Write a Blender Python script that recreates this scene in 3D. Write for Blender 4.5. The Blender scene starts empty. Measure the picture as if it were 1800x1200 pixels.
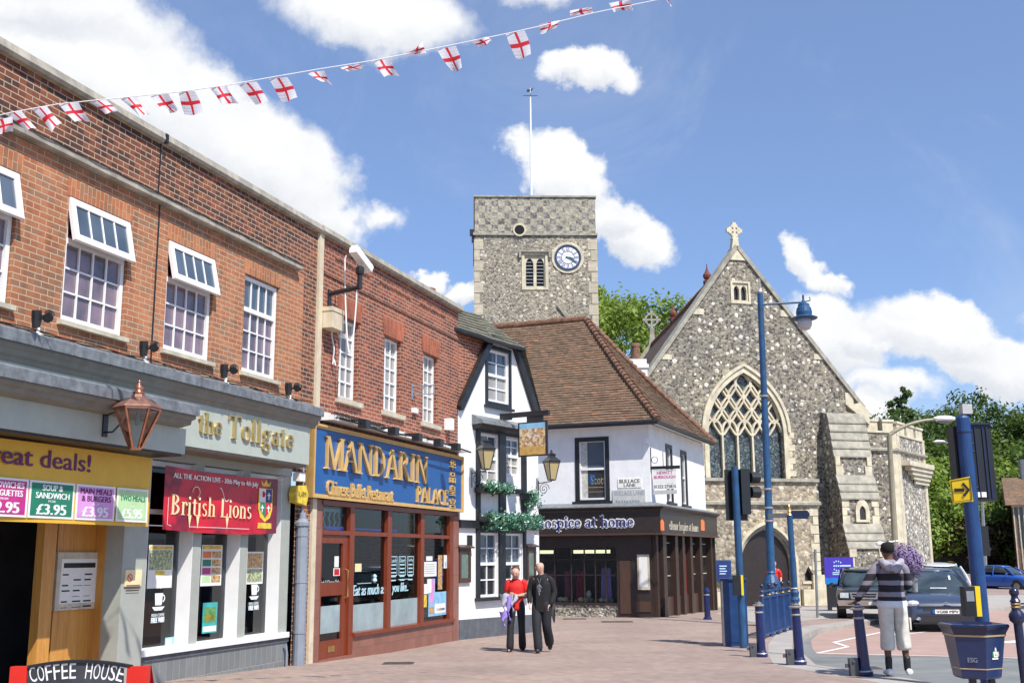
import bpy, math, random
from mathutils import Vector, Matrix, noise
random.seed(7)
PI=math.pi; R=math.radians
scene=bpy.context.scene
COL=scene.collection
# ---------------------------------------------------------------- survey of the place: camera model used to measure the walls
F=1930.; TH=R(11.08); RO=-0.0061; ZC=1.6
def ray(px,py):
    x=(px-900)/F; y=(600-py)/F; z=-1.0
    c,s=math.cos(RO),math.sin(RO); x,y=c*x-s*y,s*x+c*y
    a=PI/2+TH; c,s=math.cos(a),math.sin(a)
    return Vector((x,c*y-s*z,s*y+c*z))
def at(px,py,Y):
    r=ray(px,py); k=Y/r.y
    return Vector((r.x*k,Y,ZC+r.z*k))
GT=[(-60,0),(14,0),(15.4,0),(19,-.12),(22,-.2),(30,-.25),(35,-.27),(40,-.36),(46,-.42),(65,-.40),(95,.25),(130,1.5),(260,9)]
def gz(Y):
    for (a,za),(b,zb) in zip(GT,GT[1:]):
        if Y<=b: return za+(zb-za)*max(0,(Y-a)/(b-a))
    return GT[-1][1]
ROADD=.12
def ground(px,py,dz=0.):
    z=0.
    for _ in range(30):
        r=ray(px,py); k=(z+dz-ZC)/r.z; z=.5*z+.5*gz(r.y*k)
    return Vector((r.x*k,r.y*k,z+dz))
class Fr:
    "a wall plane: s along it, t out of it, z up"
    def __init__(s,O,ang):
        a=R(ang); s.O=Vector((O[0],O[1],0)); s.d=Vector((math.sin(a),math.cos(a),0)); s.n=Vector((math.cos(a),-math.sin(a),0)); s.ang=a
    def P(s,a,t,z): return s.O+s.d*a+s.n*t+Vector((0,0,z))
    def uv(s,px,py,t=0.):
        r=ray(px,py); k=(s.O.dot(s.n)+t)/r.dot(s.n); p=r*k
        return (p-s.O).dot(s.d), ZC+p.z
    def s(f,px,py,t=0.): return f.uv(px,py,t)[0]
    def z(f,px,py,t=0.): return f.uv(px,py,t)[1]
    def rect(f,x0,y0,x1,y1,t=0.):
        a=f.uv(x0,y0,t); b=f.uv(x1,y1,t); return a[0],b[0],b[1],a[1]
    def at_s(f,px,py,s0):
        "point on the plane across the wall at s0 -> (t,z)"
        r=ray(px,py); o=f.P(s0,0,0); k=o.dot(f.d)/r.dot(f.d); p=r*k
        return (p-f.O).dot(f.n), ZC+p.z
W0=Fr((0,0),90)   # world frame: s=x, t=-y
class MB:
    def __init__(s,fr=None): s.v=[];s.f=[];s.m=[];s.mats=[];s.sm=[];s.fr=fr or W0;s.cur=0;s.smooth=False
    def mat(s,m):
        if m not in s.mats: s.mats.append(m)
        s.cur=s.mats.index(m); return s
    def raw(s,pts,faces):
        b=len(s.v); s.v+=[Vector(p) for p in pts]
        for f in faces: s.f.append([b+i for i in f]); s.m.append(s.cur); s.sm.append(s.smooth)
        return s
    def poly(s,pts): return s.raw([s.fr.P(*p) for p in pts],[list(range(len(pts)))])
    def quad(s,s0,s1,z0,z1,t): return s.poly([(s0,t,z0),(s1,t,z0),(s1,t,z1),(s0,t,z1)])
    def box(s,s0,s1,t0,t1,z0,z1,bv=0):
        if s0>s1:s0,s1=s1,s0
        if t0>t1:t0,t1=t1,t0
        if z0>z1:z0,z1=z1,z0
        p=[s.fr.P(a,b,c) for c in (z0,z1) for a,b in ((s0,t1),(s1,t1),(s1,t0),(s0,t0))]
        return s.raw(p,[(0,1,5,4),(1,2,6,5),(2,3,7,6),(3,0,4,7),(4,5,6,7),(3,2,1,0)])
    def prism(s,prof,s0,s1):
        "profile of (t,z) swept along s"
        n=len(prof); p=[s.fr.P(s0,t,z) for t,z in prof]+[s.fr.P(s1,t,z) for t,z in prof]
        return s.raw(p,[(i,(i+1)%n,n+(i+1)%n,n+i) for i in range(n)]+[list(range(n))[::-1],list(range(n,2*n))])
    def plate(s,prof,t0,t1):
        "outline of (s,z) given thickness t0..t1"
        n=len(prof); p=[s.fr.P(a,t0,z) for a,z in prof]+[s.fr.P(a,t1,z) for a,z in prof]
        return s.raw(p,[(i,(i+1)%n,n+(i+1)%n,n+i) for i in range(n)]+[list(range(n))[::-1],list(range(n,2*n))])
    def ring(s,outer,inner,t0,t1):
        n=len(outer); P=s.fr.P
        p=[P(a,t1,z) for a,z in outer]+[P(a,t1,z) for a,z in inner]+[P(a,t0,z) for a,z in outer]+[P(a,t0,z) for a,z in inner]
        f=[]
        for i in range(n):
            j=(i+1)%n
            f+=[(i,j,n+j,n+i),(2*n+i,2*n+j,j,i),(n+i,n+j,3*n+j,3*n+i),(3*n+i,3*n+j,2*n+j,2*n+i)]
        return s.raw(p,f)
    def strip(s,pts,w,t0,t1,closed=False):
        "flat band of width w following (s,z) points"
        n=len(pts); L=[];Rr=[]
        for i in range(n):
            a=Vector(pts[(i-1)%n if closed or i>0 else 0]);b=Vector(pts[(i+1)%n if closed or i<n-1 else n-1])
            d=(b-a); d=d.normalized() if d.length>1e-9 else Vector((1,0)); q=Vector((-d.y,d.x))*w/2; c=Vector(pts[i]); L.append(c+q);Rr.append(c-q)
        for i in range(n if closed else n-1):
            j=(i+1)%n; s.plate([tuple(Rr[i]),tuple(Rr[j]),tuple(L[j]),tuple(L[i])],t0,t1)
        return s
    def tube(s,pts,r,n=8,cap=True):
        pts=[Vector(p) for p in pts]; rr=r if isinstance(r,(list,tuple)) else [r]*len(pts); rings=[]
        up=None
        for i,p in enumerate(pts):
            d=(pts[min(i+1,len(pts)-1)]-pts[max(i-1,0)]).normalized()
            if up is None: up=Vector((0,0,1)) if abs(d.z)<.9 else Vector((1,0,0))
            x=d.cross(up)
            if x.length<1e-5: x=d.orthogonal()
            x.normalize(); y=d.cross(x); up=-y if False else up
            rings.append([p+(x*math.cos(2*PI*k/n)+y*math.sin(2*PI*k/n))*rr[i] for k in range(n)])
        fl=[q for g in rings for q in g]; f=[]
        for i in range(len(pts)-1):
            for k in range(n): f.append((i*n+k,i*n+(k+1)%n,(i+1)*n+(k+1)%n,(i+1)*n+k))
        if cap: f+=[list(range(n))[::-1],[(len(pts)-1)*n+k for k in range(n)]]
        return s.raw(fl,f)
    def lathe(s,c,prof,n=12,ax=None,ph=0,sx=1,sy=1):
        "profile of (radius,height) turned about an upright axis at c"
        c=Vector(c); f=[]; fl=[]
        for r_,h in prof:
            for k in range(n):
                a=2*PI*k/n+ph; fl.append(c+Vector((math.cos(a)*r_*sx,math.sin(a)*r_*sy,h)))
        for i in range(len(prof)-1):
            for k in range(n): f.append((i*n+k,i*n+(k+1)%n,(i+1)*n+(k+1)%n,(i+1)*n+k))
        f+=[list(range(n))[::-1],[(len(prof)-1)*n+k for k in range(n)]]
        return s.raw(fl,f)
    def blob(s,c,rx,ry,rz,n=10,m=6,M=None):
        c=Vector(c); fl=[];f=[]
        for i in range(m+1):
            ph=PI*i/m
            for k in range(n):
                a=2*PI*k/n; q=Vector((rx*math.sin(ph)*math.cos(a),ry*math.sin(ph)*math.sin(a),rz*math.cos(ph)))
                fl.append(c+(M@q if M else q))
        for i in range(m):
            for k in range(n): f.append((i*n+k,(i+1)*n+k,(i+1)*n+(k+1)%n,i*n+(k+1)%n))
        return s.raw(fl,f)
    def wall(s,s0,s1,z0,z1,t,ops,depth=.11,thick=.3,top=True):
        "wall face with openings (a0,a1,b0,b1) and their reveals"
        S=sorted({s0,s1,*[min(max(x,s0),s1) for o in ops for x in o[:2]]}); Z=sorted({z0,z1,*[min(max(x,z0),z1) for o in ops for x in o[2:4]]})
        for a,b in zip(S,S[1:]):
            for c,d in zip(Z,Z[1:]):
                mx,mz=(a+b)/2,(c+d)/2
                if any(o[0]<mx<o[1] and o[2]<mz<o[3] for o in ops): continue
                s.quad(a,b,c,d,t)
        P=s.fr.P
        for a,b,c,d in [o[:4] for o in ops]:
            for q in ([(a,t,c),(a,t-depth,c),(a,t-depth,d),(a,t,d)],[(b,t-depth,c),(b,t,c),(b,t,d),(b,t-depth,d)],[(a,t-depth,d),(b,t-depth,d),(b,t,d),(a,t,d)],[(a,t,c),(b,t,c),(b,t-depth,c),(a,t-depth,c)]): s.poly(q)
        if top:
            s.poly([(s0,t,z1),(s1,t,z1),(s1,t-thick,z1),(s0,t-thick,z1)])
            s.poly([(s1,t,z0),(s1,t-thick,z0),(s1,t-thick,z1),(s1,t,z1)]); s.poly([(s0,t,z0),(s0,t,z1),(s0,t-thick,z1),(s0,t-thick,z0)])
            s.poly([(s0,t-thick,z0),(s0,t-thick,z1),(s1,t-thick,z1),(s1,t-thick,z0)])
        return s
    def build(s,name,mt=None,parent=None,smooth=False,subsurf=0):
        me=bpy.data.meshes.new(name)
        inv=parent.matrix_world.inverted() if parent is not None and parent.type=='EMPTY' and False else None
        me.from_pydata([tuple(v) for v in s.v],[],s.f); me.update()
        uvl=me.uv_layers.new(name='UVMap')
        Z=Vector((0,0,1)); dat=[0.0]*(2*len(me.loops)); V=s.v
        for p in me.polygons:
            n=p.normal
            if abs(n.z)>.985: tx=Vector((1,0,0)); ty=Vector((0,1,0))
            else:
                tx=Z.cross(n).normalized(); ty=n.cross(tx)
            for li in p.loop_indices:
                q=V[me.loops[li].vertex_index]; dat[2*li]=q.dot(tx); dat[2*li+1]=q.dot(ty)
        uvl.data.foreach_set('uv',dat)
        for m in (s.mats or [mt]): me.materials.append(m)
        if s.mats:
            me.polygons.foreach_set('material_index',s.m)
        me.polygons.foreach_set('use_smooth',[smooth or q for q in s.sm])
        o=bpy.data.objects.new(name,me); COL.objects.link(o)
        if subsurf:
            md=o.modifiers.new('ss','SUBSURF'); md.levels=subsurf; md.render_levels=subsurf
        if parent is not None: adopt(o,parent)
        return o
def adopt(o,parent):
    o.parent=parent
    M=Matrix.Identity(4); p=parent; ch=[]
    while p is not None: ch.append(p); p=p.parent
    for q in ch[::-1]: M=M@q.matrix_parent_inverse@q.matrix_basis
    o.matrix_parent_inverse=M.inverted()
def tag(o,label,cat,group=None,kind=None):
    o['label']=label
    if cat: o['category']=cat
    if group:o['group']=group
    if kind:o['kind']=kind
    return o
def thing(name,label,cat,loc=(0,0,0),group=None,rz=0):
    o=bpy.data.objects.new(name,None); COL.objects.link(o); o.empty_display_size=.2
    o.location=loc; o.rotation_euler=(0,0,rz)
    return tag(o,label,cat,group)
def struct(mb,name,mt=None,**k):
    o=mb.build(name,mt,**k); o['kind']='structure'; return o
def copy_tree(o,parent=None):
    c=o.copy(); COL.objects.link(c)
    if parent is not None: c.parent=parent
    for ch in list(o.children): copy_tree(ch,c)
    return c
def place(o,loc,rz=0,label=None,sc=None,tilt=None):
    o.location=loc; o.rotation_euler=(tilt[0] if tilt else 0,tilt[1] if tilt else 0,rz)
    if sc: o.scale=(sc,sc,sc)
    if label:o['label']=label
    return o
# ---------------------------------------------------------------- materials
class NT:
    def __init__(s,name):
        s.mt=bpy.data.materials.new(name); s.mt.use_nodes=True; s.t=s.mt.node_tree; s.b=s.t.nodes['Principled BSDF']; s.out=s.t.nodes['Material Output']
    def n(s,k,ins={},**at_):
        q=s.t.nodes.new(k)
        for a,b in at_.items(): setattr(q,a,b)
        for a,b in ins.items(): s.set(q,a,b)
        return q
    def set(s,q,a,b):
        i=q.inputs[a]
        if hasattr(b,'outputs'): s.t.links.new(b.outputs[0],i)
        elif hasattr(b,'is_output'): s.t.links.new(b,i)
        else: i.default_value=b if not (isinstance(b,tuple) and len(b)==3 and i.type=='RGBA') else (*b,1)
    def math(s,op,a,b=0.,c=None,clamp=False):
        q=s.n('ShaderNodeMath',operation=op,use_clamp=clamp); s.set(q,0,a); s.set(q,1,b)
        if c is not None: s.set(q,2,c)
        return q
    def mix(s,fac,a,b,bt='MIX'):
        q=s.n('ShaderNodeMixRGB',blend_type=bt); s.set(q,0,fac); s.set(q,1,a); s.set(q,2,b); return q
    def ramp(s,fac,st,interp='LINEAR'):
        q=s.n('ShaderNodeValToRGB'); s.set(q,0,fac); e=q.color_ramp; e.interpolation=interp
        while len(e.elements)<len(st): e.elements.new(.5)
        for el,(p,c) in zip(e.elements,st): el.position=p; el.color=(*c,1) if len(c)==3 else c
        return q
    def noise(s,scale,det=3,vec=None,rough=.55,dist=0.):
        q=s.n('ShaderNodeTexNoise'); q.inputs['Scale'].default_value=scale; q.inputs['Detail'].default_value=det; q.inputs['Roughness'].default_value=rough; q.inputs['Distortion'].default_value=dist
        if vec is not None: s.set(q,'Vector',vec)
        return q
    def obj(s): return s.n('ShaderNodeTexCoord').outputs['Object']
    def uv(s): return s.n('ShaderNodeTexCoord').outputs['UV']
    def bump(s,h,dist=.01,st=.6):
        q=s.n('ShaderNodeBump'); q.inputs['Strength'].default_value=st; q.inputs['Distance'].default_value=dist; s.set(q,'Height',h); s.set(s.b,'Normal',q); return q
def M(name,col,rough=.6,metal=0.,var=.12,vs=6.,bump=0.,bs=40.,spec=None,coat=0.,dirt=0.,emit=0.):
    N=NT(name); N.b.inputs['Roughness'].default_value=rough; N.b.inputs['Metallic'].default_value=metal
    if spec is not None: N.b.inputs['Specular IOR Level'].default_value=spec
    if coat: N.b.inputs['Coat Weight'].default_value=coat; N.b.inputs['Coat Roughness'].default_value=.08
    g=N.noise(vs,4,N.obj()); lo=tuple(c*(1-var) for c in col); hi=tuple(min(1,c*(1+var)) for c in col)
    c=N.ramp(g,[(.3,lo),(.7,hi)])
    if dirt:
        mp=N.n('ShaderNodeMapping'); N.set(mp,'Vector',N.obj()); mp.inputs['Scale'].default_value=(3,3,.5)
        g2=N.noise(2.2,5,mp,rough=.7); f=N.math('MULTIPLY',N.ramp(g2,[(.48,(0,0,0)),(.75,(1,1,1))]),dirt)
        c=N.mix(f,c,tuple(x*.45+.01 for x in col))
    N.set(N.b,'Base Color',c)
    if bump:
        N.bump(N.noise(bs,3,N.obj()),bump)
    if emit:
        N.set(N.b,'Emission Color',(*col,1)); N.b.inputs['Emission Strength'].default_value=emit
    return N.mt
def brick(name,c1,c2,c3,mortar,bw=.225,rh=.075,ms=.01,swap=False,rough=.85,dark=.3):
    N=NT(name); uv=N.uv()
    mp=N.n('ShaderNodeMapping'); N.set(mp,'Vector',uv)
    if swap: mp.inputs['Rotation'].default_value=(0,0,PI/2)
    wob=N.noise(3,2,mp); 
    q=N.n('ShaderNodeTexBrick'); N.set(q,'Vector',mp); q.offset=.5; q.squash=1
    for a,b in (('Scale',1.),('Mortar Size',ms*.5),('Mortar Smooth',.25),('Brick Width',bw),('Row Height',rh),('Bias',0.)): q.inputs[a].default_value=b
    N.set(q,'Color1',(0,0,0)); N.set(q,'Color2',(1,1,1)); N.set(q,'Mortar',(.5,.5,.5))
    # a random number for each brick
    sp=N.n('ShaderNodeSeparateXYZ'); N.set(sp,0,mp)
    row=N.math('FLOOR',N.math('DIVIDE',sp.outputs[1],rh)); off=N.math('MULTIPLY',N.math('MODULO',N.math('ABSOLUTE',row),2.),.5)
    colm=N.math('FLOOR',N.math('ADD',N.math('DIVIDE',sp.outputs[0],bw),off)); cb=N.n('ShaderNodeCombineXYZ'); N.set(cb,0,colm); N.set(cb,1,row)
    wn=N.n('ShaderNodeTexWhiteNoise'); N.set(wn,0,cb)
    c=N.ramp(wn.outputs['Value'],[(0,c3),(dark,c3),(min(.99,dark+.1),c1),(1,c2)])
    big=N.noise(.7,3,uv); c=N.mix(.8,c,N.ramp(big,[(.3,(.72,.72,.74)),(.7,(1.15,1.1,1.05))]),'MULTIPLY')
    sm_=N.n('ShaderNodeMapping'); N.set(sm_,'Vector',uv); sm_.inputs['Scale'].default_value=(2.2,.28,1); c=N.mix(.8,c,N.ramp(N.noise(1.3,5,sm_,rough=.7),[(.34,(.66,.64,.63)),(.5,(1,1,1)),(.68,(1.12,1.08,1.04))]),'MULTIPLY')
    fine=N.noise(60,3,uv); c=N.mix(.6,c,N.ramp(fine,[(.3,(.75,.75,.75)),(.7,(1.15,1.15,1.15))]),'MULTIPLY')
    c=N.mix(q.outputs['Fac'],c,mortar); N.set(N.b,'Base Color',c); N.b.inputs['Roughness'].default_value=rough
    h=N.math('ADD',N.math('MULTIPLY',q.outputs['Fac'],-1.),N.math('MULTIPLY',fine,.3)); N.bump(h,.006,.8)
    return N.mt
def flint(name,scale=7.,white=.28,cols=None,mortar=(.42,.39,.33)):
    "small dark stones in mortar with bigger pale nodules scattered among them"
    N=NT(name); o=N.obj(); w=N.noise(6,3,o); v=N.n('ShaderNodeVectorMath',operation='MULTIPLY_ADD'); N.set(v,0,w.outputs['Color']); v.inputs[1].default_value=(.10,.10,.10); N.set(v,2,o)
    cols=cols or [(.05,.05,.055),(.16,.15,.135),(.30,.27,.22),(.52,.50,.45),(.75,.73,.68)]
    def layer(sc):
        a=N.n('ShaderNodeTexVoronoi'); N.set(a,'Vector',v); a.inputs['Scale'].default_value=sc
        sp=N.n('ShaderNodeSeparateColor'); N.set(sp,0,a.outputs['Color']); return a,sp
    a,sp=layer(scale*2.1); c=N.ramp(sp.outputs[0],[(0,cols[0]),(.3,cols[1]),(.65,cols[2]),(.88,cols[3]),(1,cols[3])]); gap=N.ramp(a.outputs['Distance'],[(.50,(0,0,0)),(.72,(1,1,1))]); c=N.mix(N.math('MULTIPLY',gap,.8),c,mortar)
    a2,s2=layer(scale*.95); r=N.math('LESS_THAN',a2.outputs['Distance'],N.math('MULTIPLY_ADD',s2.outputs[1],.28,.20)); sel=N.math('MULTIPLY',r,N.math('LESS_THAN',s2.outputs[0],white*1.7)); c2=N.ramp(s2.outputs[2],[(0,cols[3]),(.6,cols[4]),(1,tuple(min(.9,x*1.15) for x in cols[4]))]); c=N.mix(N.math('MULTIPLY',sel,.95),c,c2)
    f=N.noise(30,4,o); c=N.mix(.8,c,N.ramp(f,[(.3,(.6,.6,.6)),(.7,(1.3,1.3,1.3))]),'MULTIPLY')
    big=N.noise(.45,4,o,rough=.65); c=N.mix(1.,c,N.ramp(big,[(.3,(.78,.78,.80)),(.7,(1.2,1.16,1.06))]),'MULTIPLY')
    N.set(N.b,'Base Color',c); N.b.inputs['Roughness'].default_value=.75
    h=N.math('ADD',N.math('MULTIPLY',a.outputs['Distance'],-.5),N.math('MULTIPLY',sel,N.math('SUBTRACT',.6,a2.outputs['Distance']))); N.bump(N.math('ADD',h,N.math('MULTIPLY',f,.15)),.07,.8)
    return N.mt
def blocks(name,c1,c2,bw,rh,ms=.012,mortar=(.2,.18,.15),rough=.8,var=.5,bump=.004):
    N=NT(name); uv=N.uv(); q=N.n('ShaderNodeTexBrick'); N.set(q,'Vector',uv)
    for a,b in (('Scale',1.),('Mortar Size',ms*.5),('Mortar Smooth',.2),('Brick Width',bw),('Row Height',rh)): q.inputs[a].default_value=b
    N.set(q,'Color1',c1); N.set(q,'Color2',c2); N.set(q,'Mortar',mortar)
    g=N.noise(3,5,uv,rough=.65); c=N.mix(var,q,N.ramp(g,[(.3,(.6,.6,.6)),(.7,(1.3,1.28,1.25))]),'MULTIPLY'); N.set(N.b,'Base Color',c)
    N.b.inputs['Roughness'].default_value=rough
    N.bump(N.math('ADD',N.math('MULTIPLY',q.outputs['Fac'],-1.),N.math('MULTIPLY',N.noise(40,3,uv),.4)),bump,.8); return N.mt
def glass_clear(name,tint=(.75,.8,.8),refl=1.3):
    N=NT(name); tr=N.n('ShaderNodeBsdfTransparent'); N.set(tr,0,tint); gl=N.n('ShaderNodeBsdfGlossy'); gl.inputs['Roughness'].default_value=.02
    fr=N.n('ShaderNodeFresnel'); fr.inputs[0].default_value=1.5; mx=N.n('ShaderNodeMixShader'); N.set(mx,0,N.math('MULTIPLY',fr,refl,clamp=True)); N.set(mx,1,tr); N.set(mx,2,gl); N.set(N.out,'Surface',mx); return N.mt
def painted_glass(name,col,col2=None,vs=1.5):
    "window glass; what shows behind or reflects in it is put into its colour"
    N=NT(name); g=N.noise(vs,3,N.obj()); N.set(N.b,'Base Color',N.ramp(g,[(.35,col),(.65,col2 or col)])); N.b.inputs['Roughness'].default_value=.04; N.b.inputs['IOR'].default_value=1.55
    N.b.inputs['Specular IOR Level'].default_value=.8
    return N.mt
# ---------------------------------------------------------------- text
_tc={}
def text_geo(body):
    if body in _tc: return _tc[body]
    cu=bpy.data.curves.new('lettering','FONT'); cu.body=body; cu.size=1; cu.resolution_u=3
    ob=bpy.data.objects.new('lettering',cu); me=bpy.data.meshes.new_from_object(ob)
    V=[(v.co.x,v.co.y) for v in me.vertices]; Fc=[list(p.vertices) for p in me.polygons]
    if len(V)>0:
        e={}
        for f in Fc:
            for i in range(len(f)): k=(f[i],f[(i+1)%len(f)]); e[k]=1
        bd=[k for k in e if (k[1],k[0]) not in e]
    else: bd=[]
    bpy.data.objects.remove(ob); bpy.data.curves.remove(cu); bpy.data.meshes.remove(me)
    _tc[body]=(V,Fc,bd); return _tc[body]
def text(mb,body,s0,s1,z0,z1,t,dep=.004,shear=0.,slope=0.,bold=0.,full=False):
    V,Fc,bd=text_geo(body)
    if not V: return
    x0=min(v[0] for v in V);x1=max(v[0] for v in V);y0=min(v[1] for v in V);y1=max(v[1] for v in V)
    def tr(v):
        u=(v[0]-x0)/(x1-x0); w=(v[1]-y0)/max(1e-6,(y1-y0)); return s0+(s1-s0)*u+shear*(z1-z0)*w, z0+(z1-z0)*w+slope*u
    offs=[0] if not bold else [-bold,0,bold]
    for i,o in enumerate(offs):
        b=len(V); T=[tr(v) for v in V]
        p=[mb.fr.P(a+o,t+dep+i*.0004,z) for a,z in T]+[mb.fr.P(a+o,t,z) for a,z in T]
        mb.raw(p,[f for f in Fc]+[(k[1],k[0],b+k[0],b+k[1]) for k in bd])
# serif capitals and small letters drawn as strokes on a unit-high body
def arc(cx,cy,rx,ry,a0,a1,w0,w1,n=12):
    "stroke around an ellipse, thick at the sides and thin at top and foot"
    out=[]
    for i in range(n):
        q=[]
        for a in (a0+(a1-a0)*i/n,a0+(a1-a0)*(i+1)/n):
            a=R(a); w=w0+(w1-w0)*abs(math.cos(a))**1.3; q.append(((cx+rx*math.cos(a),cy+ry*math.sin(a)),(cx+(rx-w)*math.cos(a),cy+(ry-w*.8)*math.sin(a))))
        out.append([q[0][0],q[1][0],q[1][1],q[0][1]])
    return out
def bar(x0,y0,x1,y1,w): return [[(x0-w/2,y0),(x0+w/2,y0),(x1+w/2,y1),(x1-w/2,y1)]]
def hb(x0,x1,y,h): return [[(x0,y),(x1,y),(x1,y+h),(x0,y+h)]]
def sf(x,y,hw,up): h=.05; return [[(x-hw,y),(x+hw,y),(x+hw*.6,y+h*up),(x-hw*.6,y+h*up)][::1 if up>0 else -1]]
K=.15; k_=.055
def stem(x,y0,y1,s0=1,s1=1,w=K,hw=.15): return bar(x,y0,x,y1,w)+(sf(x,y0,hw,1) if s0 else [])+(sf(x,y1,hw,-1) if s1 else [])
GL={
'M':(1.0,bar(.12,0,.12,1,k_)+bar(.14,1,.5,0,K)+bar(.86,1,.5,0,k_)+stem(.88,0,1)+sf(.12,0,.13,1)+sf(.1,1,.1,-1)),
'A':(.82,bar(.1,0,.4,1,k_)+bar(.72,0,.4,1,K)+hb(.2,.62,.32,.05)+sf(.1,0,.12,1)+sf(.72,0,.15,1)),
'N':(.9,bar(.14,0,.14,1,k_)+bar(.16,1,.76,0,K)+bar(.78,0,.78,1,k_)+sf(.14,0,.13,1)+sf(.12,1,.12,-1)+sf(.78,1,.13,-1)),
'D':(.85,stem(.2,0,1)+arc(.25,.5,.52,.5,-90,90,.05,.16)),
'R':(.85,stem(.2,0,1)+arc(.25,.74,.4,.26,-90,90,.05,.15)+bar(.76,0,.42,.5,K)+sf(.76,0,.12,1)),
'P':(.72,stem(.2,0,1)+arc(.25,.72,.4,.28,-90,90,.05,.15)),
'B':(.78,stem(.2,0,1)+arc(.25,.76,.36,.24,-90,90,.05,.15)+arc(.25,.27,.42,.27,-90,90,.05,.16)),
'I':(.42,stem(.2,0,1)),
'L':(.7,stem(.2,0,1)+hb(.2,.62,0,.05)+bar(.6,0,.62,.2,.06)),
'C':(.8,arc(.45,.5,.38,.5,50,310,.05,.16)+bar(.72,.7,.72,.95,.05)),
'E':(.72,stem(.2,0,1)+hb(.2,.6,0,.05)+hb(.2,.58,.95,.05)+hb(.2,.5,.5,.05)+bar(.6,0,.64,.2,.05)+bar(.6,.8,.6,1,.05)+bar(.5,.42,.5,.62,.04)),
'T':(.8,stem(.4,0,1,1,0)+hb(.05,.75,.95,.05)+bar(.06,.78,.06,1,.05)+bar(.74,.78,.74,1,.05)),
'H':(.95,stem(.2,0,1)+stem(.74,0,1)+hb(.2,.74,.5,.05)),
't':(.42,bar(.2,.08,.2,.82,.13)+hb(.04,.38,.62,.05)+arc(.3,.13,.16,.13,180,300,.05,.1,5)),
'h':(.66,bar(.16,0,.16,1,.13)+sf(.16,0,.14,1)+sf(.12,1,.1,-1)+arc(.33,.45,.22,.2,0,150,.06,.13,8)+bar(.49,0,.49,.46,.13)+sf(.49,0,.13,1)),
'n':(.66,bar(.16,0,.16,.65,.13)+sf(.16,0,.14,1)+sf(.12,.65,.1,-1)+arc(.33,.45,.22,.2,0,150,.06,.13,8)+bar(.49,0,.49,.46,.13)+sf(.49,0,.13,1)),
'm':(.98,bar(.16,0,.16,.65,.13)+sf(.16,0,.14,1)+sf(.12,.65,.1,-1)+arc(.33,.45,.2,.2,0,150,.06,.13,8)+bar(.47,0,.47,.46,.13)+sf(.47,0,.12,1)+arc(.64,.45,.2,.2,0,150,.06,.13,8)+bar(.78,0,.78,.46,.13)+sf(.78,0,.12,1)),
'e':(.56,arc(.29,.33,.25,.33,0,330,.05,.13)+hb(.08,.5,.33,.05)),
'o':(.6,arc(.3,.33,.27,.33,0,360,.05,.14,16)),
'c':(.54,arc(.3,.33,.26,.33,45,325,.05,.14)+arc(.44,.5,.08,.08,0,360,.08,.08,6)),
'l':(.34,stem(.16,0,1,1,0,.13)+sf(.13,1,.1,-1)),
'i':(.34,stem(.16,0,.65,1,0,.13)+sf(.13,.65,.1,-1)+arc(.16,.87,.085,.085,0,360,.085,.085,8)),
'r':(.48,bar(.16,0,.16,.65,.13)+sf(.16,0,.14,1)+sf(.12,.65,.1,-1)+arc(.32,.48,.18,.18,40,150,.06,.1,6)+arc(.41,.54,.08,.08,0,360,.08,.08,6)),
'a':(.58,arc(.3,.5,.18,.16,20,170,.05,.12,7)+bar(.42,.04,.42,.5,.13)+arc(.24,.19,.19,.19,0,360,.05,.12,12)+sf(.47,0,.08,1)),
'g':(.6,arc(.27,.45,.21,.21,0,360,.05,.12,12)+arc(.28,-.12,.26,.2,0,360,.05,.1,12)+bar(.12,.05,.14,.27,.08)+hb(.4,.58,.58,.06)),
's':(.48,arc(.24,.49,.17,.17,30,270,.05,.11,9)+arc(.24,.17,.19,.18,-150,90,.05,.11,9)),
'p':(.64,bar(.16,-.32,.16,.65,.13)+sf(.16,-.32,.14,1)+sf(.12,.65,.1,-1)+arc(.34,.33,.26,.33,-140,140,.05,.14,12)),
' ':(.35,[])}
def serif(mb,word,s0,s1,z0,z1,t,dep=.03,out=0.,slope=0.,bottom=0.,top=1.):
    "a word fitted between s0 and s1 with its body from z0 to z1"
    W=sum(GL[c][0] for c in word); x=0; kx=(s1-s0)/W; kz=(z1-z0); i=0
    for c in word:
        adv,st=GL[c]
        for q in st:
            pts=[(s0+(x+px)*kx,z0+py*kz+slope*(x+px)/W) for px,py in q]
            if out:
                cx=sum(p[0] for p in pts)/len(pts);cz=sum(p[1] for p in pts)/len(pts)
                g=[]
                for p in pts:
                    dx,dz=p[0]-cx,p[1]-cz; L=math.hypot(dx,dz)+1e-6; g.append((p[0]+dx/L*out*1.3,p[1]+dz/L*out*1.3))
                pts=g
            i+=1; mb.plate(pts,t,t+dep+(i%5)*.0005)
        x+=adv
# ---------------------------------------------------------------- palette
MT={}
MT['brick_dark']=brick('brick_dark',(.165,.052,.030),(.27,.092,.046),(.085,.038,.030),(.46,.35,.24),dark=.3,ms=.014)
MT['brick_orange']=brick('brick_orange',(.38,.135,.062),(.44,.195,.095),(.31,.165,.095),(.52,.39,.26),dark=.22,ms=.013)
MT['brick_mand']=brick('brick_mand',(.245,.068,.036),(.34,.105,.052),(.16,.052,.036),(.50,.37,.28),dark=.2,ms=.013)
MT['soldier_o']=brick('soldier_o',(.45,.15,.065),(.55,.22,.10),(.36,.17,.09),(.50,.37,.22),swap=True,dark=.2)
MT['soldier_m']=brick('soldier_m',(.36,.095,.045),(.46,.14,.065),(.28,.08,.045),(.36,.22,.15),swap=True,ms=.006,dark=.2,rh=.05)
MT['concrete']=M('concrete',(.36,.33,.27),.85,var=.3,vs=4,bump=.004,dirt=.7)
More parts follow.
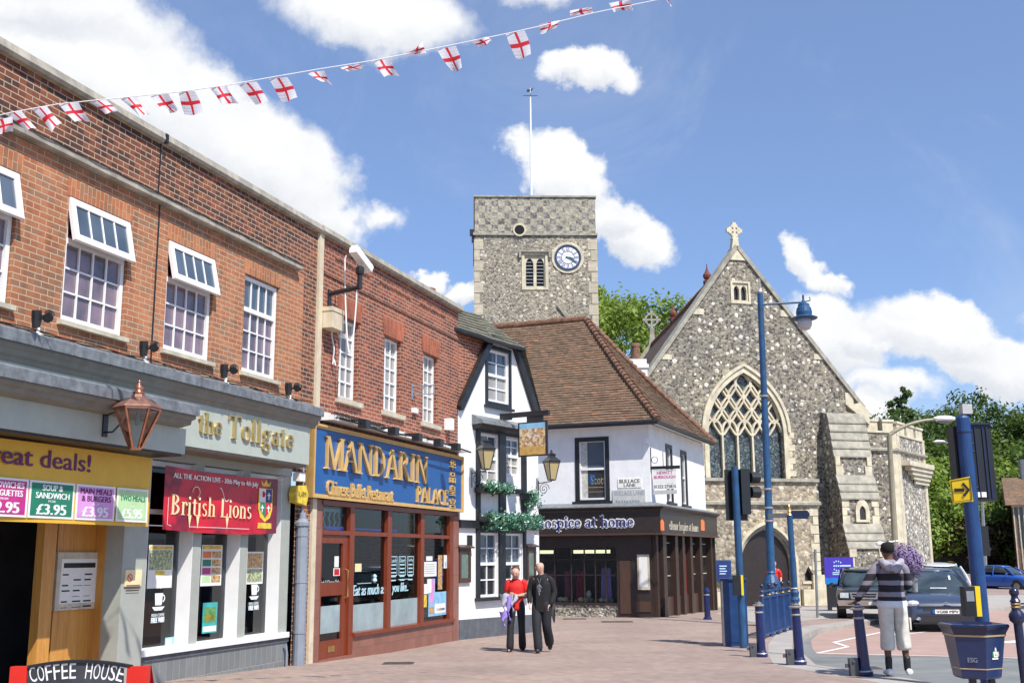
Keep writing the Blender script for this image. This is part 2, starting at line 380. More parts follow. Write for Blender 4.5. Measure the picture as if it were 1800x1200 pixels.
MT['stone_lt']=M('stone_lt',(.52,.47,.36),.8,var=.2,vs=5,bump=.004,dirt=.3)
MT['cream']=M('cream_paint',(.62,.53,.38),.6,dirt=.35)
MT['white']=M('white_paint',(.80,.80,.79),.35,var=.03)
MT['render_w']=M('white_render',(.77,.77,.76),.75,var=.06,vs=2,bump=.01,bs=7,dirt=.16)
MT['black']=M('black_paint',(.018,.019,.022),.38,var=.3,bump=.002,bs=15)
MT['blackm']=M('black_metal',(.02,.021,.024),.35,var=.2)
MT['plinth']=M('grey_plinth',(.10,.11,.125),.7,var=.2,dirt=.5,bump=.004)
MT['sage']=M('sage_paint',(.41,.45,.39),.45,var=.05,dirt=.1)
MT['sage2']=M('sage_paint_post',(.36,.38,.335),.45,var=.06,dirt=.12)
MT['soffit']=M('soffit_brown',(.22,.19,.15),.6,var=.15)
MT['mould']=M('moulding_olive',(.20,.195,.165),.55,var=.12,dirt=.3)
MT['lead']=M('lead_sheet',(.19,.205,.215),.5,metal=.2,var=.35,vs=9,bump=.008,bs=14,dirt=.35)
MT['gold']=M('gold_letter',(.70,.50,.22),.22,metal=.85,var=.06)
MT['goldp']=M('gold_paint',(.62,.40,.14),.4,metal=.1,var=.08)
MT['oak']=None
def wood(name,c1,c2,rough=.4,sc=1.):
    N=NT(name); mp=N.n('ShaderNodeMapping'); N.set(mp,'Vector',N.uv()); mp.inputs['Scale'].default_value=(14*sc,1.1*sc,1)
    g=N.noise(1.5,5,mp,rough=.65,dist=1.2); c=N.ramp(g,[(.25,c1),(.75,c2)]); N.set(N.b,'Base Color',c); N.b.inputs['Roughness'].default_value=rough; N.bump(g,.002,.4); return N.mt
MT['oak']=wood('honey_wood',(.42,.18,.035),(.66,.33,.075),.35)
MT['mahog']=wood('mahogany',(.15,.025,.008),(.23,.05,.018),.3)
MT['brown']=wood('brown_stained',(.055,.028,.02),(.095,.05,.035),.4)
MT['brownblk']=M('brown_black',(.03,.022,.02),.4,var=.2)
MT['tile_brown']=blocks('brown_tile',(.24,.10,.075),(.28,.125,.09),.3,.3,.006,(.16,.08,.06),.35,.3)
MT['tile_grey']=blocks('grey_tile',(.17,.185,.185),(.21,.225,.225),.15,.6,.008,(.36,.36,.34),.4,.3)
MT['glass']=glass_clear('shop_glass')
MT['win_a']=painted_glass('curtain_reflection_glass',(.085,.075,.095),(.24,.17,.20),1.6)  # curtain tones, with blotchy contrast painted in to stand for reflections
MT['win_u']=painted_glass('vent_glass',(.05,.075,.10),(.10,.13,.17),1.)
MT['win_m']=painted_glass('blind_glass',(.26,.26,.25),(.36,.35,.32),1.)
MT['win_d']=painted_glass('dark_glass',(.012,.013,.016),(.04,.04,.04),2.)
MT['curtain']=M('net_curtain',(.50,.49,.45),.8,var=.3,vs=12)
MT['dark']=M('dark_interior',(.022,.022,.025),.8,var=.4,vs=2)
MT['maroon']=M('maroon_frame',(.20,.045,.07),.5)
MT['blue_sign']=M('blue_sign',(.012,.095,.30),.4,var=.06)
MT['pipe']=M('grey_pipe',(.23,.26,.31),.45,var=.1)
MT['frost']=M('frosted_film',(.30,.38,.39),.25,var=.2,vs=2)
MT['whitev']=M('white_vinyl',(.75,.82,.84),.4,var=.03)
MT['cyanv']=M('pale_cyan_vinyl',(.45,.68,.74),.4,var=.03)
MT['cable']=M('black_cable',(.015,.015,.015),.5)
MT['brass']=M('brass',(.65,.42,.15),.3,metal=.9)
MT['copper']=M('copper',(.62,.27,.17),.28,metal=.95,var=.25,vs=12)
MT['copper_d']=M('aged_copper',(.28,.15,.11),.5,metal=.6,var=.3,vs=10)
MT['yellow']=M('banner_yellow',(.72,.43,.04),.5,var=.05)
MT['plum']=M('plum_ink',(.13,.015,.10),.5)
MT['magenta']=M('magenta_ink',(.48,.03,.22),.5)
MT['green_i']=M('green_ink',(.015,.20,.115),.5)
MT['lilac']=M('lilac_ink',(.62,.30,.62),.5)
MT['lime']=M('lime_ink',(.46,.68,.36),.5)
MT['paper']=M('paper',(.78,.77,.72),.6,var=.04)
MT['red']=M('red_ink',(.55,.012,.03),.4,var=.2,vs=3)
MT['redd']=M('dark_red_ink',(.16,.01,.035),.4,var=.3,vs=4)
MT['cream_i']=M('cream_ink',(.80,.66,.38),.5)
MT['grnp']=M('poster_green',(.10,.25,.07),.5,var=.5,vs=20)
MT['foodp']=M('poster_food',(.50,.30,.13),.5,var=.7,vs=25)
MT['foodq']=M('poster_salad',(.32,.36,.20),.5,var=.8,vs=28)
MT['teal']=M('poster_teal',(.03,.34,.34),.5,var=.2)
MT['yelp']=M('poster_yellow',(.70,.50,.05),.5,var=.3,vs=12)
MT['orange']=M('orange_ink',(.78,.20,.05),.5)
MT['skyp']=M('poster_blue',(.25,.50,.70),.5,var=.2)
MT['navy']=M('navy_ink',(.02,.03,.16),.4)
# ---------------------------------------------------------------- the brick parade on the left (frame A)
aA=R(18.34); A=Fr((-9.2*math.cos(aA),9.2*math.sin(aA)),18.34)
S_L,S_J,S_R=4.0,16.80,23.72
pub=thing('pub_building','two-storey orange brick pub with sage green shopfront, gold lettering and open white windows','pub',A.P(10,0,-.1))
rest=thing('restaurant_building','brick restaurant with blue and gold fascia above a mahogany red glazed shopfront','restaurant',A.P(20,0,-.1))
def window(fr,par,s0,s1,z0,z1,t,cols,rows,fw=.06,bw=.022,gl='win_a',fm='white',split=None,topcols=None,sill=None,open_top=0.,name='window'):
    "frame with glazing bars, pane and sill; split = height where an upper light starts"
    b=MB(fr); td=.05
    b.box(s0,s0+fw,t,t+td,z0,z1);b.box(s1-fw,s1,t,t+td,z0,z1);b.box(s0+fw,s1-fw,t,t+td-.002,z0,z0+fw);b.box(s0+fw,s1-fw,t,t+td-.002,z1-fw,z1)
    zt=z1-fw
    if split: b.box(s0+fw,s1-fw,t,t+td+.006,split-.035,split+.035); zt=split-.035
    for i in range(1,cols): x=s0+fw+(s1-s0-2*fw)*i/cols; b.box(x-bw/2,x+bw/2,t+.012,t+.035,z0+fw,zt)
    for i in range(1,rows): z=z0+fw+(zt-z0-fw)*i/rows; b.box(s0+fw,s1-fw,t+.013,t+.034,z-bw/2,z+bw/2)
    if split and not open_top:
        for i in range(1,topcols or cols): x=s0+fw+(s1-s0-2*fw)*i/(topcols or cols); b.box(x-bw/2,x+bw/2,t+.012,t+.035,split+.035,z1-fw)
    w=b.build(name,MT[fm],par)
    g=MB(fr); g.quad(s0+fw*.5,s1-fw*.5,z0+fw*.5,zt,t+.008)
    if split and not open_top: g.mat(MT['win_u']); g.mats=[MT[gl],MT['win_u']]; g.m=[0]*len(g.f); g.cur=1; g.quad(s0+fw*.5,s1-fw*.5,zt,z1-fw*.5,t+.008)
    elif open_top: g.mats=[MT[gl],MT['dark']]; g.m=[0]*len(g.f); g.cur=1; g.quad(s0+fw*.5,s1-fw*.5,split,z1-fw*.5,t-.06)
    g.build('pane',MT[gl],w)
    if open_top:
        # top-hung sash swung out at its foot
        h=z1-split; a=open_top; d2=Fr((0,0),0); d2.O=fr.O; d2.d=fr.d; d2.n=fr.n
        def q(x,y,k): # x along, y down the sash, k out of the sash face
            return fr.P(x,t+td+.004+math.sin(a)*y+math.cos(a)*k,z1-.01-math.cos(a)*y+math.sin(a)*k)
        def bx(mb,x0,x1,y0,y1,k0,k1):
            p=[q(x,y,k) for k in (k0,k1) for x,y in ((x0,y0),(x1,y0),(x1,y1),(x0,y1))]
            mb.raw(p,[(3,2,1,0),(4,5,6,7),(0,1,5,4),(1,2,6,5),(2,3,7,6),(3,0,4,7)])
        c=MB(fr); f2=.085; X0,X1=s0+.0,s1-.0; hh=h+.03
        bx(c,X0,X0+f2,0,hh,0,.05);bx(c,X1-f2,X1,0,hh,0,.05);bx(c,X0+f2,X1-f2,0,f2,0,.048);bx(c,X0+f2,X1-f2,hh-f2,hh,0,.048)
        nc=topcols or cols
        for i in range(1,nc): x=X0+f2+(X1-X0-2*f2)*i/nc; bx(c,x-.011,x+.011,f2,hh-f2,.012,.04)
        cs=c.build('casement',MT[fm],w)
        g=MB(fr); bx(g,X0+f2*.5,X1-f2*.5,f2*.5,hh-f2*.5,.02,.028); g.build('casement_pane',MT['win_u'],w)
        k=MB(fr); k.box(s0+fw,s0+fw+.03,t-.05,t+.045,split+.04,z1-fw); k.box(s1-fw-.03,s1-fw,t-.05,t+.045,split+.04,z1-fw); k.box(s0+fw,s1-fw,t-.05,t+.05,split+.035,split+.07)
        k.build('inner_frame',MT['maroon'],w)
    if sill: 
        k=MB(fr); a,bb,c0,d0,e0=sill; k.prism([(t-.02,d0),(e0,d0-.02),(e0,c0),(t-.02,c0)],a,bb); k.build('sill',MT['stone_lt'] if fm=='white' else MT['black'],w)
    return w
Z0=-.6; ZT=7.30
zl=A.z(530,465,.15)   # ledge top
sle=A.s(532,468,.15)
pub_w=[]
px_w=[(8.50,9.65),(A.s(118,345),A.s(222,440)),(A.s(293,425),A.s(371,520)),(A.s(428,478),A.s(488,505))]
zw0,zw1,zsp=4.42,5.96,5.42
ops=[(a,b,zw0,zw1) for a,b in px_w]
sor=A.s(529,560)
w=MB(A); w.wall(S_L,sor,3.7,zl-.1,.035,ops,depth=.13,top=False)
w.poly([(sor,.035,3.7),(sor,0,3.7),(sor,0,zl-.1),(sor,.035,zl-.1)])
w.build('wall_panel',MT['brick_orange'],pub)
w=MB(A); w.quad(S_L,sor,zl-.1,ZT,0); w.quad(sor,S_J,Z0,ZT,0); w.wall(S_L,sor,3.0,3.7,0,[],top=False)
w.poly([(S_L,0,ZT),(S_J,0,ZT),(S_J,-.3,ZT),(S_L,-.3,ZT)]); w.poly([(S_L,-.3,3.1),(S_L,-.3,ZT),(S_J,-.3,ZT),(S_J,-.3,3.1)])
w.box(sor-.02,sor+.02,.0,.012,Z0,Z0+.01)
w.build('wall',MT['brick_dark'],pub)
# heads of upright bricks over the windows
for a,b in px_w:
    s=MB(A); s.quad(a-.04,b+.04,zw1+.005,zw1+.235,.039); s.build('brick_head',MT['soldier_o'],pub)
for i,(a,b) in enumerate(px_w):
    window(A,pub,a+.01,b-.01,zw0+.01,zw1-.01,-.06,4,3,gl='win_a',split=zsp,sill=(a-.06,b+.05,zw0-.07,zw0+.005,.10),open_top=R(13) if i<3 else 0)
b=MB(A); b.prism([(0.,zl+.02),(.15,zl),(.15,zl-.075),(.12,zl-.09),(.0,zl-.09)],S_L,sle); b.build('ledge',MT['concrete'],pub)
b=MB(A); cb=[]
for i in range(90):
    s=S_L+(sle-S_L)*i/89; cb.append(A.P(s,.16+.004*math.sin(i*.9),zl+.002+.006*math.sin(i*1.7)))
b.tube(cb,.008,5); b.build('cable',MT['cable'],pub)
b=MB(A); b.prism([(-.36,ZT-.02),(-.36,ZT+.10),(.08,ZT+.12),(.10,ZT+.02),(.07,ZT-.02)],S_L,S_J-.002); b.build('coping',MT['concrete'],pub)
sj=A.s(283,255)
b=MB(A); b.box(sj-.015,sj+.015,.0,.006,zl+.02,ZT-.02); b.box(sj-.015,sj+.015,.036,.043,3.7,zl-.1); b.box(sj-.03,sj+.03,.05,.105,ZT-.02,ZT+.11); b.build('movement_joint',MT['cable'],pub)
# main cornice of lead over timber mouldings
sc1=A.s(566,724,.62); 
b=MB(A); b.prism([(.03,4.16),(.64,4.0),(.66,3.98),(.66,3.86),(.03,3.86)],S_L,sc1); 
for i in range(20):
    s=sc1-.35-i*.62
    if s>S_L: b.box(s-.012,s+.012,.04,.668,3.862,4.004) if False else b.prism([(.04,4.172),(.645,4.012),(.672,3.985),(.672,3.86),(.665,3.86),(.64,3.99),(.04,4.15)],s-.014,s+.014)
b.build('lead_cornice',MT['lead'],pub)
b=MB(A); b.prism([(.03,3.859),(.62,3.859),(.62,3.82),(.58,3.79),(.57,3.74),(.53,3.72),(.52,3.67),(.03,3.67)],S_L,sc1-.02); b.build('cornice_moulding',MT['mould'],pub)
tf=.5; sfe=A.s(543,813,tf); zf=3.07
b=MB(A); b.box(S_L,sfe,.02,tf,zf,3.669); b.build('fascia',MT['sage'],pub)
b=MB(A); b.box(S_L,sfe-.03,.02,tf-.02,zf-.03,zf-.002)
for i in range(6): b.box(S_L,sfe-.03,.06+i*.075,.085+i*.075,zf-.045,zf-.03)
b.build('soffit',MT['soffit'],pub)
# entrance bay fascia standing further out
te=.78; se=A.s(325,798,te); zeb=A.z(325,798,te)
sce=A.s(352,712,te+.28); zct=A.z(352,712,te+.28)
b=MB(A); b.box(S_L,se,tf+.001,te,zeb,zct-.28); b.build('entrance_fascia',MT['sage'],pub)
b=MB(A); b.prism([(tf+.002,zct+.03),(te+.26,zct),(te+.28,zct-.02),(te+.28,zct-.14),(tf+.002,zct-.14)],S_L,sce); b.build('entrance_lead',MT['lead'],pub)
b=MB(A); b.prism([(tf+.002,zct-.141),(te+.24,zct-.141),(te+.24,zct-.18),(te+.18,zct-.20),(te+.17,zct-.25),(te+.06,zct-.27),(te+.05,zct-.279),(tf+.002,zct-.279)],S_L,sce-.02); b.build('entrance_moulding',MT['mould'],pub)
b=MB(A); b.box(S_L,se-.03,.02,te-.03,zeb-.03,zeb-.001); b.build('entrance_soffit',MT['brownblk'],pub)
# lettering
b=MB(A); a0=A.s(346,770,tf);a1=A.s(385,775,tf); zb=A.z(365,765,tf)
L0,L1=A.uv(347,768,tf),A.uv(387,775,tf); 
serif(b,'the',A.s(346,750,tf),A.s(388,760,tf),3.27,3.56,tf,.035)
b.build('gold_lettering',MT['gold'],pub); b=MB(A)
serif(b,'Tollgate',A.s(398,760,tf),A.s(514,790,tf),3.27,3.60,tf,.035)
b.build('gold_lettering',MT['gold'],pub)
# shop windows
sill=.39; sw0=A.s(245,1145); swe=A.s(489,1100); hz=2.92
mul=[(A.s(331,1128),A.s(345,1128)),(A.s(416,1120),A.s(429,1120)),(A.s(488,1110),A.s(503,1110))]
sdo=A.s(201,1165); 
b=MB(A); b.box(sdo,sw0,-.25,.03,Z0,hz)
for a,c in mul: b.box(a,c,-.24,0.,sill+.05,hz)
b.box(sw0,mul[2][1],-.24,.018,hz-.001,zf-.03)
b.build('pilaster',MT['sage2'],pub)
b=MB(A)
for a,c in mul: b.box(a-.012,a-.001,-.238,-.004,sill+.05,hz-.01); b.box(c+.001,c+.02,-.238,-.01,sill+.05,hz-.01)
b.box(sw0+.001,sw0+.03,-.238,.012,sill+.05,hz-.01)
b.box(sw0,mul[2][1],-.24,.06,sill-.03,sill+.05); b.box(sw0,mul[2][1],-.2,-.13,2.2,2.26); b.box(sw0,mul[2][1],-.239,-.1,hz-.08,hz-.011)
b.build('window_reveal',MT['white'],pub)
b=MB(A); b.box(sw0,mul[2][1]+.02,-.25,.012,Z0,sill-.10); b.build('stall_riser',MT['tile_grey'],pub)
b=MB(A); b.box(sw0,mul[2][1]+.03,-.25,.03,sill-.10,sill-.031); b.build('sill_course',MT['plinth'],pub)
b=MB(A); b.box(sw0,mul[2][1],-.24,-.225,sill+.05,hz-.08); b.build('shop_pane',MT['glass'],pub)
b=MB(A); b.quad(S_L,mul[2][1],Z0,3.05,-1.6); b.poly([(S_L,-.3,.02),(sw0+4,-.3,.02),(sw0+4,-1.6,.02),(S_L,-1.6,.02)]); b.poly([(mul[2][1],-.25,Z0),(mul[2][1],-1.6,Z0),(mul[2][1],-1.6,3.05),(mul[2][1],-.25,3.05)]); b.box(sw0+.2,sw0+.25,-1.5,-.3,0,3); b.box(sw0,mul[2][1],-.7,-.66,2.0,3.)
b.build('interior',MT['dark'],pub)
b=MB(A); b.box(sw0+.4,sw0+.7,-.9,-.5,.4,.75); b.box(sw0+1.9,sw0+2.3,-.8,-.5,.4,.7); b.tube([A.P(sw0+2.9,-.8,0),A.P(sw0+2.9,-.8,.75)],.03); b.box(sw0+2.6,sw0+3.2,-1.1,-.5,.74,.77); b.build('bar_table',MT['brown'],pub)
# timber entrance
d0,d1=A.s(90,1120,-.4),A.s(178,1160,-.4)
b=MB(A); b.box(A.s(66,1110,-.3),A.s(88,1110,-.3),-.42,-.3,Z0,2.9); b.build('door_post',MT['oak'],pub); b=MB(A); b.box(d1+.02,d1+.2,-.45,-.3,Z0,2.9); b.box(d1+.2,sdo-.001,-.45,-.24,Z0,2.9) 
b.build('door_post',MT['oak'],pub)
b=MB(A); b.box(d0,d1,-.45,-.40,Z0,2.9); 
for i in range(5): x=d0+(d1-d0)*(i+.5)/5; b.box(x-.004,x+.004,-.40,-.398,Z0,2.9)
dr=b.build('door',MT['oak'],pub)
for z in (.25,1.0,1.9): b=MB(A); b.box(d1-.03,d1+.03,-.399,-.385,z,z+.12); b.build('hinge',MT['pipe'],dr)
b=MB(A); b.box(S_L,A.s(62,1110,-.6),-.72,-.66,Z0,.05); b.build('threshold',MT['brown'],pub)
# downpipe
b=MB(A); sp_=A.s(528,1050,.1); b.tube([A.P(sp_,.1,-.2),A.P(sp_,.1,2.15)],.10,12); b.lathe(A.P(sp_,.1,2.12),[(.10,0),(.12,.0),(.12,.06),(.06,.12),(.05,.22)],10); b.tube([A.P(sp_,.1,2.2),A.P(sp_,.08,2.6),A.P(sp_+.1,.03,3.1)],.018,6)
for z in (.4,1.2,1.95): b.lathe(A.P(sp_,.1,z),[(.108,0),(.108,.04)],12)
b.build('downpipe',MT['pipe'],pub)
b=MB(A); b.tube([A.P(sp_-.35,.03,.2),A.P(sp_-.35,.06,.24),A.P(sp_-.33,.07,.1),A.P(sp_-.33,.07,-.3)],.022,6); b.build('overflow_pipe',MT['pipe'],pub)
# ---------------- restaurant
b=MB(A); b.box(S_J+.001,S_J+.15,-.1,.05,Z0,ZT-.02); b.build('cream_strip',MT['cream'],rest)
mw=[(A.s(597,559),A.s(632,571)),(A.s(676,588),A.s(706,598)),(A.s(744,617),A.s(770,627))]
ops=[(a,c,4.47,5.97) for a,c in mw]
zfr=3.95
w=MB(A); w.wall(S_J+.15,S_R,zfr-.3,ZT,0,ops,depth=.16,top=True); w.box(S_R-.35,S_R-.002,-4,-.3,-.5,ZT-.01) 
w.build('wall',MT['brick_mand'],rest)
w=MB(A)
w.poly([(S_R+.001,-.02,5.0),(S_R+.001,-2.2,5.0),(S_R+.001,-2.2,6.6),(S_R+.001,-.02,6.6)])
w.build('side_wall',MT['brick_mand'],rest)
for a,c in mw:
    s=MB(A); s.plate([(a-.06,5.98),(c+.06,5.98),(c+.11,6.36),(a-.11,6.36)],.001,.012); s.build('brick_arch',MT['soldier_m'],rest)
    window(A,rest,a+.01,c-.01,4.47,5.96,-.15,3,5,fw=.05,bw=.035,gl='win_m',sill=(a-.1,c+.1,4.36,4.465,.07))
b=MB(A)
for a,c in ((A.s(600,460),A.s(640,480)),(A.s(676,500),A.s(713,520)),(A.s(745,540),A.s(775,550))): b.box(a-.25,c+.25,.0,.014,6.98,7.0)
zb_=A.z(640,510); b.box(S_J+.15,S_R,.0,.022,6.60,6.62); b.build('brick_band',MT['brick_dark'],rest)
b=MB(A); b.prism([(-.36,ZT-.02),(-.36,ZT+.10),(.10,ZT+.12),(.12,ZT+.02),(.08,ZT-.02)],S_J+.002,S_R+.06); b.build('coping',MT['concrete'],rest)
# fascia board
ss0,ss1=A.s(553,810,.16),S_R-.02; zs0,zs1=2.60,3.86
b=MB(A); b.box(ss0+.03,ss1-.03,.0,.12,zs0+.04,zs1-.04); b.build('fascia_board',MT['blue_sign'],rest)
b=MB(A)
for k,(w_,t_) in enumerate(((.035,.16),(.07,.14))):
    b.box(ss0,ss0+w_,.0,t_,zs0,zs1);b.box(ss1-w_,ss1,.0,t_,zs0,zs1);b.box(ss0+w_,ss1-w_,.0,t_-.001,zs0,zs0+w_);b.box(ss0+w_,ss1-w_,.0,t_-.001,zs1-w_,zs1)
b.build('fascia_frame',MT['goldp'],rest)
b=MB(A); b.prism([(.01,4.12),(.30,4.02),(.30,3.95),(.01,3.95)],S_J+.2,S_R-.03); b.build('fascia_capping',MT['white'],rest)
b=MB(A); tt=.121
serif(b,'MANDARIN',A.s(569,780,.12),A.s(749,830,.12),A.z(575,824,.12),A.z(577,767,.12),tt,.05)
b.build('gold_lettering',MT['goldp'],rest); b=MB(A)
serif(b,'PALACE',A.s(729,870,.12),A.s(786,880,.12),A.z(733,882,.12),A.z(733,854,.12),tt,.045)
b.build('gold_lettering',MT['goldp'],rest)
b=MB(A); q0=A.z(600,862,.12); text(b,'Chinese Buffet Restaurant',A.s(573,850,.12),A.s(689,870,.12),q0-.10,q0+.155,tt,.035,bold=.008); b.build('small_lettering',MT['goldp'],rest)
b=MB(A); xa,xb=A.s(789,840,.12),A.s(799,840,.12)
for i,ch in enumerate('华品皇宫'): 
    zc=A.z(794,817+i*22.5,.12); text(b,ch,xa,xb,zc-.11,zc+.12,tt,.03,bold=.006)
b.build('chinese_lettering',MT['goldp'],rest)
# shopfront frame
T0=-.02; zs=2.56
col=[A.s(560,1000),A.s(609,1100),A.s(617,1100),A.s(678,1000),A.s(685,1000),A.s(737,1000),A.s(743,1000),A.s(788,1000),A.s(794,1000)]
zst=A.z(700,1100)  # sill
ztr=A.z(640,938)
b=MB(A); b.box(S_J+.151,col[0],-.2,.04,Z0,zs+.03); b.box(col[8],S_R-.01,-.2,.04,Z0,zs+.03); b.box(col[2],col[8],-.2,.03,Z0,zst-.06); b.box(col[0]-.01,col[2],-.2,.06,Z0,A.z(585,1157)+.02); b.build('stall_riser',MT['tile_brown'],rest)
b=MB(A)
b.box(col[0],S_R-.12,-.1,.06,zs-.06,zs+.03); b.box(col[0],col[8],-.08,.03,ztr-.035,ztr+.04)
b.box(col[1],col[2],-.1,.035,A.z(585,1157),zs-.06)
for i in (3,5): b.box(col[i],col[i+1],-.1,.034,zst,zs-.06)
b.box(col[7],col[8],-.1,.036,zst,zs-.06); b.box(col[0]-.001,col[0]+.05,-.1,.033,A.z(585,1157),zs-.06)
b.prism([(-.1,zst+.02),(.08,zst-.0),(.08,zst-.06),(-.1,zst-.06)],col[2],col[8]+.02)
b.build('shopfront_frame',MT['mahog'],rest)
# door
db=A.z(585,1155); 
b=MB(A); da,dc=col[0]+.05,col[1]; zt_=ztr-.04
b.box(da,da+.06,-.06,.0,db,zt_);b.box(dc-.2,dc,-.06,.0,db,zt_);b.box(da,dc,-.06,-.001,zt_-.14,zt_);b.box(da,dc,-.06,-.001,db,db+.30);b.box(da,dc,-.06,-.001,db+1.05,db+1.28)
dr=b.build('door',MT['mahog'],rest)
b=MB(A); hx=dc-.1; b.tube([A.P(hx,.0,.9),A.P(hx,.06,.92),A.P(hx,.06,1.38),A.P(hx,.0,1.4)],.018,8); b.box(da+.35,da+.6,.0,.008,db+.1,db+.2); b.build('door_handle',MT['brass'],dr)
b=MB(A); b.quad(da,dc,db,zt_,-.04); b.quad(col[0],col[1],ztr,zs,-.04)
for i,j in ((2,3),(4,5),(6,7)): b.quad(col[i],col[j],zst,zs,-.04)
b.build('shop_pane',MT['glass'],rest)
b=MB(A)
for i,j,top in ((2,3,A.z(640,1061)),(4,5,A.z(700,1053))): b.quad(col[i],col[j],zst,top,-.037)
b.quad(da+.06,dc-.2,db+.42,A.z(580,1064),-.037); b.build('frosted_film',MT['frost'],rest)
b=MB(A); 
for i in range(38):
    z=.8+i*.048; b.poly([(col[2],-.20,z),(col[6]-.02,-.20,z),(col[6]-.02,-.17,z+.022),(col[2],-.17,z+.022)])
for x in (col[2]+.5,col[2]+1.1,col[4]+.5,col[4]+1.1): b.box(x,x+.012,-.16,-.155,.8,2.6)
b.build('blind',M('dark_blind',(.05,.055,.07),.5),rest)
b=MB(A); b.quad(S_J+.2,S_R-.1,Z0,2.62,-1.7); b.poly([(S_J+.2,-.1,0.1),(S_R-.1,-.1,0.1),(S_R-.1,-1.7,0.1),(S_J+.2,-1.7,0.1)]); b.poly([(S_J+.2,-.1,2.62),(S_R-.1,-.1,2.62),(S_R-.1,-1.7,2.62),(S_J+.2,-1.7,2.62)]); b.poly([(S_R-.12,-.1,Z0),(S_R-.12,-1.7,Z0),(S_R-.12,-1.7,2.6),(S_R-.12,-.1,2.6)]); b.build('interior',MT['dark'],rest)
b=MB(A); b.box(col[2]+.1,col[6],-.62,-.6,2.12,2.18); b.build('blue_tube_light',M('blue_tube',(.04,.06,.55),.5,emit=.6),rest)
# window writing
b=MB(A); z1=A.z(640,1040,-.036); zz=A.z(618,1045,-.036); text(b,'Eat as much as',A.s(620.5,1040,-.036),A.s(676,1040,-.036),zz-.02,zz+.17,-.038,.002,shear=.18,bold=.006); text(b,'you like..',A.s(689,1035,-.036),A.s(717,1035,-.036),zz-.06,zz+.17,-.038,.002,shear=.18,bold=.006); 
text(b,'Cash & Cheque Only',A.s(562,1022,-.036),A.s(596,1022,-.036),A.z(575,1029,-.036),A.z(575,1019,-.036),-.038,.002,shear=.15)
b.build('window_lettering',MT['cyanv'],rest)
b=MB(A)
for i,(ttl,a,c) in enumerate((('Lunch',689,701),('Dinner',704,716),('Sunday',719,730))):
    x0,x1=A.s(a,1000),A.s(c,1000); z0,z1=A.z(700,1011,-.036),A.z(700,977,-.036)
    b.ring([(x0,z0),(x1,z0),(x1,z1),(x0,z1)],[(x0+.015,z0+.015),(x1-.015,z0+.015),(x1-.015,z1-.015),(x0+.015,z1-.015)],-.038,-.036)
    text(b,ttl,x0+.04,x1-.04,z1-.12,z1-.04,-.038,.002)
    for k in range(5): b.quad(x0+.05,x1-.05,z1-.18-k*.075,z1-.155-k*.075,-.037)
xh=A.s(700,1018,-.036); b.box(xh,xh+.9*0+.55,-.038,-.036,A.z(705,1018,-.036),A.z(705,1017,-.036)); xh=A.s(628,1025,-.036); b.box(xh,xh+.6,-.038,-.036,A.z(640,1025,-.036),A.z(640,1024,-.036)); xh=A.s(658,1018,-.036); b.lathe(A.P(xh,-.03,A.z(658,1024,-.036)),[(.01,0),(.03,.02),(.05,.04),(.03,.09),(.045,.13),(.0,.17)],8)
b.build('price_panels',MT['cyanv'],rest)
b=MB(A); b.lathe(A.P(S_R-.45,-.6,ZT-.1),[(.16,0),(.15,.35),(.19,.36),(.19,.44),(.15,.45),(.15,.52),(.19,.53),(.19,.6),(.14,.62)],14); b.build('vent_pot',M('vent_terracotta',(.25,.08,.05),.8),rest)
# ---------------------------------------------------------------- ground
def ground_sheet(poly,name,mt,dz,side=None,kerbw=0):
    import bmesh
    bm=bmesh.new(); vs=[bm.verts.new((x,y,0)) for x,y in poly]; f=bm.faces.new(vs)
    bmesh.ops.triangulate(bm,faces=[f])
    cuts=[g[0] for g in GT if -60<g[0]<260]+[16,17,18,20,21]
    for y in cuts: bmesh.ops.bisect_plane(bm,geom=bm.verts[:]+bm.edges[:]+bm.faces[:],plane_co=(0,y,0),plane_no=(0,1,0))
    for v in bm.verts: v.co.z=gz(v.co.y)+dz
    m=MB(); idx={v:i for i,v in enumerate(bm.verts)}
    m.raw([v.co.copy() for v in bm.verts],[[idx[v] for v in f.verts] for f in bm.faces])
    if side:
        bd=[e for e in bm.edges if len(e.link_faces)==1]
        for e in bd:
            a,b=[v.co for v in e.verts]; m.raw([a,b,b-Vector((0,0,side)),a-Vector((0,0,side))],[(0,1,2,3)])
    # all upward
    bm.free()
    o=struct(m,name,mt)
    return o
N=NT('asphalt'); o_=N.uv(); g=N.noise(1.2,5,o_,rough=.6); f=N.noise(160,2,o_); f2=N.noise(.35,3,o_)
c=N.mix(.7,N.ramp(g,[(.3,(.150,.158,.155)),(.7,(.215,.222,.215))]),N.ramp(f,[(.3,(.65,.65,.65)),(.7,(1.35,1.35,1.35))]),'MULTIPLY'); c=N.mix(1.,c,N.ramp(f2,[(.35,(.85,.85,.85)),(.65,(1.12,1.12,1.12))]),'MULTIPLY')
N.set(N.b,'Base Color',c); N.b.inputs['Roughness'].default_value=.85; N.bump(f,.006,.6); MT['asphalt']=N.mt
N=NT('red_surfacing'); o_=N.uv(); g=N.noise(1.5,5,o_,rough=.65); f=N.noise(160,2,o_)
c=N.mix(.6,N.ramp(g,[(.3,(.34,.225,.185)),(.7,(.42,.285,.24))]),N.ramp(f,[(.3,(.75,.75,.75)),(.7,(1.25,1.25,1.25))]),'MULTIPLY')
N.set(N.b,'Base Color',c); N.b.inputs['Roughness'].default_value=.85; N.bump(f,.005,.5); MT['redroad']=N.mt
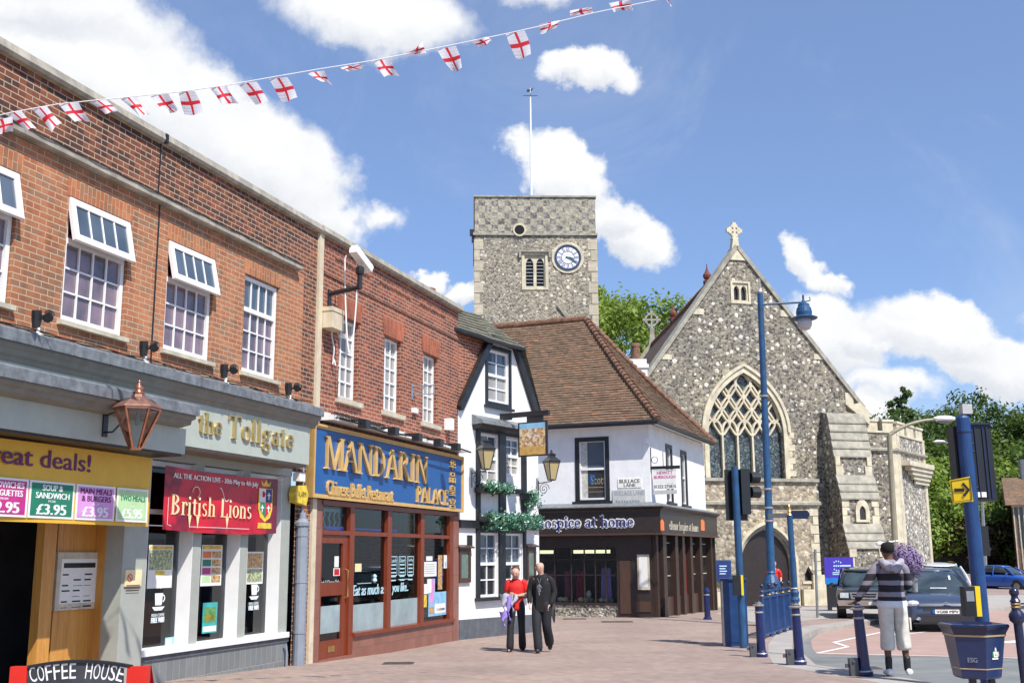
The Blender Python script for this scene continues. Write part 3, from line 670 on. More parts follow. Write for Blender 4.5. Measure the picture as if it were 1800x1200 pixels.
# plaza blocks: small brick pavers, worn pink grey
N=NT('paving'); uv=N.uv(); mp=N.n('ShaderNodeMapping'); N.set(mp,'Vector',uv); mp.inputs['Rotation'].default_value=(0,0,R(45+18))
q=N.n('ShaderNodeTexBrick'); N.set(q,'Vector',mp)
for a,b in (('Scale',1.),('Mortar Size',.003),('Mortar Smooth',.3),('Brick Width',.2),('Row Height',.1)): q.inputs[a].default_value=b
N.set(q,'Color1',(.300,.224,.186)); N.set(q,'Color2',(.345,.262,.222)); N.set(q,'Mortar',(.26,.20,.17))
g=N.noise(.5,5,uv,rough=.6); g2=N.noise(5,5,uv,rough=.7); c=N.mix(1.,q,N.ramp(g,[(.3,(.80,.80,.80)),(.7,(1.10,1.08,1.06))]),'MULTIPLY'); c=N.mix(.75,c,N.ramp(g2,[(.3,(.75,.75,.76)),(.7,(1.2,1.2,1.2))]),'MULTIPLY')
v=N.n('ShaderNodeTexVoronoi'); N.set(v,'Vector',uv); v.inputs['Scale'].default_value=2.3; gum=N.ramp(v.outputs['Distance'],[(.045,(1,1,1)),(.06,(0,0,0))]); c=N.mix(N.math('MULTIPLY',gum,.35),c,(.12,.10,.09))
N.set(N.b,'Base Color',c); N.b.inputs['Roughness'].default_value=.85; N.bump(N.math('SUBTRACT',N.math('MULTIPLY',g2,.5),N.math('MULTIPLY',q.outputs['Fac'],.5)),.004,.5); MT['paving']=N.mt
MT['kerbstone']=M('kerb_stone',(.36,.33,.29),.8,var=.15,vs=3,bump=.003)
MT['tarpath']=M('grey_path',(.36,.33,.30),.85,var=.12,vs=1.5,bump=.004,bs=90)
MT['line']=M('road_paint',(.74,.74,.70),.6,var=.12,vs=9)
MT['grass']=M('grass_green',(.05,.09,.025),.9,var=.4,vs=2)
o=ground_sheet([(-300,-60),(400,-60),(400,258),(-300,258)],'road',MT['asphalt'],-ROADD)
def g2(px,py,dz=0): p=ground(px,py,dz); return (p.x,p.y)
edge=[g2(1432,1168),g2(1412,1150),g2(1405,1132),g2(1412,1115),g2(1440,1103),g2(1490,1097),g2(1560,1086)]
near=[(9.5,11.2),g2(1700,1213),g2(1600,1193),g2(1530,1183)]
far=[(20,44.5),(24,49),(28,56),(34,70),(34,130),(-60,130),(-60,-40),(12,-40)]
pave=near+edge+far
ground_sheet(pave,'pavement',MT['paving'],0.,side=.2)
kz=MB(); ke=[Vector((x,y,gz(y)+.004)) for x,y in [(12,9.6)]+near+edge+far[:4]]
def band(mb,pts,w0,w1,dz):
    for i in range(len(pts)-1):
        a,b=pts[i],pts[i+1]; n_=max(1,int((b-a).length/.9)); 
        for k in range(n_):
            p=a.lerp(b,k/n_); q=a.lerp(b,(k+1)/n_); d=(q-p).normalized(); nn=Vector((-d.y,d.x,0))
            gap=.004
            p=p+d*gap; 
            tp=[Vector((x.x,x.y,gz(x.y)+dz)) for x in (p+nn*w0,q+nn*w0,q+nn*w1,p+nn*w1)]
            mb.raw(tp+[x-Vector((0,0,.2)) for x in tp],[(0,1,2,3),(0,4,5,1),(1,5,6,2),(2,6,7,3),(3,7,4,0)])
band(kz,ke,-.02,.14,.006); struct(kz,'kerb',MT['kerbstone'])
# paler strip of flags behind the kerb
kz=MB(); band(kz,ke[1:],.15,.62,.003); struct(kz,'pavement',MT['tarpath'])
# grey footway by the church
ground_sheet([g2(1420,1090),g2(1560,1078),(20,44.3),(24,48.8),(28,56),(20,56),(16,46),(8.5,43.5),g2(1255,1078),g2(1330,1095)],'path',MT['tarpath'],.004)
# red crossing surface, white edge line and zigzag
D=-ROADD+.004
def zl_(pts,w,name='road_marking'):
    m=MB(); P=[ground(x,y,D+.004) for x,y in pts]
    for i in range(len(P)-1):
        a,b=P[i],P[i+1]; d=(b-a); n_=max(1,int(d.length)); d.normalize(); nn=Vector((-d.y,d.x,0))*w/2
        for k in range(n_):
            p=a.lerp(b,k/n_); q=a.lerp(b,(k+1)/n_)
            m.raw([Vector((x.x,x.y,gz(x.y)+D+.005+.001*(i%2))) for x in (p-nn,q-nn,q+nn,p+nn)],[(0,1,2,3)])
    return struct(m,name,MT['line'])
redp=[g2(1437,1149,D),g2(1428,1140,D),g2(1425,1125,D),g2(1440,1112,D),g2(1500,1103,D),(17.0,41.5),(21,44.5),(26,46),(40,52),(40,40),(30,27),g2(1800,1156,D),(12,22.)]
redp=redp[:8]+[(34,50),(30,40),(22,22)]+[g2(1800,1156,D)]
ground_sheet(redp,'red_road_surface',MT['redroad'],D)
zl_([(1434,1147),(1600,1151),(1820,1157)],.11)
zl_([(1437,1147),(1490,1136),(1466,1128),(1560,1108),(1575,1116),(1640,1108)],.10)
zl_([(1752,1062),(1800,1052)],.1); zl_([(1752,1073),(1815,1063)],.1); zl_([(1745,1040),(1790,1043),(1830,1048)],.12)
zl_([(1760,1129),(1812,1124)],.35)

def cover(label,px,py,w,d,rnd=False):
    q=ground(px,py,.006); b=MB()
    if rnd: b.lathe(q,[(w,0),(w,.004),(w*.9,.005),(w*.88,.003)],24)
    else:
        b.box(q.x-w,q.x+w,-q.y-d,-q.y+d,q.z-.002,q.z+.004); 
        for i in range(5): b.box(q.x-w*.85,q.x+w*.85,-q.y-d+.04+i*(2*d-.08)/5,-q.y-d+.07+i*(2*d-.08)/5,q.z+.0041,q.z+.007)
    tag(b.build('drain_cover',MT['iron']),label,'drain cover')
MT['iron']=M('cast_iron',(.10,.085,.075),.6,metal=.3,var=.3)
cover('rectangular iron cover set in the paving before the corner shop',1085,1092,.45,.25)
cover('iron cover in the paving between the couple and the shop window',1010,1087,.35,.2)
cover('small round iron cover in the paving left of the blue cabinet',1215,1128,.16,.16,True)
cover('square iron inspection cover in the near paving under the restaurant',700,1165,.25,.22)
cover('dark gully grating in the grey road near the striped man',1520,1173,.22,.2)
# ---------------------------------------------------------------- roof tiles
N=NT('clay_tiles'); uv=N.uv(); q=N.n('ShaderNodeTexBrick'); N.set(q,'Vector',uv)
for a,b in (('Scale',1.),('Mortar Size',.004),('Mortar Smooth',.1),('Brick Width',.17),('Row Height',.105)): q.inputs[a].default_value=b
N.set(q,'Color1',(.12,.08,.053)); N.set(q,'Color2',(.22,.145,.096)); N.set(q,'Mortar',(.05,.03,.02))
g=N.noise(.9,4,uv,rough=.6); mp=N.n('ShaderNodeMapping'); N.set(mp,'Vector',uv); mp.inputs['Scale'].default_value=(.9,5,1); g2_=N.noise(1.,3,mp,rough=.6)
om=N.ramp(g2_,[(.61,(0,0,0)),(.66,(1,1,1))]); c=N.mix(N.math('MULTIPLY',om,.7),q,(.46,.19,.085)); c=N.mix(1.,c,N.ramp(g,[(.3,(.75,.8,.8)),(.7,(1.25,1.12,1.)) ]),'MULTIPLY'); f=N.noise(45,3,uv); c=N.mix(.6,c,N.ramp(f,[(.3,(.65,.65,.65)),(.7,(1.3,1.3,1.3))]),'MULTIPLY')
N.set(N.b,'Base Color',c); N.b.inputs['Roughness'].default_value=.9; N.bump(f,.006,.5); MT['tiles']=N.mt
MT['tiles_o']=M('orange_tiles',(.19,.10,.062),.85,var=.45,vs=7,bump=.006,bs=30)
MT['slate']=M('grey_green_slate',(.125,.12,.085),.8,var=.4,vs=5,bump=.006,bs=20)
MT['tiles_d']=M('dark_tiles',(.10,.06,.045),.9,var=.5,vs=3,bump=.01,bs=20)
def tiled(mb,e0,e1,r1,r0,n,lift=.03,seg=14,wob=.012,sag=0.):
    "courses of tiles from the eave e0-e1 up to the ridge r0-r1"
    e0,e1,r0,r1=map(Vector,(e0,e1,r0,r1)); nn=(e1-e0).cross(r0-e0).normalized()
    if nn.z<0: nn=-nn
    def pt(u,v): 
        p=(e0.lerp(e1,u)).lerp(r0.lerp(r1,u),v); p=p+nn*(-sag*math.sin(PI*v)+.03*noise.noise(Vector((p.x*.35,p.y*.35,p.z*.5)))); return p
    for i in range(n):
        v0=i/n; v1=(i+1.15)/n
        if v1>1: v1=1
        lo=[];hi=[];un=[]
        for k in range(seg+1):
            u=k/seg; l=lift+wob*noise.noise(Vector((u*seg*1.7,i*3.1,.5))); lo.append(pt(u,v0)+nn*l); un.append(pt(u,v0)+nn*.002); hi.append(pt(u,v1)+nn*.004)
        b=lo+hi+un; m=seg+1
        mb.raw(b,[(k,k+1,m+k+1,m+k) for k in range(seg)]+[(2*m+k,2*m+k+1,k+1,k) for k in range(seg)])
def caps(mb,a,b,step=.26,r0=.10,r1=.135):
    "bonnet or ridge tiles laid along a hip"
    a,b=Vector(a),Vector(b); L=(b-a).length; n=int(L/step); d=(b-a)/n
    for i in range(n): 
        p=a+d*i+Vector((0,0,.03+.012*random.uniform(-1,1))); mb.tube([p,p+d*1.12+Vector((0,0,-.02))],[r1,r0],9)
# ---------------------------------------------------------------- white gabled inn
P0=A.P(S_R,0,0); G=Fr((P0.x,P0.y),32.4)
inn=thing('inn_building','narrow white rendered inn with black half-hipped gable and black framed sash windows','inn',G.P(1.8,0,-.2))
gl=G.z(803,708); ga=G.uv(860,594); gb=G.uv(903,611); gr=G.uv(940,724); GR=G.s(948,1000)
b=MB(G); 
ops=[G.rect(856,612,894,712),G.rect(843,760,876,852),G.rect(888,768,914,838),G.rect(842,935,875,1048),G.rect(887,936,918,1046)]
zm=min(gl,gr[1])-.02
b.wall(-.0,GR,Z0,zm,0,[o for o in ops[1:]],depth=.12,thick=.25,top=False)
# gable part with its window
o=ops[0]; zt=max(ga[1],gb[1])
def edge_l(z): return max(0,(z-gl)/(ga[1]-gl)*ga[0]) if z>gl else 0.
def edge_r(z): 
    if z<gr[1]: return GR
    return gr[0]+(gb[0]-gr[0])*(z-gr[1])/(gb[1]-gr[1])
zs_=sorted({zm,gl,gr[1],o[2],o[3],gb[1]})
for z0_,z1_ in zip(zs_,zs_[1:]):
    if z1_-z0_<1e-4: continue
    rows=[(edge_l(z0_),edge_r(z0_) if z0_<gb[1] else gb[0],edge_l(z1_),edge_r(z1_))]
    for a0,b0,a1,b1 in rows:
        if o[2]-1e-4<=z0_ and z1_<=o[3]+1e-4:
            b.poly([(a0,0,z0_),(o[0],0,z0_),(o[0],0,z1_),(a1,0,z1_)]); b.poly([(o[1],0,z0_),(b0,0,z0_),(b1,0,z1_),(o[1],0,z1_)])
        else: b.poly([(a0,0,z0_),(b0,0,z0_),(b1,0,z1_),(a1,0,z1_)])
b.poly([(edge_l(gb[1]),0,gb[1]),(gb[0],0,gb[1]),(ga[0],0,ga[1])])
for q in ([(o[0],0,o[2]),(o[0],-.1,o[2]),(o[0],-.1,o[3]),(o[0],0,o[3])],[(o[1],0,o[2]),(o[1],-.1,o[2]),(o[1],-.1,o[3]),(o[1],0,o[3])],[(o[0],0,o[3]),(o[1],0,o[3]),(o[1],-.1,o[3]),(o[0],-.1,o[3])]): b.poly(q)
b.poly([(GR,0,Z0),(GR,-7,Z0),(GR,-7,gr[1]),(GR,0,gr[1])])
b.build('wall',MT['render_w'],inn)
b=MB(G); b.box(-.0,GR+.01,.001,.035,Z0,G.z(805,1089)) if False else b.plate([(0.06,Z0),(GR+.02,Z0),(GR+.02,G.z(940,1079)),(0.06,G.z(805,1089))],.0,.03); b.build('plinth',MT['plinth'],inn)
b=MB(G); b.strip([(-.02,gl-.12),ga,gb,(gr[0]+.02,gr[1]-.1)],.17,.001,.13); b.build('bargeboard',MT['black'],inn)
# brick flank and slate half-hip
e1=G.uv(852,597); e0=G.uv(804,577)
b=MB(G); b.poly([(-.4,-.05,gl-.5),(e1[0]+.2,-.05,gl+.6),(ga[0]+.05,-.05,ga[1]),(e1[0],-.05,e1[1]+.02),(-.4,-.05,e0[1]+.05)]); b.build('brick_flank',MT['brick_mand'],inn)
rt,rz=G.at_s(836,552,1.65)
E1=G.P(e1[0]-.05,.22,e1[1]-.03); E2=G.P(gb[0]+.18,.22,gb[1]-.02); RG=G.P(1.65,rt,rz); RB=G.P(1.65,rt-6,rz)
EL=G.P(-1.6,.0,e0[1]-.0); 
b=MB(G)
tiled(b,E1,E2,RG,RG,9,.025,8)
lb=G.P(-2.4,-.3,e0[1]+.12)
tiled(b,lb,E1,RG,G.P(-1.2,rt-.6,rz+.1),8,.03,8)
tiled(b,E2,G.P(GR+.2,.22,gr[1]-.15),G.P(GR+.2,-6,gr[1]-.15),G.P(gb[0]+.18,-6,gb[1]),24,.025,6) if False else None
b.raw([E2,G.P(GR+.1,.12,gr[1]-.2),G.P(GR+.1,-6,gr[1]-.2),G.P(gb[0]+.18,-6,gb[1]+.3),RG,RB],[(0,1,2,3),(0,3,5,4)])
b.build('roof',MT['slate'],inn)
b=MB(G); b.tube([lb+Vector((0,0,-.02)),E1+Vector((0,0,-.03))],.055,8); b.box(-.35,e1[0]+.05,-.04,.02,e1[1]-.17,e1[1]-.06) if False else None
b.tube([E1+Vector((0,0,-.03)),E2+Vector((0,0,-.03))],.05,8); b.build('gutter',MT['black'],inn)
# timbering
T1=.045
def pxbox(b,fr,x0,y0,x1,y1,t0,t1):
    s0,s1,z0,z1=fr.rect(x0,y0,x1,y1); b.box(s0,s1,t0,t1,z0,z1)
b=MB(G); zb0,zb1=G.z(806,927),G.z(806,913); b.box(0.02,GR+.03,.001,.08,zb0,zb1); b.build('beam',MT['black'],inn)
for k,(x0,y0,x1,y1) in enumerate(((836,748,842.5,913),(875.5,752,887.5,913),(915,756,924,913),(836,927,841.5,1050),(875.5,927,886.5,1050),(918.5,927,923,1050))):
    b=MB(G); s0,s1,z0,z1=G.rect(x0,y0,x1,y1); 
    if y0<900: z0=zb1+.001
    else: z1=zb0-.001; z0=G.z(840,1050)
    b.box(s0,s1,.001,T1+.002*k,z0,z1); b.build('timber_post',MT['black'],inn)
b=MB(G); s0=G.s(836,750);s1=G.s(923,760); za=G.z(842,759); b.box(s0,s1,.001,.041,za+.001,za+.16); b.box(s0+.05,s1-.02,.001,.039,G.z(842,853)-.12,G.z(842,853)); s2=G.s(836,1000); s3=G.s(923,1000); b.box(s2,s3,.001,.041,G.z(842,935),zb0-.001); b.build('timber_rail',MT['black'],inn)
b=MB(G); hz0=G.z(831,746); hz1=G.z(830,729); b.prism([(.0,hz1+.02),(.30,hz0+.10),(.32,hz0+.02),(.0,hz0)],G.s(829,735),G.s(922,745)); 
b.build('window_hood',MT['lead'],inn)
b=MB(G); b.prism([(.0,hz0-.001),(.27,hz0+.018),(.24,hz0-.06),(.0,hz0-.12)],G.s(831,745),G.s(921,750)); b.build('hood_moulding',MT['black'],inn)
for i,o in enumerate(ops):
    s0,s1,z0,z1=o; 
    w=window(G,inn,s0+.012,s1-.012,z0+.012,z1-.012,-.08,2,2 if i!=1 else 2,fw=.05,bw=.03,gl='win_d' if i>2 else 'win_m',split=(z0+z1)/2+.02,topcols=2)
    b=MB(G); zz_=(z0+z1)/2+.02; b.box(s0+.06,s1-.06,-.065,-.045,zz_+(z1-zz_)/2-.013,zz_+(z1-zz_)/2+.013); b.build('glazing_bar',MT['white'],w)
o=ops[0]; b=MB(G); b.ring([(o[0]-.09,o[2]-.1),(o[1]+.09,o[2]-.1),(o[1]+.09,o[3]+.1),(o[0]-.09,o[3]+.1)],[(o[0],o[2]),(o[1],o[2]),(o[1],o[3]),(o[0],o[3])],.001,.04); b.box(o[0]-.14,o[1]+.14,.001,.1,o[2]-.16,o[2]-.101); b.build('window_surround',MT['black'],inn)
b=MB(G); b.box(G.s(834,1050),G.s(924,1050),.001,.12,G.z(840,1056),G.z(840,1050)-.001); b.build('sill',MT['black'],inn)
# ---------------------------------------------------------------- corner shop with the big tiled roof
rr=ray(1147,980); kk=35./rr.y; C=(rr.x*kk,35.); L=Fr(C,112); Rr=Fr(C,23.1)
shop=thing('corner_shop_building','white rendered corner shop with brown tiled hipped roof and black charity shop fascia','shop',(C[0],C[1],-.3))
DR=7.45; LL=-8.5
ze=L.z(1150,738,.35)
ztop=ze-.05; zfc=L.z(1060,893,.1)
opl=L.rect(1013,772,1070,880)
b=MB(L); b.wall(LL,0,2.9,ztop,0,[opl],depth=.12,top=False); b.build('wall',MT['render_w'],shop)
opr=[Rr.rect(1170,782,1183,884),Rr.rect(1196,793,1208.5,889)]
b=MB(Rr); b.wall(0,DR,2.9,ztop,0,opr,depth=.12,top=False); b.fr=W0
b.poly([tuple(x) for x in []]) if False else None
q=[L.P(LL,0,-.5),L.P(LL,-7.3,-.5),L.P(LL,-7.3,ztop),L.P(LL,0,ztop)]; b.raw(q,[(0,1,2,3)]); q=[Rr.P(DR,0,-.5),Rr.P(DR,-8,-.5),Rr.P(DR,-8,ztop),Rr.P(DR,0,ztop)]; b.raw(q,[(0,1,2,3)])
b.build('side_wall',MT['render_w'],shop)
for fr_,o_ in ((L,opl),(Rr,opr[0]),(Rr,opr[1])):
    s0,s1,z0,z1=o_; w=window(fr_,shop,s0+.07,s1-.07,z0+.05,z1-.05,-.07,1,1,fw=.06,gl='win_d',split=(z0+z1)/2+.03,topcols=1)
    b=MB(fr_); b.ring([(s0-.05,z0),(s1+.05,z0),(s1+.05,z1+.05),(s0-.05,z1+.05)],[(s0+.09,z0+.05),(s1-.09,z0+.05),(s1-.09,z1-.09),(s0+.09,z1-.09)],-.1,.025); b.box(s0-.14,s1+.14,.001,.12,z0-.08,z0-.001); b.build('window_surround',MT['black'],shop)
s0,s1,z0,z1=opl; b=MB(L); b.box(s0+.12,s0+.35,-.069,-.06,z0+.1,z1-.1); b.build('curtain',MT['curtain'],shop)
b=MB(L); text(b,'Scott',s0+.46,s1-.12,z0+.55,z0+.82,-.060,.003); b.box(s0+.3,s1-.12,-.06,-.058,z0+.44,z0+.46); b.box(s0+.3,s1-.2,-.06,-.058,z0+.3,z0+.315); b.build('window_lettering',M('tan_letter',(.35,.25,.12),.5),shop)
b=MB(L); b.ring([(s0+.42,z0+.6),(s0+.6,z0+.6),(s0+.6,z0+.85),(s0+.42,z0+.85)],[(s0+.47,z0+.65),(s0+.55,z0+.65),(s0+.55,z0+.8),(s0+.47,z0+.8)],-.062,-.054); b.build('window_emblem',MT['blue_sign'],shop)
# roof
ov=.40
def LR(s,t,z): return L.P(s,t,z)
rs,rz=L.uv(1030,561,-DR/2)
# corner of the eaves: where both overhangs meet
ec=L.P(0,ov,ze)+Rr.n*ov; er=Rr.P(DR+.15,ov,ze+.0); el=L.P(LL,ov,ze); rgR=L.P(rs,-DR/2,rz); rgL=L.P(LL,-DR/2,rz)
erb=Rr.P(DR+.15,ov,ze)+L.n*0; bl=L.P(LL,-DR-.3,ze)
b=MB(); nC=44
tiled(b,el,ec,rgR,rgL,nC,.035,26,.016,sag=.12)
b.build('roof',MT['tiles'],shop)
b=MB(); tiled(b,ec,er,rgR,rgR,nC,.035,16,.016,sag=.12); b.raw([er,bl,rgL,rgR],[(0,1,2,3)]); b.build('roof_slope',MT['tiles'],shop)
b=MB(); 
def saghip(a,c_,n=16):
    a,c_=Vector(a),Vector(c_); return [a.lerp(c_,i/n)-Vector((0,0,.10*math.sin(PI*i/n))) for i in range(n+1)]
for a,c_ in ((ec,rgR),(er,rgR)):
    pts=saghip(a,c_)
    for p,q in zip(pts,pts[1:]): caps(b,p,q,.21,.085,.13)
b.build('hip_tiles',MT['tiles_o'],shop)
b=MB(); caps(b,rgR,rgL,.4,.12,.135); b.build('ridge_tiles',MT['tiles_o'],shop)
b=MB(); b.tube([el+Vector((0,0,-.05))+L.n*.05,ec+Vector((0,0,-.05))+L.n*.05,er+Vector((0,0,-.05))+Rr.n*.05],.06,8); b.build('gutter',MT['black'],shop)
EAVES=1
b=MB(); 
q=[L.P(LL,ov-.02,ze-.03),ec+Vector((0,0,-.03)),L.P(0,0,ze-.03),L.P(LL,0,ze-.03)]; b.raw(q,[(0,1,2,3)]); q=[ec+Vector((0,0,-.03)),Rr.P(DR,ov,ze-.03),Rr.P(DR,0,ze-.03),Rr.P(0,0,ze-.03)]; b.raw(q,[(0,1,2,3)]); b.build('soffit',MT['white'],shop)
# fascia
fz0,fz1=L.z(1060,937,.4),L.z(1060,899,.4); FT=.4
fc=L.P(0,FT,0)+Rr.n*FT
def corner_prism(name,prof,mt,s0=LL,s1=DR):
    "moulding (t,z) running along both faces with a mitre at the corner"
    b=MB(); n=len(prof); pts=[]
    for st in range(3):
        for t_,z_ in prof:
            if st==0: pts.append(L.P(s0,t_,z_))
            elif st==1: p=L.P(0,t_,z_)+Rr.n*t_; pts.append(p)
            else: pts.append(Rr.P(s1,t_,z_))
    f=[]
    for st in range(2):
        for i in range(n): j=(i+1)%n; f.append((st*n+i,st*n+j,(st+1)*n+j,(st+1)*n+i))
    f+=[list(range(n)),list(range(2*n,3*n))]; b.raw(pts,f); return b.build(name,MT[mt],shop)
corner_prism('eaves_board',[(ov-.04,ze-.13),(ov+.0,ze-.13),(ov+.0,ze+.03),(ov-.04,ze+.03)],'black')
corner_prism('fascia_board',[(0,fz0),(FT,fz0),(FT,fz1),(0,fz1)],'brownblk')
corner_prism('cornice',[(0,fz1+.001),(FT,fz1+.001),(FT+.04,fz1+.05),(FT+.12,fz1+.09),(FT+.12,fz1+.13),(0,fz1+.2)],'brownblk')
corner_prism('lead_capping',[(0,fz1+.201),(FT+.1,fz1+.131),(FT+.14,fz1+.131),(FT+.14,fz1+.16),(0,fz1+.30)],'lead')
corner_prism('fascia_moulding',[(0,fz0-.001),(FT+.05,fz0-.001),(FT+.05,fz0-.06),(0,fz0-.06)],'brown')
b=MB(L); lz0,lz1=L.z(1060,926,FT),L.z(1060,907,FT); h=(lz1-lz0)
serif(b,'hospice at home',L.s(945,915,FT),L.s(1114,915,FT),lz0,lz0+h*1.05,FT+.001,.012,out=.032); b.build('white_lettering',MT['white'],shop)
b=MB(L); serif(b,'hospice at home',L.s(945,915,FT),L.s(1114,915,FT),lz0,lz0+h*1.05,FT+.016,.012); b.build('navy_lettering',MT['navy'],shop)
b=MB(Rr); rz0,rz1=Rr.z(1200,932,FT),Rr.z(1200,917,FT); serif(b,'ellenor hospice at home'.replace('elleno','elleno'),Rr.s(1176,925,FT),Rr.s(1227,925,FT),rz0,rz1,FT+.001,.012); b.build('small_lettering',MT['stone_lt'],shop)
for x in (1164,1235):
    b=MB(Rr); a=Rr.s(x-3,925,FT);c_=Rr.s(x+3,925,FT); z0=Rr.z(x,932,FT);z1=Rr.z(x,912,FT); b.plate([(a,z0),(c_,z0),(c_,z1-.08),((a+c_)/2,z1),(a,z1-.06)],FT+.001,FT+.012); b.build('orange_emblem',MT['orange'],shop)
# shop window on the long face
zg=-.45; wz0=L.z(1010,1058); wz1=L.z(1010,962); wsr=L.s(1086,1000); wsl=LL
b=MB(L); b.box(wsl,wsr,.02,.09,wz0-.08,wz0); b.box(wsl,wsr,.0,.06,wz1,fz0-.06); 
px_=[948,976,1005,1028,1047,1066,1085]
for x in px_: s=L.s(x,1000); b.box(s-.02,s+.02,.0,.05,wz0,wz1)
b.box(wsl,wsr,.01,.045,(wz0+wz1)/2-.015,(wz0+wz1)/2+.015); b.box(wsl,wsr,.01,.046,wz0+(wz1-wz0)*.77,wz0+(wz1-wz0)*.79)
b.build('shopfront_frame',MT['brownblk'],shop)
b=MB(L); b.quad(wsl,wsr,wz0,wz1,.02); b.build('shop_pane',MT['glass'],shop)
b=MB(L); b.box(wsl,wsr,-.2,.05,-.6,wz0-.08); b.build('rubble_plinth',flint('rubble',6,.3,mortar=(.4,.37,.3)),shop)
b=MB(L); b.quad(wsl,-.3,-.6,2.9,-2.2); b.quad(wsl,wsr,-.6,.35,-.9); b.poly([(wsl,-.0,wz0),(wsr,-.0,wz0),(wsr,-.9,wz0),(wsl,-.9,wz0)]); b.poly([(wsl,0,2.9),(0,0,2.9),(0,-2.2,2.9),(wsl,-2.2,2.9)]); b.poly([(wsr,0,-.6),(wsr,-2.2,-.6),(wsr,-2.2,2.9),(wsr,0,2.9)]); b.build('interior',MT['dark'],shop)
for x0,x1 in ((1008,1072),(948,972)):
    b=MB(L); b.box(L.s(x0,970,-.5),L.s(x1,970,-.5),-.55,-.5,L.z(1030,972,-.5),L.z(1030,966,-.5)); b.build('strip_light',M('strip_light',(.9,.85,.55),.5,emit=1.2),shop)
b=MB(L); s0=wsr; 
b.box(s0,-.001,.0,.10,-.6,fz0-.06); b.build('corner_panelling',MT['brownblk'],shop)
b=MB(L)
for (x0,y0,x1,y1) in ((1089,985,1110,1078),(1118,1056,1145,1075)): s0_,s1_,z0_,z1_=L.rect(x0,y0,x1,y1,.1); b.box(s0_,s1_,.1,.125,z0_,z1_)
b.build('panel',MT['brown'],shop)
# entrance front on the short face
b=MB(Rr); bays=[(1154,1160),(1176,1181),(1189,1193),(1203,1207),(1220,1224),(1240,1246)]
b.box(.0,.25,.0,.14,-.6,fz0-.06)
for x0,x1 in bays: s0_,s1_=Rr.s(x0,1000),Rr.s(x1,1000); b.box(max(.26,s0_),s1_,-.05,.24,-.6,fz0-.06)
b.build('pilaster',wood('dark_stained',(.026,.015,.011),(.05,.028,.02),.4),shop)
b=MB(Rr)
for i,(a,c_) in enumerate(zip(bays,bays[1:])):
    s0_,s1_=Rr.s(a[1],1000),Rr.s(c_[0],1000); b.box(s0_,s1_,-.2,.12,-.6,.25); b.box(s0_,s1_,-.2,.12,.25,.30)
b.build('stall_riser',MT['brown'],shop)
b=MB(Rr)
for i,(a,c_) in enumerate(zip(bays,bays[1:])):
    s0_,s1_=Rr.s(a[1],1000),Rr.s(c_[0],1000)
    if s1_-s0_<.15: continue
    m_=(s0_+s1_)/2; b.box(m_-.02,m_+.02,.0,.05,.3,fz0-.06)
    for z in (.95,1.55,2.0): b.box(s0_,s1_,.01,.045,z,z+.03)
b.build('glazing_bars',MT['stone_lt'],shop)
b=MB(Rr); b.quad(.26,DR,.3,fz0-.06,.02); b.build('shop_pane',MT['win_d'],shop)
b=MB(Rr); b.box(Rr.s(1193.5,1000),Rr.s(1202.5,1000),.03,.08,-.5,2.0); b.build('door',M('red_door',(.20,.02,.015),.4),shop)
b=MB(Rr); b.box(DR-.12,DR,.0,.3,-.6,fz0-.06); b.build('end_panel',MT['brownblk'],shop)
# chimney at the back of the shop
cp=at(1120,650,42.); k=42/1967.
b=MB(); x,y,z=cp; zb_=at(1120,660,42).z; zt_=at(1120,633,42).z
b.box(x-.36,x+.36,-y-.3,-y+.3,zb_-1.6,zt_-.35); b.box(x-.41,x+.41,-y-.35,-y+.35,zt_-.349,zt_-.2); b.box(x-.34,x+.34,-y-.28,-y+.28,zt_-.199,zt_)
ch=b.build('chimney',MT['render_w'],shop)
b=MB(); b.lathe((at(1118,640,42).x,y,zt_),[(.17,0),(.20,.02),(.18,.08),(.17,.5),(.19,.52),(.19,.60),(.16,.66),(.14,.66)],12); b.build('chimney_pot',MT['tiles_o'],ch)
# ---------------------------------------------------------------- church
from mathutils.geometry import tessellate_polygon
MT['flint']=flint('knapped_flint',4.3,.25,[(.05,.048,.045),(.13,.12,.105),(.23,.21,.17),(.36,.33,.26),(.68,.65,.58)],(.27,.24,.185))
MT['flint_t']=flint('tower_flint',4.6,.30,[(.09,.085,.075),(.20,.18,.145),(.31,.28,.22),(.42,.39,.31),(.62,.58,.49)],(.33,.30,.24))
MT['flint_lit']=flint('flint_sunlit',4.4,.40,[(.07,.07,.07),(.16,.15,.14),(.28,.26,.23),(.5,.47,.42),(.72,.69,.62)],(.36,.33,.27))  # lighter copy of the flint: sunlight on the turret put into the colour
MT['rag']=flint('ragstone',3.6,.28,[(.16,.13,.10),(.27,.23,.17),(.38,.33,.25),(.47,.41,.30),(.57,.51,.40)],(.30,.26,.20))
MT['bathstone']=M('bath_stone',(.58,.52,.38),.8,var=.2,vs=3,bump=.006,bs=18,dirt=.35)
MT['greystone']=M('weathered_stone',(.33,.31,.25),.85,var=.3,vs=3,bump=.008,bs=14,dirt=.5)
MT['ashlar']=blocks('ashlar',(.45,.40,.30),(.54,.48,.36),.5,.28,.012,(.28,.25,.19))
def slab(name,c1): 
    return blocks(name,c1,tuple(x*1.25 for x in c1),1.1,.36,.03,(.09,.085,.07),.85,.6,.01)
MT['slabs']=slab('stone_slabs',(.29,.27,.215))
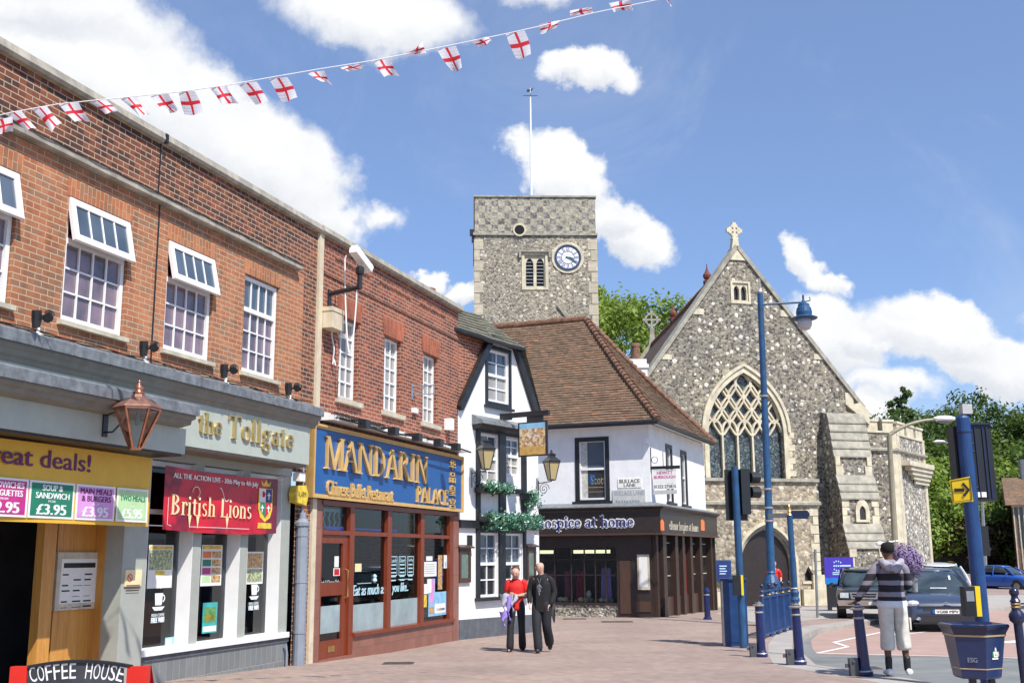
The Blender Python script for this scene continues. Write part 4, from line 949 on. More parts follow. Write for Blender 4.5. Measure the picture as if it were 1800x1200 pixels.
def tri_face(mb,fr,outer,holes,t,depth=.3,back=False):
    "flat wall with shaped holes, and the reveals of the holes"
    loops=[[Vector((a,z,0)) for a,z in outer]]+[[Vector((a,z,0)) for a,z in h] for h in holes]
    tris=tessellate_polygon(loops); flat=[p for l in loops for p in l]
    mb.raw([fr.P(p.x,t,p.y) for p in flat],[(a,b,c) if (flat[b]-flat[a]).cross(flat[c]-flat[a]).z>0 else (a,c,b) for a,b,c in tris])
    for h in holes:
        n=len(h); mb.raw([fr.P(a,t,z) for a,z in h]+[fr.P(a,t-depth,z) for a,z in h],[(i,(i+1)%n,n+(i+1)%n,n+i) for i in range(n)])
def gothic(cx,w,zs,zb,k=1.0,n=9,rise=None):
    "pointed arch outline: width w, springing zs, foot zb; radius k*w"
    r=k*w; pts=[(cx-w/2,zb)]; out=[]
    h=math.sqrt(max(1e-6,r*r-(r-w/2)**2)); sc=(rise/h) if rise else 1.
    for i in range(n+1):
        a=math.atan2(h,(w/2-r)+0) if False else None
    a_end=math.acos((r-w/2)/r)
    left=[(cx-w/2+r-r*math.cos(a_end*i/n),zs+sc*r*math.sin(a_end*i/n)) for i in range(n+1)]
    right=[(2*cx-x,z) for x,z in left[::-1][1:]]
    return [(cx-w/2,zb)]+left+right+[(cx+w/2,zb)]
yN=48; r0=ray(1295,980); Nf=Fr((r0.x*yN/r0.y,yN),76)
church=thing('church','flint church with steep west gable, traceried window, stone porch and stepped buttress','church',Nf.P(0,0,-.42))
ap=Nf.uv(1295,437); er_=Nf.uv(1513,712); el_=(ap[0]-5.6,ap[1]-(Nf.uv(1295,437)[1]-Nf.z(1140,657))*1.0)
lp=Nf.uv(1140,657); slope=(ap[1]-lp[1])/(ap[0]-lp[0]); el_=(-5.2,ap[1]-slope*(ap[0]+5.2))
# great west window
wl,wr=Nf.s(1246,790),Nf.s(1378,790); wcx=(wl+wr)/2; ww=wr-wl; wzs=Nf.z(1246,757); wzb=Nf.z(1246,839); wrise=Nf.z(1308,655)-wzs
arch=gothic(wcx,ww,wzs,wzb,1.0,10,wrise); archo=gothic(wcx,ww+.42,wzs,wzb-.0,1.0,10,wrise+.26)
sm=Nf.rect(1287,497,1316,530)
b=MB(Nf); tri_face(b,Nf,[(el_[0],-1),(er_[0]+.3,-1),(er_[0]+.3,er_[1]-.2),(er_[0],er_[1]),ap,el_],[arch,[(sm[0],sm[2]),(sm[1],sm[2]),(sm[1],sm[3]),(sm[0],sm[3])]],0,.45)
b.build('gable_wall',MT['flint'],church)
b=MB(Nf); b.ring(archo,arch,.001,.07); b.build('window_surround',MT['bathstone'],church)
hood=gothic(wcx,ww+.52,wzs,wzs,1.0,10,wrise+.34); b=MB(Nf); b.strip(hood[1:-1],.13,.0,.14); b.build('hood_mould',MT['bathstone'],church)
b=MB(Nf)
for i in range(8):
    z=wzb+.1+i*.28
    if z<wzs+.3:
        for sg in (-1,1):
            x=wcx+sg*(ww/2+.21); d=.18 if i%2 else .32; b.box(x,x+sg*d,.001,.02,z,z+.26)
b.build('window_quoins',MT['bathstone'],church)
# tracery: five lights, then rows of curved diamonds
b=MB(Nf); npt=5; pit=ww/5; tl=wzs+.12; mw_=.085
for i in range(1,5): x=wl+pit*i; b.box(x-mw_/2,x+mw_/2,-.28,-.08,wzb,tl+.05)
def halfw(z):
    if z<=wzs: return ww/2
    best=0
    for x,zz in arch:
        pass
    r=ww; sc=wrise/(ww*math.sqrt(3)/2); y=(z-wzs)/sc
    if y>r: return 0
    return max(0,math.sqrt(max(0,r*r-y*y))-ww/2)
def clampp(x,z):
    hw=halfw(z); return (min(max(x,wcx-hw),wcx+hw),z)
for i in range(5): # cusped light heads
    cx=wl+pit*(i+.5); hd=gothic(cx,pit-.03,tl-.1,tl-.1,.85,5)[1:-1]; hd=[clampp(*p) for p in hd]
    b.strip(hd,mw_,-.27+.002*i,-.075+.002*i)
vp=.56; row=0; z=tl+.30; k=0
while z<wzs+wrise-.1:
    n=4 if row%2==0 else 5
    for i in range(n):
        cx=wcx+(i-(n-1)/2)*pit; hw=halfw(z)
        if abs(cx-wcx)>hw+pit*.25: continue
        pts=[]
        for j in range(24):
            a=2*PI*j/24; ca,sa=math.cos(a),math.sin(a); rr_=(abs(ca)**1.6+abs(sa)**1.6)**(-1/1.6)*(1+.05*math.cos(4*a)); pts.append(clampp(cx+ca*rr_*(pit*.53),z+sa*rr_*vp*.98))
        k+=1; b.strip(pts,.078,-.27+.0013*k,-.075+.0013*k,closed=True)
        for a in (0,90,180,270):
            a=R(a); p=clampp(cx+math.cos(a)*pit*.36,z+math.sin(a)*vp*.64)
            if abs(p[0]-wcx)<halfw(p[1])-.05: b.lathe(tuple(Nf.P(p[0],-.12,p[1]-.05)),[(.05,0),(.05,.09)],5) if False else None
    row+=1; z+=vp
b.build('tracery',MT['bathstone'],church)
N=NT('stained_glass'); uv=N.uv(); v=N.n('ShaderNodeTexVoronoi'); N.set(v,'Vector',uv); v.inputs['Scale'].default_value=9; e=N.n('ShaderNodeTexVoronoi',feature='DISTANCE_TO_EDGE'); N.set(e,'Vector',uv); e.inputs['Scale'].default_value=9
sp=N.n('ShaderNodeSeparateColor'); N.set(sp,0,v.outputs['Color']); c=N.ramp(sp.outputs[0],[(0,(.03,.045,.055)),(.3,(.07,.10,.11)),(.55,(.12,.17,.16)),(.8,(.08,.05,.09)),(1,(.20,.24,.22))]); c=N.mix(N.ramp(e.outputs['Distance'],[(.05,(1,1,1)),(.09,(0,0,0))]),c,(.015,.017,.02))
N.set(N.b,'Base Color',c); N.b.inputs['Roughness'].default_value=.25; MT['stained']=N.mt
b=MB(Nf); b.plate(arch,-.26,-.25); b.build('stained_glass',MT['stained'],church)
b=MB(Nf); b.ring([(sm[0]-.1,sm[2]-.12),(sm[1]+.1,sm[2]-.12),(sm[1]+.1,sm[3]+.1),(sm[0]-.1,sm[3]+.1)],[(sm[0],sm[2]),(sm[1],sm[2]),(sm[1],sm[3]),(sm[0],sm[3])],.001,.03)
lw=(sm[1]-sm[0]); h1=gothic(sm[0]+lw*.27,lw*.34,sm[3]-.33,sm[2]+.05,1,5); h2=gothic(sm[0]+lw*.73,lw*.34,sm[3]-.33,sm[2]+.05,1,5)
tri_face(b,Nf,[(sm[0],sm[2]),(sm[1],sm[2]),(sm[1],sm[3]),(sm[0],sm[3])],[h1,h2],-.03,.2); b.build('lancet_surround',MT['bathstone'],church)
b=MB(Nf); b.quad(sm[0],sm[1],sm[2],sm[3],-.2); b.build('lancet_pane',MT['win_d'],church)
# copings, kneeler, blocks, cross
b=MB(Nf); 
def coping(b,p0,p1,w=.17,t0=-.5,t1=.10):
    b.strip([p0,p1],w,t0,t1)
coping(b,(er_[0]+.12,er_[1]-.12),(ap[0],ap[1]+.1)); b.build('gable_coping',MT['greystone'],church)
b=MB(Nf); coping(b,(el_[0],el_[1]),(ap[0]-.02,ap[1]+.1),.17,-.5,.10); b.build('gable_coping',MT['greystone'],church)
b=MB(Nf); b.plate([(er_[0]-.75,er_[1]-.05),(er_[0]+.32,er_[1]-.9),(er_[0]+.32,er_[1]-.3),(er_[0]-.1,er_[1]+.1)],.002,.13); 
for x,y,x1,y1 in ((1217,542,1237,553),(1163,622,1181,632),(1371,545,1388,557),(1430,622,1448,632),(1485,690,1500,712)): pxbox(b,Nf,x,y,x1,y1,.001,.03)
b.plate([(ap[0]-.42,ap[1]-.55),(ap[0]+.42,ap[1]-.55),(ap[0]+.1,ap[1]+.1),(ap[0]-.1,ap[1]+.1)],.002,.06)
b.build('kneeler_stones',MT['bathstone'],church)
def wheel_cross(fr,s,z,r,t=-.2,h=.45,mt='bathstone'):
    b=MB(fr); b.plate([(s-.22,z-.2),(s+.22,z-.2),(s+.12,z+h*.8),(s+.17,z+h*.85),(s+.12,z+h),(s-.12,z+h),(s-.17,z+h*.85),(s-.12,z+h*.8)],t-.13,t+.13); cz=z+h+r*1.15
    b.box(s-.05,s+.05,t-.06,t+.06,z+h,cz+r*1.05); b.box(s-r*1.05,s+r*1.05,t-.058,t+.058,cz-.05,cz+.05)
    ring=[(s+math.cos(a*PI/8)*r*.78,cz+math.sin(a*PI/8)*r*.78) for a in range(16)]; b.strip(ring,.07,t-.05,t+.05,closed=True)
    for a in range(4):
        x=s+math.cos(a*PI/2)*r; zz=cz+math.sin(a*PI/2)*r; b.plate([(x-.09,zz-.09),(x+.09,zz-.09),(x+.09,zz+.09),(x-.09,zz+.09)],t-.062,t+.062)
    for a in range(8):
        an=PI/8+a*PI/4; x=s+math.cos(an)*r*.78; zz=cz+math.sin(an)*r*.78; b.plate([(x+.085*math.cos(q_),zz+.085*math.sin(q_)) for q_ in [i_*PI/3 for i_ in range(6)]],t-.064,t+.064)
    return b.build('gable_cross',MT[mt],church)
wheel_cross(Nf,ap[0],ap[1]+.12,.29)
# nave roof running back
dn=Vector((math.sin(R(-3)),math.cos(R(-3)),0)); LN=21.
def back(p,k): return p+dn*k
rg=Nf.P(ap[0],-.4,ap[1]-.35); le=Nf.P(el_[0],-.4,el_[1]-.3); re=Nf.P(er_[0],-.4,er_[1]-.3)
b=MB(); b.raw([rg,le,back(le,LN),back(rg,LN)],[(0,1,2,3)]); b.raw([rg,back(rg,LN),back(re,LN),re],[(0,1,2,3)]); b.raw([back(rg,LN),back(le,LN),back(re,LN)],[(0,1,2)])
b.raw([re,back(re,LN),back(re,LN)-Vector((0,0,9)),re-Vector((0,0,9))],[(0,1,2,3)]); b.raw([le,back(le,LN),back(le,LN)-Vector((0,0,9)),le-Vector((0,0,9))],[(0,1,2,3)])
b.build('nave_roof',MT['tiles_d'],church)
b=MB(); caps(b,rg+Vector((0,0,.02)),back(rg,LN)+Vector((0,0,.02)),.45,.13,.15); b.build('ridge_tiles',MT['tiles_o'],church)
for k_2 in (5.2,14.):
    p=back(rg,k_2); b=MB(); b.lathe(p,[(.2,0),(.22,.25),(.12,.3),(.2,.42),(.22,.55),(.1,.75),(.03,.95),(.02,1.15)],8); b.build('ridge_finial',M('red_finial',(.17,.045,.03),.7),church)
pb=back(rg,LN); lb_=back(le,LN)
b=MB(); b.raw([pb+Vector((0,-.3,.35)),lb_+Vector((0,-.3,.35)),lb_+Vector((0,.3,.35)),pb+Vector((0,.3,.35)),pb+Vector((0,-.3,-.1)),lb_+Vector((0,-.3,-.1))],[(0,1,2,3),(0,4,5,1)]); b.build('rear_coping',MT['greystone'],church)
fb=Fr((pb.x,pb.y),88); wheel_cross(fb,0,pb.z+.3,.5,0,.8,'greystone')
# porch
pt_=2.5; pl,pr=Nf.s(1244,1000,pt_),Nf.s(1443,1000,pt_); pz=Nf.z(1340,846,pt_); pz1=Nf.z(1340,884,pt_)
dl,dr_=Nf.s(1306,1000,pt_),Nf.s(1392,1000,pt_); dcx=(dl+dr_)/2; dw=dr_-dl; dzs=Nf.z(1347,990,pt_); drs=Nf.z(1347,930,pt_)-dzs
o1=gothic(dcx,dw+.55,dzs,-.9,.72,9,drs+.34)
ni=Nf.rect(1414,999,1430,1020,pt_)
niche=[(ni[0],ni[2]),(ni[0],ni[2]+(ni[3]-ni[2])*.55),((ni[0]+ni[1])/2,ni[3]+.1),(ni[1],ni[2]+(ni[3]-ni[2])*.55),(ni[1],ni[2])][::-1]
b=MB(Nf); tri_face(b,Nf,[(pl,-1),(pr,-1),(pr,pz),(pl,pz)],[o1,niche],pt_,.25)
for s in (pl,pr): b.poly([(s,0,-1),(s,pt_,-1),(s,pt_,pz),(s,0,pz)])
b.poly([(pl,0,pz),(pl,pt_,pz),(pr,pt_,pz),(pr,0,pz)]); b.build('porch_wall',MT['rag'],church)
b=MB(Nf); b.box(pl-.1,pr+.1,0,pt_+.12,pz+.001,pz+.13); b.build('porch_coping',MT['greystone'],church)
b=MB(Nf); b.prism([(pt_+.001,pz1+.1),(pt_+.14,pz1+.04),(pt_+.14,pz1-.06),(pt_+.001,pz1-.1)],pl-.12,pr+.12); b.prism([(.1,pz1+.1),(pt_,pz1+.1),(pt_,pz1-.1),(.1,pz1-.1)],pl-.12,pl-.001); b.build('string_course',MT['greystone'],church)
b=MB(Nf)
for i in range(12):
    z=-.5+i*.37; d=.24 if i%2 else .38
    if z+.34<pz1-.1: b.box(pl+.001,pl+d,pt_+.001,pt_+.02,z,z+.34); b.box(pr-d,pr-.001,pt_+.001,pt_+.02,z,z+.34)
b.box(pl+.0,dcx-dw/2-.35,pt_+.02,pt_+.22,-1,.18); b.box(dcx+dw/2+.35,pr+.12,pt_+.02,pt_+.24,-1,.22); b.box(pr-.45,pr+.12,pt_+.021,pt_+.16,.221,.8)
b.box(ni[0]-.12,ni[1]+.12,pt_+.002,pt_+.05,ni[2]-.12,ni[2]-.02)
b.build('quoins',MT['bathstone'],church)
for i,(e0_,e1_,d0_,d1_) in enumerate(((.55,.34,-.12,.08),(.34,.17,-.2,-.03),(.17,.0,-.28,-.13))):
    b=MB(Nf); b.ring(gothic(dcx,dw+e0_,dzs,-.9,.72,9,drs+e0_*.62),gothic(dcx,dw+e1_,dzs,-.9,.72,9,drs+e1_*.62),pt_+d0_,pt_+d1_); b.build('arch_order',MT['greystone'] if i else MT['bathstone'],church)
b=MB(Nf); b.plate(gothic(dcx,dw+.02,dzs,-.9,.72,9,drs),pt_-.30,pt_-.27); dd=b.build('door',MT['brownblk'],church)
b=MB(Nf); b.box(dcx+.18,dcx+.30,pt_-.269,pt_-.255,-.9,1.9); b.build('door_stile',MT['mahog'],dd)
b=MB(Nf); b.plate(niche[::-1],pt_-.24,pt_-.22); b.build('niche_back',MT['dark'],church)
# big sloping buttress: profile measured on its left cheek
best=None
for i in range(200):
    s0=4.0+i*.02; t_,z_=Nf.at_s(1454,727,s0)
    if best is None or abs(t_-.55)<best[0]: best=(abs(t_-.55),s0)
sb=best[1]; prof=[Nf.at_s(x,y,sb) for x,y in ((1454,727),(1466,801),(1470,835),(1479,875),(1482,921),(1491,962),(1494,985))]
sbr=Nf.s(1516,725,prof[0][0]); bw_=sbr-sb
tb=prof[-1][0]; 
P_=[(0.0,prof[0][1]+.15)]+prof+[(prof[-1][0],-1),(0.,-1)]
b=MB(Nf); b.prism(P_,sb,sb+bw_); b.build('buttress',MT['flint'],church)
b=MB(Nf)
def slope_slab(p,q,ov=.06):
    n=max(2,int((p[1]-q[1])/.36+.6))
    for i in range(n):
        a=(p[0]+(q[0]-p[0])*i/n,p[1]+(q[1]-p[1])*i/n); c=(p[0]+(q[0]-p[0])*(i+1)/n,p[1]+(q[1]-p[1])*(i+1)/n)
        b.prism([(a[0]-.02,a[1]+.02),(a[0]+.03,a[1]+.02),(c[0]+.10,c[1]+.01),(c[0]+.10,c[1]-.05),(c[0]-.02,c[1]-.05)],sb-.05,sb+bw_+.05)
slope_slab((0.1,prof[0][1]+.12),prof[1]) if False else None
for i_ in (0,2,4): b=MB(Nf); slope_slab(prof[i_],prof[i_+1]); b.build('weathering_slabs',MT['greystone'],church)
b=MB(Nf)
for p,q in ((prof[1],prof[2]),(prof[3],prof[4]),(prof[5],(prof[6][0],-.9))):
    h=p[1]-q[1]; n=max(1,int(h/.4+.5))
    for i in range(n):
        z0_,z1_=q[1]+h*i/n+.01,q[1]+h*(i+1)/n-.01; d=.22 if i%2 else .34; t_=max(p[0],q[0])+.004
        b.box(sb,sb+d,t_-.1,t_+.02,z0_,z1_); b.box(sb+bw_-d,sb+bw_,t_-.1,t_+.02,z0_,z1_)
b.build('buttress_quoins',MT['bathstone'],church)
tq=prof[4][0]+.02; nr=Nf.rect(1507,884,1524,913,tq)
b=MB(Nf); g_o=gothic((nr[0]+nr[1])/2,nr[1]-nr[0]+.25,nr[2]+.38,nr[2]-.1,.9,6); g_i=gothic((nr[0]+nr[1])/2,nr[1]-nr[0]-.12,nr[2]+.36,nr[2]-.0,.9,6); b.ring(g_o,g_i,tq-.05,tq+.05); b.build('niche_surround',MT['bathstone'],church)
b=MB(Nf); b.plate(g_i,tq-.02,tq+.0); b.build('niche_back',MT['dark'],church)
# vestry wall and battlemented turret
vs0=er_[0]+.3; vs1=Nf.s(1577,800); vz=Nf.z(1560,757); vzt=Nf.z(1560,741)
b=MB(Nf); b.quad(vs0,vs1,-1,vz,0.); b.box(vs0,vs1,-.4,-.001,vz-.4,vz); b.build('vestry_wall',MT['flint'],church)
def crenel(b,fr,s0,s1,zb,zt,n,t=.0,gap=.32):
    w=(s1-s0)/n
    for i in range(n):
        a=s0+w*i+w*gap/2; c=s0+w*(i+1)-w*gap/2; b.box(a,c,t-.35,t+.02,zb,zt-.1); b.box(a-.04,c+.04,t-.39,t+.07,zt-.1,zt)
    b.box(s0,s1,t-.36,t+.05,zb-.09,zb)
b=MB(Nf); crenel(b,Nf,vs0-.2,vs1,vz,vzt+.1,2); b.build('battlements',MT['bathstone'],church)
U0=Nf.P(vs1,.0,0); U=Fr((U0.x,U0.y),36); us=U.s(1625,800); uz=U.z(1600,768); uzt=U.z(1600,752)
b=MB(U); b.quad(0,us,-1,uz,0); b.poly([(us,0,-1),(us,-4,-1),(us,-4,uz),(us,0,uz)]); b.poly([(0,0,uz),(us,0,uz),(us,-4,uz),(0,-4,uz)]); b.build('turret_wall',MT['flint_lit'],church)
b=MB(U); crenel(b,U,0,us,uz,uzt+.12,3,gap=.25); b.build('battlements',MT['bathstone'],church)
b=MB(U); zc=U.z(1600,796); b.prism([(.001,zc+.09),(.13,zc+.03),(.13,zc-.05),(.001,zc-.1)],-.1,us+.1); b.fr=Nf; zc2=Nf.z(1560,790); b.prism([(.001,zc2+.09),(.13,zc2+.03),(.13,zc2-.05),(.001,zc2-.1)],vs0-.1,vs1+.05); b.build('string_course',MT['greystone'],church)
b=MB(U)
b.box(.0,.42,.0,.035,-1,uz); b.box(us-.35,us,.0,.035,-1,uz); b.fr=Nf; b.box(vs1-.35,vs1+.0,.0,.035,-1,vz-.1)
b.build('quoins',MT['bathstone'],church)
b=MB(U)
for i in range(5):
    f=i/5; y0=812+i*7; zz=U.z(1600,y0); b.box(.42+(us-.8)*f*.62,us+.02,.036,.42-.075*i,zz-.24,zz-.02)
b.build('corbel',MT['bathstone'],church)
# ---------------------------------------------------------------- tower
T=Fr((0,57),88); tw0,tw1=T.s(834.5,400),T.s(1047,400); tzt=T.z(940,347); tzs=T.z(940,410)
tower=thing('church_tower','square flint church tower with chequered parapet, blue and white clock and louvred belfry window','church tower',T.P((tw0+tw1)/2,-3,-.4))
N=NT('chequer'); 
tb_=NT('chequered_flint'); N=tb_; o=N.obj(); sp=N.n('ShaderNodeSeparateXYZ'); N.set(sp,0,o)
ck=N.n('ShaderNodeTexChecker'); N.set(ck,'Vector',N.n('ShaderNodeMapping')); mp=ck.inputs['Vector'].links[0].from_node; N.set(mp,'Vector',N.uv()); mp.inputs['Location'].default_value=(.13,.12,0); ck.inputs['Scale'].default_value=2.85; N.set(ck,'Color1',(1,1,1)); N.set(ck,'Color2',(0,0,0))
a=N.n('ShaderNodeTexVoronoi'); N.set(a,'Vector',o); a.inputs['Scale'].default_value=7.5; s2=N.n('ShaderNodeSeparateColor'); N.set(s2,0,a.outputs['Color'])
dk=N.ramp(s2.outputs[0],[(0,(.09,.085,.08)),(.5,(.19,.175,.155)),(1,(.34,.31,.27))]); lt=N.ramp(N.noise(2.5,5,o,rough=.7),[(.3,(.27,.245,.185)),(.7,(.47,.43,.33))]); br=N.noise(1.1,2,o); lt=N.mix(.6,lt,N.ramp(s2.outputs[1],[(0,(.7,.7,.7)),(1,(1.2,1.2,1.2))]),'MULTIPLY')
mk=N.math('MULTIPLY',ck.outputs['Fac'],N.ramp(br,[(.30,(.25,.25,.25)),(.45,(1,1,1))])); c=N.mix(mk,lt,dk); N.set(N.b,'Base Color',c); N.b.inputs['Roughness'].default_value=.85; N.bump(a.outputs['Distance'],.05,.5); MT['cheq']=N.mt
hc=T.uv(913,405); hr=.27
bw=T.rect(922,449,959,505); cc=T.uv(998,453); 
hole=[(hc[0]+hr*math.cos(-2*PI*i/16),hc[1]+hr*math.sin(-2*PI*i/16)) for i in range(16)]
b=MB(T); tri_face(b,T,[(tw0,tzs-.0),(tw1,tzs),(tw1,tzt),(tw0,tzt)],[hole] if False else [],0,.3); TD=6.4
b.poly([(tw0,0,tzs),(tw0,0,tzt),(tw0,-TD,tzt),(tw0,-TD,tzs)]); b.poly([(tw1,0,tzs),(tw1,-TD,tzs),(tw1,-TD,tzt),(tw1,0,tzt)]); b.poly([(tw0,-TD,tzs),(tw0,-TD,tzt),(tw1,-TD,tzt),(tw1,-TD,tzs)]); b.poly([(tw0,0,tzt),(tw1,0,tzt),(tw1,-TD,tzt),(tw0,-TD,tzt)]); b.build('parapet',MT['cheq'],tower)
b=MB(T); tri_face(b,T,[(tw0-.08,-1),(tw1+.18,-1),(tw1+.02,tzs-.02),(tw0-.0,tzs-.02)],[[(bw[0],bw[2]),(bw[1],bw[2]),(bw[1],bw[3]),(bw[0],bw[3])]],.0,.35)
b.raw([T.P(tw0-.08,0,-1),T.P(tw0,0,tzs-.02),T.P(tw0,-TD,tzs-.02),T.P(tw0-.08,-TD,-1)],[(0,1,2,3)]); b.raw([T.P(tw1+.18,0,-1),T.P(tw1+.18,-TD,-1),T.P(tw1+.02,-TD,tzs-.02),T.P(tw1+.02,0,tzs-.02)],[(0,1,2,3)]); b.build('wall',MT['flint_t'],tower)
b=MB(T); b.box(tw0-.09,tw1+.09,-TD-.1,.10,tzs-.13,tzs-.0); b.build('string_course',MT['greystone'],tower)
b=MB(T); b.box(tw0-.06,tw1+.06,-TD-.06,.07,tzt+.001,tzt+.09); b.build('coping',MT['greystone'],tower)
b=MB(T)
for i in range(22):
    z=7+i*.6; d=.28 if i%2 else .45
    if z+.55<tzs-.2: b.box(tw0-.035,tw0+d,-.2,.02,z,z+.56); b.box(tw1-d,tw1+.06,-.2,.02,z,z+.56)
b.build('quoins',MT['ashlar'],tower)
b=MB(T); b.ring([(hc[0]+.36*math.cos(2*PI*i/16),hc[1]+.36*math.sin(2*PI*i/16)) for i in range(16)],[(hc[0]+hr*math.cos(2*PI*i/16),hc[1]+hr*math.sin(2*PI*i/16)) for i in range(16)],.0,.13); b.build('roundel_surround',MT['bathstone'],tower)
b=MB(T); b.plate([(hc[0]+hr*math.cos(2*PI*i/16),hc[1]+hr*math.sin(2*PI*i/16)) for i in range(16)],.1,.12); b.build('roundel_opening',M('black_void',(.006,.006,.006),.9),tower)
# belfry window
b=MB(T); s0,s1,z0,z1=bw; m=(s0+s1)/2; hw_=(s1-s0)/2-.09
g1=gothic(s0+.04+hw_/2,hw_-.06,z1-.5,z0+.06,.62,6,.36); g2_l=gothic(s1-.04-hw_/2,hw_-.06,z1-.5,z0+.06,.62,6,.36)
tri_face(b,T,[(s0,z0),(s1,z0),(s1,z1),(s0,z1)],[g1,g2_l],-.06,.25)
b.ring([(s0-.16,z0-.14),(s1+.16,z0-.14),(s1+.16,z1+.16),(s0-.16,z1+.16)],[(s0,z0),(s1,z0),(s1,z1),(s0,z1)],.001,.04)
b.build('belfry_surround',MT['bathstone'],tower)
b=MB(T); b.prism([(.04,z1+.26),(.16,z1+.22),(.16,z1+.17),(.04,z1+.165)],s0-.3,s1+.3); b.box(s0-.3,s0-.18,.001,.15,z1-.15,z1+.165); b.box(s1+.18,s1+.3,.001,.15,z1-.15,z1+.165); b.build('label_mould',MT['greystone'],tower)
b=MB(T)
for i in range(9): z=z0+.05+i*.19; b.poly([(s0,-.08,z),(s1,-.08,z),(s1,-.24,z+.15),(s0,-.24,z+.15)]); b.box(s0,s1,-.09,-.075,z-.01,z+.012)
b.build('louvres',MT['lead'],tower)
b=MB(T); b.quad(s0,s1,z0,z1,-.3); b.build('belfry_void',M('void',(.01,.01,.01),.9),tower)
# clock
def disc(fr,c,r,n=40): return [(c[0]+r*math.cos(2*PI*i/n),c[1]+r*math.sin(2*PI*i/n)) for i in range(n)]
cr=.71
b=MB(T); b.ring(disc(T,cc,cr+.16),disc(T,cc,cr+.0),.001,.05); b.build('clock_surround',MT['bathstone'],tower)
b=MB(T); b.ring(disc(T,cc,cr+.01),disc(T,cc,cr*.90),.03,.085); ck_=b.build('clock_rim',M('clock_blue',(.035,.055,.10),.4),tower)
b=MB(T); b.plate(disc(T,cc,cr*.905),.02,.045); b.build('clock_face',MT['white'],tower)
b=MB(T); b.ring(disc(T,cc,cr*.52),disc(T,cc,cr*.47),.046,.052); b.ring(disc(T,cc,cr*.905),disc(T,cc,cr*.84),.046,.052)
rn=['XII','I','II','III','IIII','V','VI','VII','VIII','IX','X','XI']
def rot2(c,p,a): return (c[0]+p[0]*math.cos(a)-p[1]*math.sin(a),c[1]+p[0]*math.sin(a)+p[1]*math.cos(a))
for h_,s_ in enumerate(rn):
    an=-h_*PI/6; wd_={'I':.05,'V':.10,'X':.10}; tot_=sum(wd_[c] for c in s_); x=-tot_/2
    for ch in s_:
        w_=wd_[ch]; y0,y1=cr*.54,cr*.82; m_=x+w_/2
        st=[((m_,y0),(m_,y1))] if ch=='I' else ([((m_-.035,y1),(m_,y0)),((m_+.035,y1),(m_,y0))] if ch=='V' else [((m_-.035,y1),(m_+.035,y0)),((m_+.035,y1),(m_-.035,y0))])
        for j,(p,q) in enumerate(st):
            b.plate([rot2(cc,(p[0]-.012,p[1]),an),rot2(cc,(q[0]-.012,q[1]),an),rot2(cc,(q[0]+.012,q[1]),an),rot2(cc,(p[0]+.012,p[1]),an)],.0455,.050+.001*j)
        x+=w_
for i in range(6):
    a0=i*PI/3; b.plate([rot2(cc,(-.006,0),a0),rot2(cc,(.006,0),a0),rot2(cc,(.006,cr*.47),a0),rot2(cc,(-.006,cr*.47),a0)],.0455,.048)
b.build('clock_numerals',MT['navy'],tower)
b=MB(T); 
for an,l,w_,tz in ((-R(100),.36,.05,.06),(-R(120),.6,.035,.07)):
    b.plate([rot2(cc,(-w_*.6,-.12),an),rot2(cc,(w_*.6,-.12),an),rot2(cc,(w_,l*.5),an),rot2(cc,(0,l),an),rot2(cc,(-w_,l*.5),an)],tz,tz+.01)
b.build('clock_hands',M('clock_green',(.03,.10,.085),.4),tower)
# pole with vane
pp=T.at_s(933,340,T.s(934,347,-3)) ; ps=T.s(934,347,-3.); b=MB(T); zt_=T.z(933,172,-3.)
b.tube([T.P(ps,-3,tzt-1),T.P(ps,-3,tzt+ (zt_-tzt)*.6),T.P(ps,-3,zt_)],[.075,.06,.045],8); b.tube([T.P(ps,-3,zt_),T.P(ps,-3,zt_+.6)],.02,6); pol=b.build('flagpole',MT['white'],tower)
b=MB(T); b.tube([T.P(ps-.42,-3,zt_+.12),T.P(ps+.42,-3,zt_+.12)],.018,5); b.tube([T.P(ps,-3.4,zt_+.12),T.P(ps,-2.6,zt_+.12)],.018,5); b.plate([(ps-.22,zt_+.35),(ps+.05,zt_+.38),(ps+.2,zt_+.62),(ps-.02,zt_+.5),(ps-.18,zt_+.52)],-3.01,-2.99); b.build('weather_vane',MT['blackm'],pol)
b=MB(T); x=tw0-.05; b.box(x-.22,x,-.3,.05,tzs-.1,tzs+.2); b.box(x-.12,x+.02,-.2,.0,tzs-.5,tzs-.1); b.build('floodlight',MT['blackm'],tower)
b=MB(T); q0=T.uv(980,536);q1=T.uv(999,560); b.strip([q0,q1],.14,.0,.1); b.build('weather_moulding',MT['greystone'],tower)
# ---------------------------------------------------------------- trees
def leafmat(name,c1,c2,c3):
    N=NT(name); o=N.obj(); g=N.noise(.55,3,o); rnd=N.n('ShaderNodeTexWhiteNoise'); 
    geo=N.n('ShaderNodeNewGeometry'); N.set(rnd,0,geo.outputs['True Normal'])
    c=N.ramp(g,[(.3,c1),(.55,c2),(.75,c3)]); c=N.mix(.6,c,N.ramp(rnd.outputs['Value'],[(0,(.6,.6,.55)),(1,(1.5,1.45,1.3))]),'MULTIPLY')
    N.set(N.b,'Base Color',c); N.b.inputs['Roughness'].default_value=.55; N.b.inputs['Specular IOR Level'].default_value=.3
    tr=N.n('ShaderNodeBsdfTranslucent'); N.set(tr,0,N.mix(1.,c,(1.5,1.5,.6),'MULTIPLY')); mx=N.n('ShaderNodeMixShader'); N.set(mx,0,.35); N.set(mx,1,N.b); N.set(mx,2,tr); N.set(N.out,'Surface',mx)
    return N.mt
MT['leaf_a']=leafmat('leaves_lime',(.13,.20,.035),(.19,.27,.05),(.25,.33,.07))
